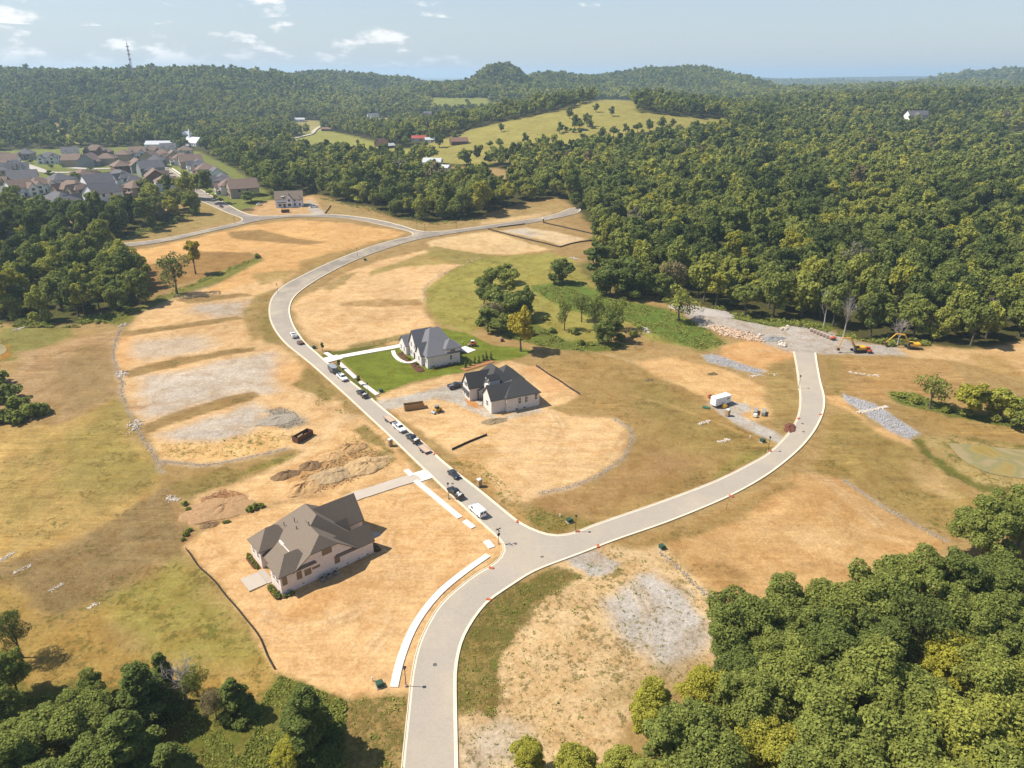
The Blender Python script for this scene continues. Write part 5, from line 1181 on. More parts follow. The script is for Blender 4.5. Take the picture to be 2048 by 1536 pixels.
for u, v, z, w, hh, f in ((9.6, -1.01, 3.3, .9, 2.0, '-v'), (12.0, -1.01, 3.3, .9, 2.0, '-v'), (15.6, -1.01, 3.6, .9, 2.0, '-v'), (-2.91, 14.4, 5.6, 2.4, 1.5, '-u'), (-2.91, 13.3, 1.9, 2.4, 1.7, '-u'), (-2.91, 16.2, 1.6, .8, 1.6, '-u'), (-.01, 3.3, 2.6, 1.4, 1.8, '-u'), (2.39, 9.4, 2.4, 1.6, 2.1, '-u'), (2.39, 8.0, 6.0, 1.0, 1.0, '-u'), (16.91, 4, 3.2, 1.6, 1.6, '+u')): H.win(u, v, z, w, hh, f)
H.win(2.39, 7.6, 1.6, 1.1, 2.2, '-u', 'd', 'door')
for u in (8.2, 11.0): H.slab('crawl_vent', u, u + .8, -1.04, -.9, .3, .7, DARKM)
for u in (5.6, 8.9): H.slab('vent', u, u + .4, -1.04, -.9, 1.6, 1.8, DARKM)
dark_house = H.done()

# ---- far white house in building
WRAP = mat('house_wrap', (.72, .73, .76), .7, .08); OSB = mat('sheathing', S(214, 184, 140), .8, .1)
loc, rz = hframe((552, 416), (606, 413))
H = House('timber_house', 'white-wrapped house under construction beside the far street bend', loc, rz, WRAP, ROOF_BROWN)
H.gable(0, 19.5, 0, 11, 6.0, 5.0); H.gable(7.6, 12.0, -1.2, 6, 6.0, 3.6, 'v'); H.gable(15.6, 18.6, -1.0, 6, 5.2, 2.6, 'v'); H.shed(1.5, 7.6, -1.8, .2, 2.9, 3.8, '-v')
for u, v, z, w, hh in ((3, -.01, 1.8, 1.6, 1.6), (6.2, -.01, 1.6, 1.2, 2.2), (9.8, -1.21, 1.9, 2.2, 1.8), (9.8, -1.21, 5.2, 1.4, 1.4), (13.6, -.01, 2, 1.2, 1.8), (17.1, -1.01, 2, 1.2, 1.8), (13.6, -.01, 4.8, 1.2, 1.2), (17.1, -1.01, 5.2, .9, .9)): H.win(u, v, z, w, hh, '-v', 'd')
H.slab('roof_sheet', 4.4, 6.6, .6, 2.8, 7.6, 8.0, WRAP); white_house = H.done()

# ---- town: five patterns of house, copied along the streets
BRICKRED = banded('red_brown_brick', S(150, 112, 92), S(126, 98, 82), .2, var=.1); TAN = mat('tan_siding', S(206, 184, 158), .8, .06); WHITES = mat('white_siding', (.70, .69, .67), .7, .05); GREYS = mat('grey_siding', S(160, 164, 160), .8, .06)
ROOF_TAN = mat('tan_brown_shingle', S(146, 122, 106), .9, .12, .6); ROOF_SLATE = mat('slate_shingle', S(118, 114, 116), .9, .12, .6)
PATT = []


def pattern(k, label):
    H = House('town_house', label, (0, 0, 0), 0, TAN, ROOF_TAN, 'houses of the old town')
    if k == 0: H.hip(-7, 7, -5.5, 5.5, 5.6, 4.2); H.gable(-6.5, -1.5, -8, 0, 5.2, 2.8, 'v'); H.gable(2, 6, -6.6, 0, 5.6, 2.4, 'v'); f = [(-4, -8.01), (4, -6.61)]
    elif k == 1: H.gable(-6.5, 6.5, -6, 6, 5.8, 4.6); H.gable(1, 6, -8.4, 0, 5.4, 3.0, 'v'); H.gable(-5, -2.6, -6.6, 0, 6.2, 1.8, 'v'); f = [(3.5, -8.41), (-3.8, -6.61)]
    elif k == 2: H.gable(-6, 6, -8, 8, 5.8, 5.0, 'v'); H.hip(-8, 0, -2, 6, 4.4, 3.0); f = [(-3, -8.01), (3, -8.01)]
    elif k == 3: H.hip(-9, 9, -6, 6, 5.8, 5.0); H.gable(-8, -3, -8, 0, 5.6, 3.4, 'v'); H.gable(3, 8, -8, 0, 5.6, 3.4, 'v'); H.hip(4, 12, -3, 8, 4.0, 3.2); f = [(-5.5, -8.01), (5.5, -8.01)]
    else: H.hip(-6, 6, -7, 7, 5.8, 4.2); H.gable(-5, 0, -9, 0, 4.4, 2.6, 'v'); H.shed(0, 5.5, -8.8, -6.8, 2.7, 3.4, '-v'); f = [(-2.5, -9.01), (3, -7.01)]
    for u, v in f: H.win(u, v, 1.7, 1.8, 1.6, '-v', 'd'); H.win(u, v, 4.4, 1.5, 1.4, '-v', 'd')
    H.win(0, -5.51 if k in (0,) else -6.01 if k in (1, 3) else -8.01 if k == 2 else -7.01, 1.4, 1.1, 2.2, '-v', 'd', 'door')
    x = {0: 7.01, 1: 6.51, 2: 6.01, 3: 9.01, 4: 6.01}[k]
    for y in (-3, 1.5): H.win(x, y, 4.4, 1.1, 1.4, '+u', 'd'); H.win(-x if k != 2 else -6.01, y + (6 if k == 2 else 0), 4.4, 1.1, 1.4, '-u', 'd')
    H.win(x, 0, 1.7, 1.1, 1.5, '+u', 'd')
    return H.done()


Rt = {'b': ROOF_TAN, 'g': ROOF_SLATE}; Wt = {'t': TAN, 'w': WHITES, 'r': BRICKRED, 'g': GREYS}
WORDR = {'b': 'brown roof', 'g': 'grey roof'}; WORDW = {'t': 'tan', 'w': 'white', 'r': 'red-brick', 'g': 'grey'}
TOWNL = [  # photo-zoom x, y of the base, roof, wall, pattern, facing in degrees, where
    (215, 232, 'g', 't', 4, -70, 'alone on the town edge'), (400, 262, 'g', 'w', 0, -80, 'beside the town green'), (565, 222, 'g', 'w', 1, -60, 'behind the town green'), (765, 205, 'b', 'r', 3, -80, 'at the back of the town'), (585, 285, 'b', 't', 1, 100, 'in the middle town row'),
    (715, 285, 'b', 'g', 2, 100, 'in the middle town row'), (850, 272, 'b', 't', 0, 100, 'in the middle town row'), (980, 240, 'b', 't', 4, 100, 'in the middle town row'), (1095, 222, 'b', 'w', 1, -70, 'in the back town row'), (1215, 205, 'b', 't', 0, -70, 'in the back town row'), (1335, 188, 'g', 'w', 1, -70, 'in the back town row'),
    (1465, 205, 'b', 'w', 4, -70, 'in the back town row'), (1190, 262, 'b', 't', 2, 100, 'above the street head'), (1285, 240, 'b', 'r', 0, 100, 'above the street head'), (1235, 292, 'g', 'g', 4, 100, 'above the street head'), (960, 335, 'b', 'r', 0, 40, 'behind the big white town house'), (1095, 330, 'b', 'g', 1, 40, 'behind the big white town house'),
    (1195, 352, 'g', 'g', 2, 40, 'beside the old street'), (960, 435, 'g', 'w', 3, -120, 'over the garden hedge'), (780, 475, 'g', 'w', 2, -130, 'over the garden hedge'), (660, 415, 'b', 't', 0, 60, 'behind the white pair'), (590, 530, 'b', 't', 3, -110, 'above the wood'), (485, 455, 'g', 'w', 4, 60, 'behind the wide tan house'),
    (325, 490, 'b', 'w', 0, -30, 'on the wide street bend'), (165, 520, 'b', 'w', 1, -30, 'on the wide street bend'), (60, 570, 'g', 'w', 4, -30, 'on the wide street bend'), (70, 290, 'b', 'w', 2, 20, 'in the western town row'), (10, 255, 'b', 't', 0, 20, 'in the western town row'), (120, 345, 'g', 'w', 1, 20, 'in the western town row'),
    (25, 370, 'g', 't', 3, 20, 'in the western town row'), (35, 645, 'b', 'r', 0, 160, 'at the low western corner'), (485, 630, 'g', 'w', 3, 60, 'half hidden by the wood'), (1235, 425, 'b', 'r', 1, 30, 'on the wood side of the old street'), (1310, 470, 'b', 'w', 0, 30, 'on the wood side of the old street'), (1090, 515, 'b', 't', 4, -120, 'behind the wood edge'), (820, 560, 'g', 'w', 2, -120, 'behind the wood edge'),
    (1375, 255, 'b', 't', 1, -150, 'at the top of the street row'), (1445, 272, 'b', 'w', 4, -150, 'second in the street row'), (1510, 298, 'b', 't', 2, -150, 'third in the street row'), (1575, 325, 'g', 'w', 0, -150, 'fourth in the street row'), (1635, 365, 'b', 't', 4, -150, 'fifth in the street row'), (1715, 410, 'g', 'w', 1, -150, 'sixth in the street row'), (1765, 455, 'g', 'g', 0, -150, 'seventh in the street row'), (1830, 500, 'b', 'w', 4, -150, 'last in the street row'), (1920, 520, 'b', 't', 2, -150, 'behind the dark round tree'),
    (-40, 470, 'b', 't', 0, 0, 'at the western town edge'), (200, 440, 'g', 'w', 2, 30, 'behind the white bend houses')]


def town():
    first = {}
    for zx, zy, r, w, k, deg, where in TOWNL:
        p = P(zx / 3.938, 260 + zy / 3.938); lab = f'{WORDW[w]} two-storey house with {WORDR[r]} {where}'
        if k not in first: o = pattern(k, lab); first[k] = o; o.location = p; o.rotation_euler = (0, 0, math.radians(deg + 90))
        else: o = copy_thing(first[k], p, math.radians(deg + 90), lab)
        o.scale = (1.36, 1.36, 1.22)
        for c in o.children:
            n = c.name.split('.')[0]
            if n in ('roof', 'wall'): c.material_slots[0].link = 'OBJECT'; c.material_slots[0].material = (Rt[r] if n == 'roof' else Wt[w])


town()
# ---- far houses, barns, church
REDROOF = mat('red_metal_roof', S(196, 92, 74), .6, .1); RUST = mat('rusty_roof', S(150, 112, 92), .8, .2); METAL = mat('pale_metal_roof', (.45, .45, .45), .5, .06); BARN = mat('barn_board', S(122, 92, 72), .85, .2)


def far_house(px, py, deg, L, W, eave, rise, wm, rm, label, name='farm_house', cat='house', hip=False, wing=True, steeple=False):
    H = House(name, label, P(px, py), math.radians(deg), wm, rm, None, cat)
    (H.hip if hip else H.gable)(-L / 2, L / 2, -W / 2, W / 2, eave, rise)
    if wing: H.gable(-L * .3, L * .05, -W * .85, 0, eave * .9, rise * .7, 'v')
    for u in (-L * .38, L * .2, L * .4): H.win(u, -W / 2 - .01, min(1.8, eave * .5), 1.4, 1.3, '-v', 'd')
    H.win(L * .08, -W / 2 - .01, 1.2, 1.2, 2.1, '-v', 'd', 'door')
    if steeple:
        m = MB().box(-L * .3 - 1.6, -L * .3 + 1.6, -1.6, 1.6, eave, eave + rise + 4); s = L * .3
        m.add([(-s - 1.6, -1.6, eave + rise + 4), (-s + 1.6, -1.6, eave + rise + 4), (-s + 1.6, 1.6, eave + rise + 4), (-s - 1.6, 1.6, eave + rise + 4), (-s, 0, eave + rise + 11)], [(0, 1, 4), (1, 2, 4), (2, 3, 4), (3, 0, 4)]); m.build('steeple', WHITES, H.t)
    return H.done()


far_house(1832, 238, 10, 34, 14, 6, 6, WHITES, ROOF_SLATE, 'white mansion with grey roof alone in the eastern forest', 'mansion')
far_house(866, 336, -10, 18, 10, 6, 3.5, WHITES, METAL, 'white farmhouse in a clearing behind the tree belt'); far_house(884, 341, -20, 16, 9, 3.2, 2.2, METAL, METAL, 'low pale metal shed beside the white farmhouse', 'shed', 'shed', wing=False)
far_house(838, 281, 5, 18, 10, 3, 3, WHITES, REDROOF, 'red-roofed barn in the far valley meadow', 'barn', 'barn', wing=False); far_house(862, 284, 5, 14, 9, 3, 2.4, WHITES, METAL, 'pale shed beside the red-roofed barn', 'shed', 'shed', wing=False)
far_house(918, 288, 15, 20, 13, 3.4, 4, BARN, RUST, 'brown wooden barn on the far meadow slope', 'barn', 'barn', wing=False); far_house(763, 292, 60, 14, 11, 4, 5, BARN, RUST, 'old grey barn in the far valley', 'barn', 'barn', wing=False); far_house(779, 296, 40, 12, 8, 3, 2.4, BARN, METAL, 'small pale-roofed shed beside the old barn', 'shed', 'shed', wing=False)
far_house(746, 236, 20, 22, 12, 5, 4, WHITES, ROOF_SLATE, 'white villa at the farm drive'); far_house(856, 234, 0, 16, 10, 7, 4, TAN, ROOF_SLATE, 'tan villa in the far woods'); far_house(600, 243, 10, 18, 9, 4, 2.5, WHITES, METAL, 'white bungalow by the bending lane', wing=False)
far_house(654, 262, 0, 16, 10, 3.4, 2.5, BRICKRED, RUST, 'small brick farmhouse on the valley meadow', wing=False); far_house(390, 291, -30, 26, 16, 4, 7, WHITES, METAL, 'white church with tall steeple behind the town', 'church', 'church', wing=False, steeple=True)
far_house(325, 294, 5, 40, 16, 4, 4, WHITES, METAL, 'long white hall with pale metal roof behind the town', 'hall', 'hall', wing=False); far_house(376, 275, 30, 14, 10, 5, 4, WHITES, METAL, 'small white gabled house above the church', wing=False)

# ------------------------------------------------------------------ vehicles and site gear
def paintm(name, c, rough=.35): return mat(name, c, rough, .04, 1.5, spec=.5, coat=.4)


WHITEP = paintm('white_paint', (.78, .78, .77)); BLACKP = paintm('black_paint', (.018, .019, .021)); NAVYP = paintm('navy_paint', (.02, .026, .05)); YELLOWP = paintm('machine_yellow', (.62, .34, .03), .5); REDP = paintm('machine_orange', (.55, .10, .03), .5)
RUBBER = mat('rubber', (.025, .025, .025), .85, .1); RIM = mat('rim', (.35, .35, .36), .4, .1, metallic=.6); LAMP = mat('lamp_glass', (.6, .6, .58), .2, .05); TAIL = mat('tail_lamp', (.35, .02, .02), .3, .05); DECKW = mat('deck_planks', S(222, 190, 160), .85, .15, 3); STEEL = mat('grey_steel', (.22, .22, .23), .5, .15, metallic=.3)
TANSTEEL = mat('tan_steel', S(196, 156, 104), .7, .15, 1.5); RUSTY = mat('rusty_steel', S(120, 84, 60), .8, .25, 2); SHELL = mat('grey_shell', S(168, 170, 172), .5, .08); PLYWOOD = mat('lumber', S(226, 196, 146), .8, .12, 3); BAG = mat('bagged_goods', (.62, .58, .52), .8, .2, 4)
WHEEL = None


def wheel(parent, x, y, r=.38, w=.26):
    k = ('wheel', r, w)
    if k not in KIDS:
        KIDS[k] = (MB().tube((0, -w / 2, 0), (0, w / 2, 0), r, r, 16).mesh('wheel', RUBBER), MB().tube((0, -w / 2 - .015, 0), (0, w / 2 + .015, 0), r * .58, r * .58, 12).mesh('rim', RIM))
    o = link('wheel', KIDS[k][0], parent, (x, y, r)); link('rim', KIDS[k][1], o)


def pickup(loc, rz, body, label, cargo=None, group='vehicles parked along the street'):
    t = thing('pickup_truck', label, 'pickup', loc, rz, group)
    b = MB(); b.prism([(-2.95, .5), (2.85, .5), (2.95, .75), (2.9, 1.08), (1.2, 1.2), (-.9, 1.2), (-.9, 1.12), (-2.95, 1.12)], -.98, .98).build('body', body, t, .06)
    MB().frus(-.95, 1.25, -.93, .93, 1.15, -.65, .55, -.76, .76, 1.86).build('cab', body, t, .07)
    g = MB(); g.add([(1.16, -.80, 1.24), (1.16, .80, 1.24), (.64, .70, 1.79), (.64, -.70, 1.79)], [(0, 1, 2, 3)]); g.build('windshield', GLASS, t, loc=(.035, 0, .03))
    g = MB(); g.add([(-.9, -.78, 1.28), (-.9, .78, 1.28), (-.67, .7, 1.78), (-.67, -.7, 1.78)], [(3, 2, 1, 0)]); g.build('rear_window', GLASS, t, loc=(-.03, 0, 0))
    for s in (-1, 1):
        g = MB(); g.add([(-.78, s * .915, 1.27), (1.0, s * .915, 1.27), (.5, s * .775, 1.8), (-.6, s * .775, 1.8)], [(0, 1, 2, 3) if s < 0 else (3, 2, 1, 0)]); g.build('side_window', GLASS, t, loc=(0, s * .03, 0))
    d = MB(); d.box(-2.8, -1.0, -.82, .82, 1.10, 1.135); d.build('bed_floor', STEEL, t)
    r = MB(); r.box(-2.96, -.95, -.98, -.86, 1.1, 1.38); r.box(-2.96, -.95, .86, .98, 1.1, 1.38); r.box(-2.96, -2.84, -.86, .86, 1.1, 1.38); r.build('bed_side', body, t, .02)
    for x in (1.85, -1.75):
        for y in (-.86, .86): wheel(t, x, y)
    for y in (-.72, .72): MB().box(2.86, 2.96, y - .18, y + .18, .8, 1.0).build('headlight', LAMP, t); MB().box(-2.99, -2.93, y - .1 + (.15 if y > 0 else -.15), y + .1 + (.15 if y > 0 else -.15), .85, 1.2).build('tail_light', TAIL, t)
    MB().box(2.9, 3.02, -.95, .95, .45, .68).build('bumper', STEEL, t, .03); MB().box(-3.06, -2.94, -.95, .95, .45, .65).build('bumper', STEEL, t, .03)
    if cargo:
        m = MB(); r_ = random.Random(cargo)
        for _ in range(7): x, y = r_.uniform(-2.6, -1.3), r_.uniform(-.55, .55); a, c = r_.uniform(.15, .35), r_.uniform(.15, .3); m.box(x - a, x + a, y - c, y + c, 1.14, 1.14 + r_.uniform(.2, .5))
        m.build('bed_load', BAG, t, .02)
    return t


def car(loc, rz, body, label):
    t = thing('parked_car', label, 'car', loc, rz, 'vehicles parked along the street')
    MB().prism([(-2.25, .42), (2.2, .42), (2.28, .7), (2.1, .88), (1.0, .98), (-1.9, 1.02), (-2.25, .95)], -.91, .91).build('body', body, t, .09)
    MB().prism([(1.0, .96), (.3, 1.48), (-1.1, 1.52), (-1.95, 1.02)], -.74, .74).build('cabin', GLASS, t, .05); MB().box(-1.15, .28, -.66, .66, 1.5, 1.56).build('roof_panel', body, t, .02)
    for x in (1.4, -1.38):
        for y in (-.8, .8): wheel(t, x, y, .33, .22)
    for y in (-.65, .65): MB().box(2.2, 2.3, y - .2, y + .2, .68, .82).build('headlight', LAMP, t); MB().box(-2.3, -2.2, y - .2, y + .2, .78, .94).build('tail_light', TAIL, t)


def van(loc, rz, label):
    t = thing('delivery_van', label, 'van', loc, rz, 'vehicles parked along the street')
    MB().prism([(-2.85, .42), (2.8, .42), (2.9, .7), (2.75, 1.12), (2.0, 1.25), (1.25, 2.02), (.9, 2.14), (-2.7, 2.14), (-2.85, 1.9)], -.99, .99).build('body', WHITEP, t, .08)
    g = MB(); g.add([(1.98, -.82, 1.3), (1.98, .82, 1.3), (1.36, .74, 1.95), (1.36, -.74, 1.95)], [(0, 1, 2, 3)]); g.build('windshield', GLASS, t, loc=(.06, 0, .03))
    for s in (-1, 1): g = MB(); g.add([(.55, s * 1.0, 1.3), (1.7, s * 1.0, 1.3), (1.25, s * 1.0, 1.85), (.55, s * 1.0, 1.85)], [(0, 1, 2, 3) if s < 0 else (3, 2, 1, 0)]); g.build('side_window', GLASS, t, loc=(0, s * .012, 0))
    for y in (-.45, .45): MB().box(-2.89, -2.83, y - .34, y + .34, 1.3, 1.85).build('rear_window', GLASS, t)
    for x in (1.75, -1.65):
        for y in (-.86, .86): wheel(t, x, y)
    for y in (-.88, .88): MB().box(-2.9, -2.82, y - .07, y + .07, .9, 1.25).build('tail_light', TAIL, t); MB().box(2.78, 2.88, y * .85 - .16, y * .85 + .16, .8, 1.0).build('headlight', LAMP, t)
    for y in (-.5, .5): MB().box(-2.3, .5, y - .03, y + .03, 2.15, 2.2).build('roof_rail', STEEL, t)


def trailer(loc, rz, label, L=4.6, deckm=None, rails=True):
    t = thing('flatbed_trailer', label, 'trailer', loc, rz, 'trailers parked along the street')
    MB().box(-L / 2, L / 2, -1.05, 1.05, .62, .72).build('deck', deckm or DECKW, t)
    m = MB()
    for y in (-1.08, 1.02): m.box(-L / 2, L / 2, y, y + .06, .55, .92 if rails else .7)
    m.build('frame', STEEL, t); MB().tube((L / 2, -.6, .6), (L / 2 + 1.3, 0, .55), .05).tube((L / 2, .6, .6), (L / 2 + 1.3, 0, .55), .05).build('tongue', STEEL, t)
    for x in (-.55, .35):
        for y in (-1.15, 1.15): wheel(t, x, y, .33, .2)
    return t


def box_trailer(loc, rz, label):
    t = thing('cargo_trailer', label, 'trailer', loc, rz, 'trailers parked along the street')
    m = MB(); V = [(-2.6, -1.05), (2.0, -1.05), (2.9, 0), (2.0, 1.05), (-2.6, 1.05)]
    m.add([(x, y, .55) for x, y in V] + [(x, y, 2.45) for x, y in V], [(4, 3, 2, 1, 0), (5, 6, 7, 8, 9)] + [(i, (i + 1) % 5, (i + 1) % 5 + 5, i + 5) for i in range(5)]); m.build('box', mat('charcoal_side', (.10, .10, .105), .4, .1), t, .04)
    m = MB(); W = [(-2.63, -1.08), (2.0, -1.08), (2.95, 0), (2.0, 1.08), (-2.63, 1.08)]
    m.add([(x, y, 2.45) for x, y in W] + [(x * .98, y * .9, 2.56) for x, y in W], [(4, 3, 2, 1, 0), (5, 6, 7, 8, 9)] + [(i, (i + 1) % 5, (i + 1) % 5 + 5, i + 5) for i in range(5)]); m.build('roof', SHELL, t)
    for x in (-.8, .1):
        for y in (-1.02, 1.02): wheel(t, x, y, .33, .2)
    MB().tube((2.6, 0, .5), (3.9, 0, .5), .06).build('tongue', STEEL, t)


def P3(px, py, up=.06): p = P(px, py); return (p.x, p.y, p.z + lift(p) + up - .06)


DOWN = heading((700, 775), (960, 1002)); UP = DOWN + math.pi
pickup(P3(588, 674), heading((600, 690), (583, 662)), WHITEP, 'white work truck with dark load at the top of the street bend', 5); trailer(P3(601, 688), heading((612, 700), (598, 685)), 'rusty brown low trailer behind the white work truck', 3.6, RUSTY)
box_trailer(P3(667, 745), DOWN, 'grey enclosed cargo trailer hitched behind a white pickup by the lawn'); pickup(P3(685, 759), DOWN, WHITEP, 'white pickup towing the grey enclosed trailer by the lawn')
pickup(P3(725, 792), UP, BLACKP, 'black pickup with light load parked at the low corner of the lawn', 8)
trailer(P3(779, 842), DOWN, 'empty pale flatbed trailer behind the white pickup below the drive'); pickup(P3(799, 860), DOWN, WHITEP, 'white pickup towing the empty flatbed down the street')
pickup(P3(826, 882), UP, BLACKP, 'black pickup with an open load bed towing a flatbed trailer', 11); trailer(P3(849, 902), UP, 'pale plank flatbed trailer behind the black pickup')
car(P3(908, 953), DOWN, mat('dark_blue_paint', (.03, .035, .045), .3, .05, coat=.4), 'dark hatchback parked alone opposite the drive apron'); pickup(P3(911, 991), UP, BLACKP, 'black pickup with a high pale load beside the long white path', 14); van(P3(955, 1027), UP, 'white delivery van parked near the street corner')
pickup(P3(912, 775), heading((880, 782), (935, 766)), NAVYP, 'navy pickup on the gravel drive of the charcoal-roofed house', group='vehicles on the plots'); car(P3(519, 411), 1.0, WHITEP, 'white car on the dirt beside the house under construction')
pickup(P3(628, 415), .4, mat('silver_paint', (.4, .41, .43), .35, .05, coat=.4), 'silver pickup on the gravel beside the house under construction', group='vehicles on the plots')
car(P3(443, 415), heading((420, 402), (457, 418)), mat('maroon_paint', (.12, .03, .03), .35, .05, coat=.4), 'maroon car at the foot of the old street')


def dumpster(loc, rz, m, label, L=6.6):
    t = thing('dumpster', label, 'dumpster', loc, rz, 'dumpsters on the plots'); W, Hh = 1.2, 1.7
    b = MB()
    for y in (-W, W - .08): b.box(-L / 2, L / 2, y, y + .08, .15, Hh)
    for x in (-L / 2, L / 2 - .08): b.box(x, x + .08, -W + .08, W - .08, .15, Hh)
    b.box(-L / 2, L / 2, -W, W, .05, .15); b.build('bin', m, t)
    for i in range(9):
        x = -L / 2 + .3 + i * (L - .6) / 8
        for y in (-W - .07, W): MB().box(x - .05, x + .05, y, y + .07, .15, Hh - .05).build('rib', m, t)
    r = random.Random(len(label)); d = MB()
    for _ in range(14): x, y = r.uniform(-L / 2 + .5, L / 2 - .5), r.uniform(-.7, .7); d.box(x - r.uniform(.2, .7), x + .4, y - .2, y + r.uniform(.1, .3), .15, .4 + r.uniform(.2, .7))
    d.build('debris', PLYWOOD, t); return t


dumpster(P3(828, 817), heading((808, 820), (848, 814)), TANSTEEL, 'tan roll-off dumpster on the plot of the charcoal-roofed house'); dumpster(P3(606, 877), heading((592, 884), (622, 866)), RUSTY, 'dark brown open dumpster beside the dirt track', 6.4); dumpster(P3(571, 425), .2, RUSTY, 'rusty dumpster in front of the house under construction', 5.5)


def toilet(px, py, label, m):
    t = thing('portable_toilet', label, 'portable toilet', P3(px, py), DOWN + .1, 'portable toilets')
    MB().frus(-.56, .56, -.56, .56, .1, -.53, .53, -.53, .53, 2.1).build('cabin', m, t, .04); MB().frus(-.6, .6, -.6, .6, 2.1, -.42, .42, -.42, .42, 2.36).build('roof', TRIM, t, .05); MB().box(-.38, .38, -.60, -.56, .2, 1.95).build('door', m, t, .01); MB().box(-.62, .62, -.62, .62, 0, .12).build('base', STEEL, t)


TOIM = mat('tan_plastic', S(206, 170, 126), .6, .05)
for x, y, lab in ((781, 892, 'tan portable toilet on the kerb beside the spoil heaps'), (959, 973, 'tan portable toilet at the edge of the round pad'), (1455, 832, 'tan portable toilet on the gravel by the white site trailer'), (1086, 444, 'portable toilet on the far street by the silt fence')): toilet(x, y, lab, TOIM)

# white site trailer
t = thing('site_trailer', 'white boxy site trailer parked on gravel inside the street bend', 'trailer', P3(1440, 810), heading((1424, 814), (1456, 804)))
MB().box(-3.4, 3.4, -1.25, 1.25, .6, 3.2).build('box', WHITEP, t, .06); MB().box(-3.45, 3.45, -1.3, 1.3, 3.2, 3.27).build('roof', WHITEP, t); MB().tube((3.4, 0, .6), (5.0, 0, .5), .06).build('tongue', STEEL, t); MB().box(-1.9, -1.0, -1.28, -1.24, .7, 2.7).build('door', TRIM, t); MB().box(1.6, 2.6, -1.28, -1.24, 2.0, 2.5).build('vent', STEEL, t)
for x in (-.5, .5):
    for y in (-1.1, 1.1): wheel(t, x, y, .36, .24)
tag(MB().frus(-.9, .9, -.6, .6, 0, -.6, .6, -.3, .3, 1.2).box(-.3, .3, -.8, -.5, .1, .9).build('mortar_mixer', YELLOWP, None, .05, P3(1449, 815), .6), 'tan mortar mixer leaning at the white site trailer', 'mixer')
tag(MB().box(-1.1, 1.1, -.7, .7, 0, .16).box(-1.0, 1.0, -.05, .05, .16, .2).build('tarp_bundle', mat('green_tarp', (.02, .12, .06), .6, .1), None, .04, P3(1412, 816), -.5), 'flat green tarp bundle beside the site trailer', 'tarp')
tag(MB().box(-.6, .6, -.5, .5, 0, .9).box(-.5, .5, -.4, .4, .9, 1.2).build('crate', mat('orange_crate', S(206, 120, 70), .7, .1), None, .03, P3(1419, 796), .3), 'orange crate behind the site trailer', 'crate')
BLOCK = mat('grey_block', S(178, 174, 170), .85, .12, 3)


def pallet(px, py, L, label, m, rz=.9, hh=1.0, grp='pallets in the trailer yard'):
    t = thing('pallet', label, 'pallet', P3(px, py), rz, grp)
    for y in (-.5, 0, .45): MB().box(-L / 2, L / 2, y, y + .1, 0, .14).build('skid', PLYWOOD, t)
    n = max(2, int(L / .6))
    for i in range(n):
        for j in (0, 1): MB().box(-L / 2 + i * L / n + .02, -L / 2 + (i + 1) * L / n - .02, -.55, .55, .14 + j * hh / 2, .12 + (j + 1) * hh / 2).build('block', m, t)


pallet(1511, 826, 3.6, 'grey block pallet with bags at its end', BLOCK, 1.15); pallet(1527, 828, 3.6, 'grey block pallet standing apart from the bags', BLOCK, 1.15); pallet(1510, 834, 1.2, 'white bagged pallet below the grey blocks', mat('white_bags', (.7, .69, .66), .8, .1), 1.0, .8)
for i in range(7): pallet(1622 + i * 6.5, 663 + i * 2.6, 1.6, 'stone-filled pallet in the row at the gravel yard edge', mat('pale_stone_pack', S(214, 190, 176), .85, .2, 4), 1.3, 1.1, 'stone pallets at the gravel yard')


def excavator(loc, rz, label, reach):
    t = thing('excavator', label, 'excavator', loc, rz, 'excavators at the gravel yard')
    for y in (-1.35, 1.35): MB().prism([(-2.0, .1), (1.9, .1), (2.25, .45), (1.9, .85), (-2.0, .85), (-2.3, .45)], y - .3, y + .3).build('track', RUBBER, t, .05)
    MB().box(-1.2, 1.2, -1.05, 1.05, .5, 1.05).build('undercarriage', STEEL, t)
    MB().box(-2.6, 1.2, -1.4, 1.4, 1.1, 2.1).build('engine_deck', YELLOWP, t, .12); MB().box(-2.9, -2.0, -1.38, 1.38, 1.05, 2.35).build('counterweight', YELLOWP, t, .15)
    MB().frus(.1, 1.7, .35, 1.35, 1.1, .2, 1.4, .45, 1.3, 2.9).build('cab', DARKM, t, .05); MB().box(.15, 1.45, .4, 1.32, 2.9, 2.98).build('cab_roof', YELLOWP, t)
    a, b, c, d = reach
    def arm(name, p, q, w, m=YELLOWP): MB().tube((p[0], -.2, p[1]), (q[0], -.2, q[1]), w, w * .7, 6).build(name, m, t)
    arm('boom', (.9, 1.6), a, .34); arm('boom', a, b, .3); arm('stick', b, c, .24)
    MB().prism([(c[0] - .6, c[1] - .9), (c[0] + .35, c[1] - 1.0), (c[0] + .5, c[1] - .2), (c[0] + .1, c[1] + .2), (c[0] - .2, c[1] + .05)], -.75, .35).build('bucket', RUSTY, t, .03)
    MB().tube((1.2, -.2, 1.3), ((a[0] + .9) / 2 + .6, -.2, (a[1] + 1.6) / 2), .1, .08, 6).build('ram', STEEL, t)


excavator(P3(1714, 704), math.pi + .05, 'yellow excavator with its arm bent down to the weeds', [(3.4, 5.6), (6.6, 5.8), (7.6, 1.6), 0]); excavator(P3(1822, 697), math.pi - .15, 'yellow excavator reaching out beside the forest edge', [(3.2, 5.2), (6.4, 5.6), (9.6, 1.8), 0])


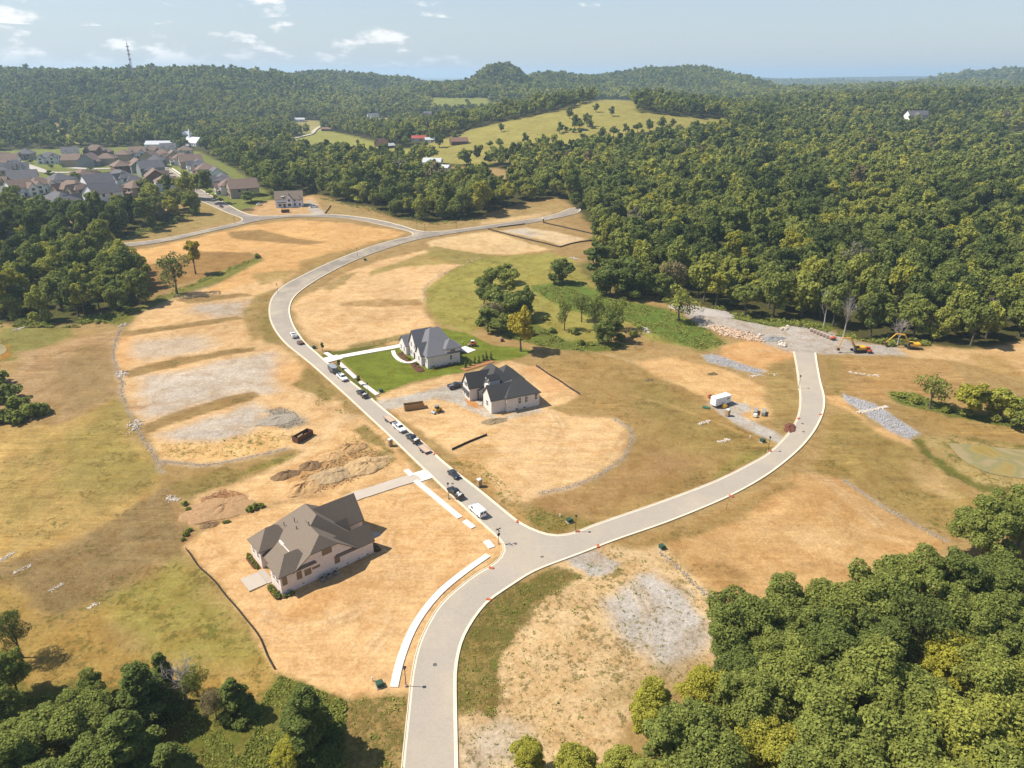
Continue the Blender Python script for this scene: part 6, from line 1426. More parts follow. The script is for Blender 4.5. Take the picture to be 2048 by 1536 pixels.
def skid(loc, rz, m, label, name='skid_steer', roofm=None):
    t = thing(name, label, 'loader', loc, rz)
    MB().box(-1.4, 1.0, -.7, .7, .45, 1.25).build('body', m, t, .1); MB().frus(-.5, .8, -.55, .55, 1.25, -.45, .6, -.5, .5, 2.05).build('cab', DARKM, t, .05); MB().box(-.55, .75, -.62, .62, 2.05, 2.14).build('cab_roof', roofm or m, t)
    for y in (-.78, .72): MB().tube((-1.2, y, 1.5), (1.4, y, .6), .09, .09, 6).build('lift_arm', m, t)
    MB().prism([(1.35, .1), (2.1, .1), (2.1, .22), (1.6, .7), (1.35, .7)], -.85, .85).build('bucket', STEEL, t)
    for x in (-.85, .6):
        for y in (-.85, .85): wheel(t, x, y, .42, .28)


skid(P3(875, 824), 3.9, YELLOWP, 'yellow skid loader with dark canopy on the bare plot', roofm=STEEL); skid(P3(1735, 705), 2.0, REDP, 'orange compact loader beside the near excavator'); skid(P3(946, 692), math.pi, REDP, 'orange-red compact tractor working on the back lawn', 'compact_tractor', TRIM)
skid(P3(572, 414), .4, mat('machine_dark_red', (.2, .05, .03), .6, .1), 'dark red loader at the house under construction')
t = thing('garden_cart', 'small red cart at the edge of the gravel yard', 'cart', P3(1665, 680), .3); MB().frus(-1.0, 1.0, -.6, .6, .5, -1.2, 1.2, -.75, .75, 1.1).build('tub', REDP, t, .04); MB().tube((1.1, 0, .6), (2.0, 0, .4), .05).build('handle', STEEL, t)
for x in (-.6, .6):
    for y in (-.65, .65): wheel(t, x, y, .3, .16)
tag(MB().frus(-.7, .7, -.6, .6, 0, -.5, .3, -.5, .5, 1.1).box(-.2, .9, -.3, .3, .3, .7).build('trencher', mat('dull_brown_machine', (.16, .09, .05), .7, .2), None, .04, P3(1004, 683), .3), 'small brown trencher machine on the dirt behind the lawn', 'machine')

# person beside the patio
def person(px, py, label):
    p = P(px, py); t = thing('person', label, 'person', (p.x, p.y, p.z), 2.4)
    J = {'pel': (0, 0, .95, .15), 'ch': (0, 0, 1.32, .17), 'nk': (0, 0, 1.5, .07), 'hd': (0, .01, 1.62, .1), 'tp': (0, 0, 1.72, .09), 'lk': (.1, .03, .5, .075), 'la': (.11, 0, .08, .055), 'lt': (.11, .17, .04, .045), 'rk': (-.1, .05, .5, .075), 'ra': (-.11, 0, .08, .055), 'rt': (-.11, .17, .04, .045),
         'ls': (.2, 0, 1.43, .07), 'le': (.26, .03, 1.14, .05), 'lw': (.25, .18, .93, .035), 'rs': (-.2, 0, 1.43, .07), 're': (-.26, .03, 1.14, .05), 'rw': (-.25, .18, .93, .035), 'lh': (.25, .24, .87, .04), 'rh': (-.25, .24, .87, .04), 'll': (.1, 0, .9, .1), 'rl': (-.1, 0, .9, .1)}
    E = ['pel-ch', 'ch-nk', 'nk-hd', 'hd-tp', 'pel-ll', 'll-lk', 'lk-la', 'la-lt', 'pel-rl', 'rl-rk', 'rk-ra', 'ra-rt', 'ch-ls', 'ls-le', 'le-lw', 'lw-lh', 'ch-rs', 'rs-re', 're-rw', 'rw-rh']
    ks = list(J); me = bpy.data.meshes.new('body'); me.from_pydata([J[k][:3] for k in ks], [[ks.index(a) for a in e.split('-')] for e in E], []); o = link('body', me, t)
    md = o.modifiers.new('skin', 'SKIN')
    if not me.skin_vertices: me.skin_vertices.new()
    for k, v in zip(ks, me.skin_vertices[0].data): v.radius = (J[k][3], J[k][3]); v.use_root = k == 'pel'
    o.modifiers.new('sub', 'SUBSURF').levels = 1; me.materials.append(mat('work_trousers', (.03, .035, .05), .9, .1))
    v = MB().frus(-.24, .24, -.16, .17, .98, -.25, .25, -.17, .18, 1.46); v.build('vest', mat('lime_vest', (.45, .6, .05), .8, .1), t, .04); MB().frus(-.1, .1, -.11, .12, 1.66, -.06, .06, -.07, .07, 1.76).build('cap', TRIM, t, .02)


person(926, 690, 'person in a lime vest and dark trousers standing behind the house with the lawn')


# ---- street furniture
def lamp(px, py, label, hh=4.6):
    t = thing('street_lamp', label, 'street lamp', P3(px, py), 0, 'street lamps'); MB().tube((0, 0, .1), (0, 0, hh - .4), .085, .06, 8).build('post', DARKM, t); MB().tube((0, 0, -.1), (0, 0, .35), .28, .24, 10).build('base', CONCRETE, t)
    MB().frus(-.13, .13, -.13, .13, hh - .4, -.24, .24, -.24, .24, hh + .05).build('lantern', GLASS, t); MB().frus(-.3, .3, -.3, .3, hh + .05, -.06, .06, -.06, .06, hh + .32).build('cap', DARKM, t)


for x, y, lab in ((812, 1373, 'black street lamp at the end of the curving path'), (1151, 1064, 'black street lamp on the grass corner of the bend'), (1536, 903, 'black street lamp beside the gravel track mouth'), (1597, 777, 'black street lamp on the straight to the gravel yard'), (737, 792, 'black street lamp at the low corner of the lawn'), (715, 513, 'black street lamp on the upper curve'),
                  (556, 587, 'black street lamp at the tight bend by the terraces'), (897, 998, 'black street lamp beside the long white path'), (834, 461, 'black street lamp at the far street fork'), (850, 464, 'black street lamp past the far street fork'), (913, 459, 'black street lamp on the far street below the trees'), (470, 449, 'black street lamp at the foot of the old street'), (180, 497, 'black street lamp at the end of the west street')): lamp(x, y, lab)
# lantern post with street-name blades and stop sign at the corner
t = thing('sign_post', 'black corner post with street-name blades and the back of a stop sign', 'sign', P3(997, 1088), DOWN); MB().tube((0, 0, 0), (0, 0, 4.3), .07, .05, 8).build('post', DARKM, t); MB().box(-.75, .75, -.02, .02, 3.75, 4.0).build('name_blade', DARKM, t); MB().box(-.02, .02, -.75, .75, 4.05, 4.3).build('name_blade', DARKM, t)
MB().tube((.08, 0, 2.7), (.12, 0, 2.7), .46, .46, 8).build('sign_plate', mat('sign_back', (.05, .045, .04), .6, .1), t); MB().tube((0, 0, -.1), (0, 0, .25), .22, .2, 10).build('base', CONCRETE, t)
GREENBOX = mat('green_cabinet', (.03, .075, .045), .5, .08)
for x, y, lab in ((1139, 1044, 'dark green utility cabinet in the grass corner'), (760, 1372, 'dark green utility cabinet at the end of the curving path'), (1525, 884, 'dark green utility cabinet by the gravel track mouth'), (762, 784, 'dark green utility cabinet at the low lawn corner'), (628, 697, 'dark green utility cabinet above the drive apron'), (730, 521, 'small green utility cabinet on the upper curve'), (1324, 1097, 'low utility cabinet on the south verge')):
    t = thing('utility_cabinet', lab, 'cabinet', P3(x, y), .5, 'utility cabinets'); MB().prism([(-.65, 0), (.65, 0), (.65, .75), (.45, .95), (-.65, .95)], -.6, .6).build('housing', GREENBOX, t, .03); MB().box(-.8, .8, -.75, .75, -.2, .06).build('pad', CONCRETE, t); MB().box(.64, .68, -.5, .5, .12, .7).build('door', GREENBOX, t)
for x, y, lab in ((745, 1362, 'white hydrant post on the sandy plot by the curving path'), (1120, 1034, 'white marker pipe in the grass corner'), (1500, 877, 'white marker pipe by the gravel track mouth')):
    t = thing('marker_pipe', lab, 'pipe', P3(x, y)); MB().tube((0, 0, 0), (0, 0, .8), .12, .12, 8).build('pipe', TRIM, t); MB().tube((0, 0, .8), (0, 0, .9), .15, .1, 8).build('cap', TRIM, t)
tag(MB().tube((0, 0, 0), (0, 0, 1.4), .05, .05, 6).box(-.05, .05, -.05, .05, 1.4, 1.5).build('marker_post', DARKM, None, loc=P3(1041, 1190)), 'short black marker post on the green verge', 'post')
tag(MB().tube((0, 0, 0), (0, 0, 1.4), .05, .05, 6).box(-.05, .05, -.05, .05, 1.4, 1.5).build('marker_post', DARKM, None, loc=P3(1453, 1018)), 'short black marker post above the brown plot', 'post')
# small air-conditioners at the wall of the lower house
for i, u in enumerate((8.8, 10.4, 12.0)):
    p = brown_house.matrix_basis @ Vector((u, -1.3, .1)); t = thing('air_conditioner', f'dark air conditioner unit {("first", "second", "third")[i]} from the low corner of the brown-roofed house', 'air conditioner', (p.x, p.y, ground(p.x, p.y)), brown_house.rotation_euler.z, 'air conditioners')
    MB().box(-.45, .45, -.45, .45, .05, 1.0).build('case', STEEL, t, .04); MB().tube((0, 0, 1.0), (0, 0, 1.05), .36, .36, 12).build('fan_grille', DARKM, t)
# painted orange marks on the kerbs
ORNG = mat('orange_mark', S(214, 110, 70), .8, .2, 4)
for x, y in ((1035, 1044), (1155, 1064), (978, 1200), (983, 1137), (1196, 1093), (1541, 903), (869, 909), (1462, 993), (1597, 838), (1641, 830)):
    p = P(x, y); tag(MB().box(-.6, .6, -.3, .3, -.05, .16).build('storm_inlet', ORNG, None, .02, (p.x, p.y, p.z + lift(p)), random.uniform(0, 3)), 'orange-marked storm inlet set in the kerb', 'inlet', 'storm inlets in the kerbs')
MAN = mat('iron_cover', (.10, .09, .08), .7, .2)
for x, y in ((1031, 1088), (1084, 1114), (1605, 848), (1607, 864), (905, 968), (870, 1330)):
    p = P(x, y); tag(MB().tube((0, 0, 0), (0, 0, .02), .42, .42, 14).build('manhole_cover', MAN, None, loc=(p.x, p.y, p.z + lift(p) + .004)), 'round iron manhole cover in the asphalt', 'manhole', 'manhole covers in the street')
# radio mast on the ridge
MAST = mat('mast_steel', S(206, 176, 176), .6, .05); p = P(266, 152); p = Vector((p.x, p.y, ground(p.x, p.y))); t = thing('radio_mast', 'tall lattice radio mast on the wooded ridge', 'mast', p)
m = MB(); Ht = 86.0
for k in range(3): a = k * 2.094; m.tube((3.2 * math.cos(a), 3.2 * math.sin(a), 0), (.5 * math.cos(a), .5 * math.sin(a), Ht * .8), .42, .3, 4)
for i in range(14):
    z = i * Ht * .8 / 14; f = 3.2 - 2.7 * i / 14
    for k in range(3): a, b = k * 2.094, (k + 1) * 2.094; m.tube((f * math.cos(a), f * math.sin(a), z), (f * .85 * math.cos(b), f * .85 * math.sin(b), z + Ht * .8 / 14), .22, .22, 3)
m.build('lattice', MAST, t); MB().tube((0, 0, Ht * .78), (0, 0, Ht * 1.05), .35, .12, 5).build('aerial', MAST, t)
for z in (34, 44, 52, 60): MB().tube((0, 0, z), (0, 0, z + 2), 3.4, 3.4, 8).build('dish_ring', MAST, t)


# ---- silt fences
FABRIC = mat('black_silt_fabric', (.045, .036, .028), .8, .25, 2); STAKE = MB().box(-.03, .03, -.03, .03, 0, 1.05).mesh('stake', mat('stake_wood', S(150, 116, 84), .9, .2))
for pts, lab in (([(372, 1100), (390, 1125), (420, 1155), (455, 1195), (480, 1225), (505, 1256), (525, 1287), (540, 1322), (548, 1340)], 'black silt fence along the field side of the sandy corner plot'), ([(904, 901), (930, 888), (950, 880), (973, 871)], 'black silt fence across the bare plot by the street'), ([(1072, 733), (1110, 757), (1160, 790)], 'black silt fence behind the charcoal-roofed house'),
                 ([(976, 459), (1040, 476), (1120, 495)], 'black silt fence down the far plot'), ([(1120, 495), (1149, 486), (1200, 480)], 'black silt fence at the low end of the far plot'), ([(1086, 446), (1140, 458), (1200, 472)], 'black silt fence on the upper side of the far plot'), ([(995, 456), (1050, 449)], 'black silt fence beside the far street'), ([(650, 428), (662, 412)], 'short black silt fence by the house under construction')):
    k = smooth([P(*p) for p in pts], 2.4, 1); t = thing('silt_fence', lab, 'fence', (0, 0, 0)); w = .05
    me = ribbon([p + Vector((math.sin(i * 1.3) * .12, math.cos(i * .9) * .12)) for i, p in enumerate(k)], [(-w, -.2), (-.02, .55), (.02, .55), (w, -.2)], 'fabric', FABRIC); link('fabric', me, t)
    for p in k: link('stake', STAKE, t, (p.x, p.y + .1, ground(p.x, p.y)), random.uniform(0, 3))

# ------------------------------------------------------------------ heaps, rocks, shrubs, undergrowth
def mound(px, py, a, b, hgt, rz, m, label, seed, rough=.25):
    hgt *= .62
    p = P(px, py); n, k = 54, 20; V = [(0, 0, hgt)]; Fc = []
    for j in range(1, k + 1):
        f = j / k
        for i in range(n):
            an = 2 * math.pi * i / n; q = float(fbm(math.cos(an) * 3 + seed * 7 + f * 2, math.sin(an) * 3 + f, 1.6, seed, 3)); ed = 1 + q * .5
            z = hgt * max(0, (1 - f ** 1.7)) * (1 + q * 1.1) + (float(fbm(math.cos(an) * f * a, math.sin(an) * f * b, 2.2, seed + 5, 4)) * rough * 1.5 + float(fbm(math.cos(an) * f * a, math.sin(an) * f * b, .7, seed + 9, 2)) * .35) * hgt * (1 - f * .5) - (.3 if j == k else 0)
            V.append((math.cos(an) * a * f * ed, math.sin(an) * b * f * ed, z))
    Fc = [(0, 1 + i, 1 + (i + 1) % n) for i in range(n)]
    for j in range(k - 1):
        for i in range(n): A = 1 + j * n + i; B = 1 + j * n + (i + 1) % n; Fc.append((A, A + n, B + n, B))
    o = MB().add(V, Fc).build('dirt_mound', m, None, 0, (p.x, p.y, p.z - .05), rz); tag(o, label, 'mound', 'heaps on the plots')
    return o


SOIL = mat('brown_soil', S(150, 118, 80), .95, .3, 2.2, bump=.6); CLAY = mat('orange_clay', S(216, 172, 116), .95, .28, 1.6, bump=.6); MIXED = mat('mixed_spoil', S(208, 172, 122), .95, .3, 1.8, bump=.7); ROCKY = mat('rubble_spoil', S(194, 164, 122), .95, .3, 2.2, bump=.7); MULCHM = mat('red_mulch', S(128, 78, 58), .95, .3, 4, bump=.6)
mound(574, 950, 4.2, 2.4, 1.6, .55, SOIL, 'dark brown oval soil heap nearest the sandy track', 3); mound(622, 931, 3.6, 2.8, 1.6, .4, SOIL, 'dark brown round soil heap beside the oval one', 4)
mound(700, 896, 5.0, 2.6, 2.4, .2, CLAY, 'broken orange clay heap by the street', 5, .8); mound(735, 930, 8.5, 4.8, 1.7, .6, MIXED, 'long weedy spoil heap beside the street', 6, .7); mound(672, 950, 8.0, 4.0, 1.5, .5, ROCKY, 'lumpy stony spoil heap behind the brown-roofed house', 7, .9); mound(604, 975, 5.6, 4.2, 2.0, .5, CLAY, 'orange clay heap behind the brown-roofed house', 8, .5); mound(660, 912, 5.0, 3.0, 1.2, .5, CLAY, 'low smooth clay heap beside the dirt track', 9, .4)
mound(447, 1012, 10.5, 6.4, .9, .5, mat('red_brown_soil', S(190, 150, 104), .95, .28, 1.6, bump=.6), 'wide low red-brown soil pile beside the stone line', 10, .35); mound(420, 1050, 2.6, 1.4, .9, .4, SOIL, 'small dark soil heap at the pile end', 11, .7); mound(1580, 856, 3.6, 2.2, 1.2, 1.0, MULCHM, 'dark red mulch heap on the kerb of the bend', 12, .4)
mound(555, 838, 6.4, 4.6, .9, .5, mat('grey_rubble', S(176, 162, 140), .95, .3, 2.2, bump=.7), 'grey rubble heap on the gravel terrace', 13, .9); mound(990, 842, 4.5, 2.2, .9, .3, mat('weed_spoil', S(166, 142, 106), .95, .3, 2), 'weedy spoil heap in front of the charcoal-roofed house', 14, .9); mound(1547, 678, 5.2, 3.0, 1.3, .2, mat('blue_gravel_heap', S(160, 156, 152), .95, .15, 4), 'blue-grey gravel heap at the yard mouth', 15, .2); mound(497, 420, 5, 3, 1.6, .2, mat('brush_heap', S(120, 92, 72), .95, .3, 2), 'brown brush heap at the old street corner', 16, .9)
mound(1405, 622, 16, 6, 1.8, -.5, mat('crushed_rock', S(196, 184, 172), .95, .25, 2.5, bump=.7), 'long grey crushed-rock heap beside the forest', 17, .4); mound(1425, 748, 2.2, 1.4, .9, .2, mat('weed_tuft_heap', S(130, 110, 70), .95, .3, 2), 'small weedy heap in the trailer yard', 18, .6); mound(1298, 760, 2.0, 1.3, .7, .2, MATS['weed_tuft_heap'], 'small weedy heap on the slope', 19, .6)
# mulch beds of the houses
def bed(house, u0, u1, v0, v1, lab):
    c = house.matrix_basis @ Vector(((u0 + u1) / 2, (v0 + v1) / 2, 0)); a, b = (u1 - u0) / 2, (v1 - v0) / 2; n = 20; m = MB()
    V = [(a * math.copysign(abs(math.cos(t)) ** .5, math.cos(t)), b * math.copysign(abs(math.sin(t)) ** .5, math.sin(t))) for t in [2 * math.pi * i / n for i in range(n)]]
    m.add([(x, y, -.3) for x, y in V] + [(x * .93, y * .93, .12) for x, y in V], [tuple(range(n, 2 * n))] + [(i, (i + 1) % n, (i + 1) % n + n, i + n) for i in range(n)])
    tag(m.build('mulch_bed', MULCH, None, 0, (c.x, c.y, ground(c.x, c.y) + .05), house.rotation_euler.z), lab, 'flower bed', 'mulch beds')


bed(brown_house, -1.7, .0, -.8, 5.2, 'dark mulch bed at the near gable of the brown-roofed house'); bed(brown_house, -1.4, .2, 12, 18, 'dark mulch bed at the far gable of the brown-roofed house'); bed(brown_house, -.4, 2.6, -1.2, -.1, 'dark mulch bed round the low corner of the brown-roofed house'); bed(brown_house, 22.8, 24.6, -.6, 4.6, 'planted bed at the street end of the brown-roofed house')
bed(lawn_house, -4.6, -1.3, -1.5, 8, 'red mulch bed under the front gables of the house with the lawn'); bed(lawn_house, -5.2, -2.5, 9, 20, 'red mulch bed inside the winding path'); bed(lawn_house, 1, 12, -1.6, -.1, 'dark mulch bed along the side wall of the house with the lawn')


def shrub_mesh(seed, n, leaf, R=1.0, H=1.0, kind='round', nl=10): return crown('foliage', seed, kind, R, H, .0, nl, n, leaf)[0]


SH = [shrub_mesh(400 + i, 260, .13, .55, .8) for i in range(3)]; ARB = [shrub_mesh(410 + i, 700, .16, .8, 3.2, 'cedar', 26) for i in range(2)]; BUSH = [shrub_mesh(420 + i, 900, .28, 1.9, 2.2, nl=22) for i in range(3)]


def shrub(p, me, s, t, label, grp, name='shrub', trunk_=False):
    o = thing(name, label, 'shrub', (p[0], p[1], ground(p[0], p[1]) - .05), random.uniform(0, 6), grp); c = link('foliage', me, o); c['tint'] = float(t); o.scale = (s, s, s)
    m = KIDS.setdefault('stem', MB().tube((0, 0, -.1), (0, 0, .6), .05, .03, 5).mesh('stem', BARK)); link('stem', m, o)


for h_, spots, lab in ((brown_house, [(-.9, v) for v in np.arange(-.4, 5, .95)] + [(-.6, v) for v in np.arange(12.2, 18, 1.0)] + [(.4, -.8), (1.6, -.8)], 'small clipped shrub in the mulch bed of the brown-roofed house'), (brown_house, [(23.6, .2), (23.8, 1.6), (23.5, 3.2)], 'green shrub at the street end of the brown-roofed house'),
                       (lawn_house, [(-2, 1), (-2.8, 2.6), (-3.4, 4.4), (-2.4, 5.6), (-3, 7), (-3.2, 11), (-3.6, 13), (-3.2, 15), (-3.8, 17.5), (-3, 19), (2, -.9), (5, -.9), (8, -.9), (10.5, -.9)], 'leafy shrub in the red mulch of the house with the lawn')):
    for u, v in spots: q = h_.matrix_basis @ Vector((u, v, 0)); shrub((q.x, q.y), random.choice(SH), random.uniform(.8, 1.6), random.uniform(.25, .5), lab, 'shrubs of the houses')
for i, (x, y) in enumerate(((931, 736), (940, 732), (950, 728), (958, 726), (966, 723), (973, 721), (982, 719))):
    p = P(x, y); shrub((p.x, p.y), ARB[i % 2], random.uniform(.9, 1.15), .3, ('first', 'second', 'third', 'fourth', 'fifth', 'sixth', 'last')[i] + ' upright evergreen from the house wall in the screening row', 'evergreen row behind the lawn', 'evergreen_shrub')
bp_ = [P(x, y) for x, y in ((925, 740), (985, 722))]; k = smooth(bp_, 2); tag(link('mulch_bed', ribbon(k, [(-1.6, -.1), (-1.4, .08), (1.4, .08), (1.6, -.1)], 'mulch_bed', mat('bare_strip', S(186, 132, 84), .95, .2, 2))), 'bare orange strip under the evergreen row', 'flower bed')
for x, y, lab in ((645, 703, 'young street tree above the drive apron'), (679, 738, 'young street tree beside the grey cargo trailer'), (718, 771, 'young street tree between the two lawn paths')):
    p = P(x, y); put_tree(p.x, p.y, ('tall', 'mid', 0), 4.2, 1.9, .3, lab, 'young street trees', 'young_tree')
GRP = 'bushes on the open ground'
for x, y, s, t, lab in [(500, 1022, 1.0, .3, 'green weed bush on the edge of the sandy plot'), (510, 1018, 1.1, .3, 'green weed bush on the edge of the sandy plot'), (522, 1014, .9, .34, 'green weed bush on the edge of the sandy plot'), (450, 1046, .6, .3, 'green weed bush on the edge of the sandy plot'), (458, 1044, .5, .3, 'green weed bush on the edge of the sandy plot'), (372, 1070, .8, .34, 'green weed bush at the stone line'), (378, 1062, .7, .3, 'green weed bush at the stone line'), (366, 1080, .6, .3, 'green weed bush at the stone line'), (378, 1020, .7, .3, 'green weed bush at the stone line'), (370, 1010, .8, .36, 'green weed bush at the stone line'),
                        (516, 516, 1.2, .2, 'dark bush at the brown field corner'), (1090, 640, 1.0, .3, 'round bush in the meadow hollow'), (1105, 665, 1.2, .26, 'round bush in the meadow hollow'), (1150, 668, 1.3, .3, 'round bush in the meadow hollow'), (1160, 690, 1.2, .32, 'round bush in the meadow hollow'), (1240, 680, 1.4, .26, 'round bush in the meadow hollow'), (1265, 672, 1.3, .3, 'round bush in the meadow hollow'), (1060, 670, 1.3, .28, 'round bush in the meadow hollow'), (960, 650, 1.3, .3, 'round bush in the meadow hollow'), (985, 655, 1.3, .34, 'round bush in the meadow hollow'),
                        (1800, 795, 1.0, .42, 'green bush in the ditch above the channel'), (1830, 805, 1.2, .4, 'green bush in the ditch above the channel'), (1890, 822, 1.2, .36, 'green bush in the ditch above the channel'), (1930, 832, 1.3, .34, 'green bush in the ditch above the channel'), (1990, 842, 1.3, .4, 'green bush in the ditch above the channel')]:
    p = P(x, y); shrub((p.x, p.y), random.choice(BUSH), s * (.6 if y > 900 else .9), t + .12, lab, GRP, 'bush')


for x, y, s, t, lab in [(10, 800, 2.6, .36, 'tall green bush at the western field edge'), (35, 820, 2.2, .4, 'green bush in the middle of the western bush clump'), (62, 832, 2.0, .42, 'round green bush on the field side of the western clump'), (85, 826, 1.7, .38, 'low green bush at the end of the western clump'), (30, 845, 1.8, .36, 'low dark bush in front of the western clump'), (0, 842, 1.9, .34, 'dark bush at the foot of the tall western bush'), (-6, 770, 2.6, .38, 'tall green bush behind the western clump')]:
    p = P(x, y); shrub((p.x, p.y), random.choice(BUSH), s, t, lab, 'western bush clump', 'bush')


# ---- rocks: riprap lines and heaps
def rocks(name, label, m, spots, seed):
    """spots: (x, y, size); one faceted stone each, all of one line or heap"""
    r = np.random.default_rng(seed); bm = bmesh.new(); bmesh.ops.create_icosphere(bm, subdivisions=1, radius=1); base = np.array([v.co for v in bm.verts]); tf = np.array([[v.index for v in f.verts] for f in bm.faces]); bm.free()
    V, Fc = [], []
    for i, (x, y, s) in enumerate(spots):
        q = base * (1 + r.uniform(-.28, .28, (len(base), 1))) * np.array([r.uniform(.7, 1.3), r.uniform(.6, 1.1), r.uniform(.45, .85)]) * s
        a = r.uniform(0, 6.28); c, sn = math.cos(a), math.sin(a); q = np.stack([q[:, 0] * c - q[:, 1] * sn + x, q[:, 0] * sn + q[:, 1] * c + y, q[:, 2] + ground(x, y) + s * .25], -1); V.append(q); Fc.append(tf + i * len(base))
    V = np.concatenate(V); Fc = np.concatenate(Fc); me = bpy.data.meshes.new(name); me.from_pydata(V.tolist(), [], Fc.tolist()); me.materials.append(m); me.update(); tag(link(name, me), label, 'rocks', kind='stuff')


STONE = mat('pale_limestone', S(226, 210, 190), .9, .22, .5); GSTONE = mat('grey_limestone', S(184, 170, 150), .9, .25, .4)


def along(px, n, w, s0, s1, seed):
    r = random.Random(seed); k = smooth([P(*p) for p in px], 1.0, 1); out = []
    for _ in range(n): p = r.choice(k); out.append((p.x + r.gauss(0, w), p.y + r.gauss(0, w), r.uniform(s0, s1)))
    return out


def within(px, n, s0, s1, seed):
    pts = [P(*p) for p in px]; r = random.Random(seed); xs = [p.x for p in pts]; ys = [p.y for p in pts]; out = []
    poly = [(p.x, p.y) for p in pts]; c = 0
    while len(out) < n and c < n * 60:
        c += 1; x, y = r.uniform(min(xs), max(xs)), r.uniform(min(ys), max(ys))
        if bool(inpoly(np.array([x]), np.array([y]), poly)[0]): out.append((x, y, r.uniform(s0, s1)))
    return out


rocks('riprap', 'grey stone line round the terraced plots', GSTONE, along([(258, 646), (240, 658), (231, 685), (225, 708), (233, 734), (236, 753), (246, 766), (242, 784), (250, 806)], 300, .34, .1, .26, 1) + along([(270, 842), (276, 858), (288, 882), (305, 905), (316, 925)], 120, .4, .1, .26, 2) + along([(322, 923), (360, 926), (395, 931), (435, 928), (487, 917), (570, 898)], 300, .34, .08, .2, 3), 1)
rocks('white_rocks', 'heaps of white stone on the west field edge', STONE, along([(238, 745), (242, 752)], 60, 1.0, .25, .5, 4) + along([(268, 845), (272, 858)], 60, 1.0, .25, .5, 5) + along([(338, 995), (350, 1000)], 80, .6, .15, .34, 6) + along([(104, 1180), (124, 1168)], 60, .32, .1, .2, 7) + along([(178, 1216), (192, 1208)], 50, .28, .1, .2, 8) + along([(30, 1145), (58, 1132)], 60, .32, .1, .2, 9) + along([(-5, 1125), (26, 1106)], 70, .35, .12, .24, 10) + along([(240, 652), (248, 648)], 30, .8, .2, .45, 11) + along([(30, 660), (52, 654)], 60, .6, .2, .4, 12), 2)
rocks('rock_heap', 'jumbled orange and white rock along the crushed-rock heap', mat('orange_white_rock', S(222, 190, 158), .9, .35, .5), within([(1408, 650), (1440, 652), (1510, 668), (1530, 684), (1500, 682), (1440, 670)], 420, .25, .75, 13), 3)
rocks('boulders', 'pale boulders at the gravel yard mouth', STONE, within([(1555, 682), (1572, 684), (1570, 694), (1556, 692)], 16, .6, 1.2, 14) + within([(1560, 655), (1578, 652), (1576, 660), (1562, 661)], 18, .4, .8, 15) + within([(1516, 666), (1528, 668), (1526, 674), (1516, 672)], 10, .4, .8, 16), 4)
rocks('pad_stones', 'grey stone edge round the wide bare pad', GSTONE, along([(1230, 838), (1262, 858), (1266, 880), (1246, 918), (1200, 950), (1140, 975), (1080, 986)], 300, .36, .1, .22, 17) + along([(1690, 962), (1760, 1010), (1840, 1055), (1890, 1080)], 220, .36, .1, .24, 18) + along([(1320, 1105), (1360, 1140), (1400, 1180), (1430, 1200)], 160, .4, .12, .28, 19), 5)
rocks('channel_stones', 'blue-grey riprap stones filling the drainage channels', mat('blue_grey_stone', S(192, 188, 186), .9, .2, .6), within([(1688, 790), (1750, 810), (1840, 868), (1816, 877), (1780, 860), (1692, 801)], 1100, .14, .3, 20) + within([(1406, 712), (1426, 709), (1528, 742), (1512, 747), (1414, 722)], 420, .15, .3, 21), 6)
rocks('check_dam', 'pale stone check dam across the channel and ditch stones', STONE, along([(1716, 825), (1750, 820), (1771, 814)], 130, .35, .25, .5, 22) + along([(1400, 848), (1418, 842)], 40, .3, .2, .4, 23) + along([(1440, 884), (1456, 880)], 40, .3, .2, .4, 24) + along([(1700, 745), (1730, 750), (1756, 752)], 60, .4, .2, .4, 25) + along([(1500, 752), (1550, 748)], 30, .5, .2, .4, 26) + along([(1290, 657), (1296, 665)], 30, .5, .3, .6, 27) + along([(1140, 515), (1160, 520)], 30, .6, .2, .5, 28) + along([(850, 600), (846, 575), (870, 555), (905, 538), (960, 516)], 120, .6, .15, .4, 29), 7)


rocks('soil_clods', 'churned clods and stones over the spoil heaps', mat('clod_soil', S(186, 148, 102), .95, .4, .5), within([(585, 985), (600, 955), (650, 930), (690, 890), (765, 905), (780, 928), (700, 965), (640, 985)], 1100, .08, .34, 31), 31)
rocks('soil_crumbs', 'broken crumbs over the wide red-brown soil pile', mat('crumb_soil', S(176, 132, 90), .95, .35, .5), within([(398, 1040), (402, 998), (450, 978), (492, 988), (494, 1004), (468, 1032), (420, 1046)], 1100, .06, .2, 32), 32)
rocks('rubble', 'grey rubble lumps on the gravel terrace', mat('rubble_grey', S(176, 164, 146), .95, .35, .5), within([(530, 822), (560, 815), (590, 825), (606, 845), (575, 858), (545, 850)], 500, .08, .3, 33), 33)


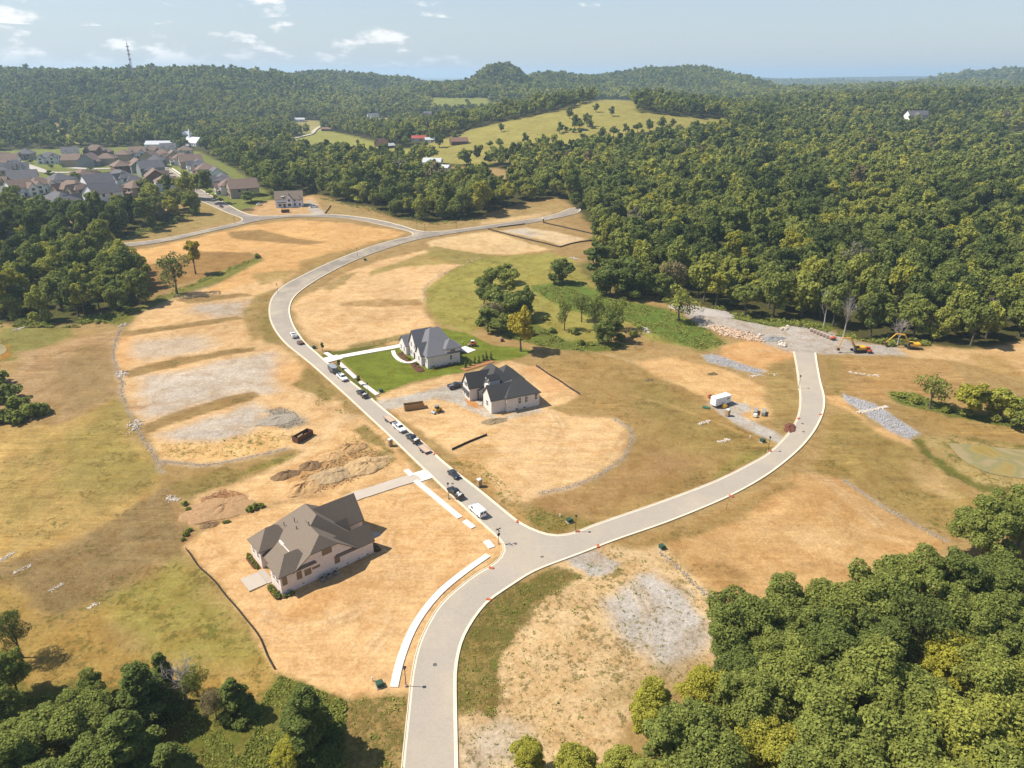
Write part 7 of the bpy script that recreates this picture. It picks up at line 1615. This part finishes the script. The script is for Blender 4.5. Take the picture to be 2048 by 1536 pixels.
# ---- undergrowth: one mass of weeds and brush
def undergrowth():
    r = np.random.default_rng(91); Pz, Nz, Sz = [], [], []
    for px, n, s0, s1, hgt in (([(560, 1350), (692, 1402), (690, 1640), (380, 1640), (430, 1440), (520, 1405)], 15000, .14, .32, .7), ([(0, 1390), (330, 1402), (430, 1440), (380, 1640), (-60, 1640)], 9000, .16, .34, .8), ([(1060, 572), (1150, 562), (1230, 600), (1330, 616), (1400, 650), (1452, 688), (1400, 700), (1300, 664), (1250, 642), (1200, 640), (1100, 602)], 9000, .25, .55, .6),
                                 ([(955, 640), (1060, 640), (1130, 682), (1262, 688), (1180, 703), (1080, 692), (975, 662)], 7000, .25, .5, .9), ([(1420, 618), (1560, 644), (1664, 652), (1664, 660), (1600, 648), (1560, 655), (1440, 633)], 4500, .25, .55, .8), ([(1776, 786), (1830, 786), (1900, 817), (2060, 850), (2060, 860), (1900, 830), (1800, 806)], 4500, .2, .45, .9),
                                 ([(215, 640), (300, 600), (430, 546), (520, 512), (522, 516), (430, 553), (300, 610), (225, 648)], 5000, .25, .5, .9), ([(640, 395), (740, 416), (860, 448), (960, 434), (960, 440), (860, 452), (740, 422), (640, 400)], 3500, .4, .8, 1.0), ([(1180, 480), (1215, 520), (1250, 590), (1340, 600), (1440, 626), (1440, 616), (1340, 586), (1262, 570), (1232, 510), (1195, 470)], 6000, .35, .7, 2.4), ([(0, 638), (150, 640), (215, 630), (296, 594), (302, 604), (215, 646), (150, 656), (0, 656)], 6000, .3, .65, 2.4), ([(160, 482), (250, 472), (398, 416), (400, 427), (330, 456), (245, 483), (160, 493)], 4500, .35, .75, 2.2), ([(1440, 616), (1560, 640), (1664, 650), (1700, 668), (1860, 684), (1860, 692), (1780, 694), (1690, 676), (1560, 646), (1440, 628)], 7000, .3, .65, 2.0), ([(1660, 660), (1780, 692), (1860, 692), (1860, 686), (1700, 670)], 2500, .3, .6, 1.2), ([(1340, 1400), (1450, 1330), (1420, 1200), (1460, 1200), (1500, 1340), (1340, 1480)], 4000, .14, .3, .8)):
        pts = [P(*p) for p in px]; poly = [(p.x, p.y) for p in pts]; xs = [p.x for p in pts]; ys = [p.y for p in pts]
        x = r.uniform(min(xs), max(xs), n * 4); y = r.uniform(min(ys), max(ys), n * 4); k = inpoly(x, y, poly) & (fbm(x, y, 5, 61, 3) > -.06); x, y = x[k][:n], y[k][:n]
        b = np.clip(fbm(x, y, 4, 71, 3) * 2.2 + .35, .05, 1.2) * hgt; z = h(x, y) + b * r.uniform(.3, 1.0, len(x))
        Pz.append(np.stack([x, y, z], -1)); q = r.normal(size=(len(x), 3)); q[:, 2] = np.abs(q[:, 2]) + .6; Nz.append(q); Sz.append(r.uniform(s0, s1, len(x)))
    p = np.concatenate(Pz); o = link('undergrowth', quads_mesh('undergrowth', p, np.concatenate(Nz), np.concatenate(Sz), 93)); o['tint'] = .46; tag(o, 'rank green weeds and brush round the tree edges', 'undergrowth', kind='stuff')


undergrowth()

# ---- small garden trees of the town
for x, y, d in [(95, 395, 26), (70, 402, 24), (45, 395, 20), (120, 398, 20), (150, 352, 34), (165, 360, 30), (100, 345, 24), (200, 345, 16), (100, 330, 14), (125, 328, 14), (215, 322, 14), (205, 318, 12), (325, 315, 16), (378, 350, 14), (392, 362, 14), (405, 372, 14), (418, 382, 14), (430, 392, 13), (442, 398, 13), (60, 320, 16), (270, 372, 14), (285, 372, 12), (180, 335, 14), (250, 312, 12), (10, 385, 26), (30, 368, 20)]:
    tree_at(x, y, d, random.uniform(.2, .4), ('round', 'far', random.randrange(4)), '', ht=d * .38, label='small dark garden tree between the town houses', group='garden trees of the town')


# ---- weed tufts on the rough plots and verges: one mass, too many to count
def tufts():
    r = np.random.default_rng(191); Pz, Nz, Sz = [], [], []
    for px, n, thr in (([(1100, 1150), (1190, 1120), (1330, 1100), (1420, 1195), (1440, 1310), (1380, 1345), (1250, 1460), (1200, 1600), (930, 1600), (930, 1440), (1020, 1290), (1090, 1200)], 1300, -.22), ([(1100, 1130), (1165, 1150), (1080, 1205), (1000, 1320), (990, 1440), (912, 1430), (912, 1330), (960, 1230)], 700, -.2), ([(690, 1400), (812, 1390), (808, 1600), (690, 1600)], 500, -.2),
                       ([(900, 915), (1000, 1000), (1060, 1045), (1100, 1060), (1180, 1050), (1060, 1005), (960, 930)], 700, -.15), ([(440, 880), (570, 850), (570, 890), (480, 915), (330, 915), (320, 890)], 500, -.2), ([(700, 858), (735, 850), (790, 905), (760, 930), (700, 950), (650, 975)], 350, -.2), ([(640, 770), (700, 800), (690, 830), (630, 810)], 160, -.1)):
        poly = [tuple(P(*p))[:2] for p in px]; xs = [p[0] for p in poly]; ys = [p[1] for p in poly]
        x = r.uniform(min(xs), max(xs), n * 6); y = r.uniform(min(ys), max(ys), n * 6); k = inpoly(x, y, poly) & (fbm(x, y, 7, 161, 3) > thr); x, y = x[k][:n], y[k][:n]; sz = r.gamma(1.6, .055, len(x)) + .05
        m = 7; X = np.repeat(x, m) + r.normal(0, 1, len(x) * m) * np.repeat(sz, m); Y = np.repeat(y, m) + r.normal(0, 1, len(x) * m) * np.repeat(sz, m); Z = h(X, Y) + np.abs(r.normal(0, .4, len(X))) * np.repeat(sz, m) + .05
        Pz.append(np.stack([X, Y, Z], -1)); q = r.normal(size=(len(X), 3)); q[:, 2] = np.abs(q[:, 2]) + .5; Nz.append(q); Sz.append(np.repeat(sz, m) * r.uniform(.35, .8, len(X)))
    o = link('weeds', quads_mesh('weeds', np.concatenate(Pz), np.concatenate(Nz), np.concatenate(Sz), 193)); o['tint'] = .5; tag(o, 'low weed tufts dotted over the rough plots and verges', 'weeds', kind='stuff')


tufts()

# ------------------------------------------------------------------ air
def haze():
    m = bpy.data.materials.new('haze'); m.use_nodes = True; nt = m.node_tree; nt.nodes.remove(nt.nodes['Principled BSDF'])
    v = nt.nodes.new('ShaderNodeVolumePrincipled'); v.inputs['Density'].default_value = 0.00011; v.inputs['Color'].default_value = (0.60, 0.80, 1.0, 1); v.inputs['Anisotropy'].default_value = 0.2
    nt.links.new(v.outputs[0], nt.nodes['Material Output'].inputs['Volume'])
    o = MB().box(-24000, 24000, -24000, 28000, -8, 215).build('haze', m); tag(o, 'pale summer haze over the whole valley', 'haze', kind='stuff')


haze()
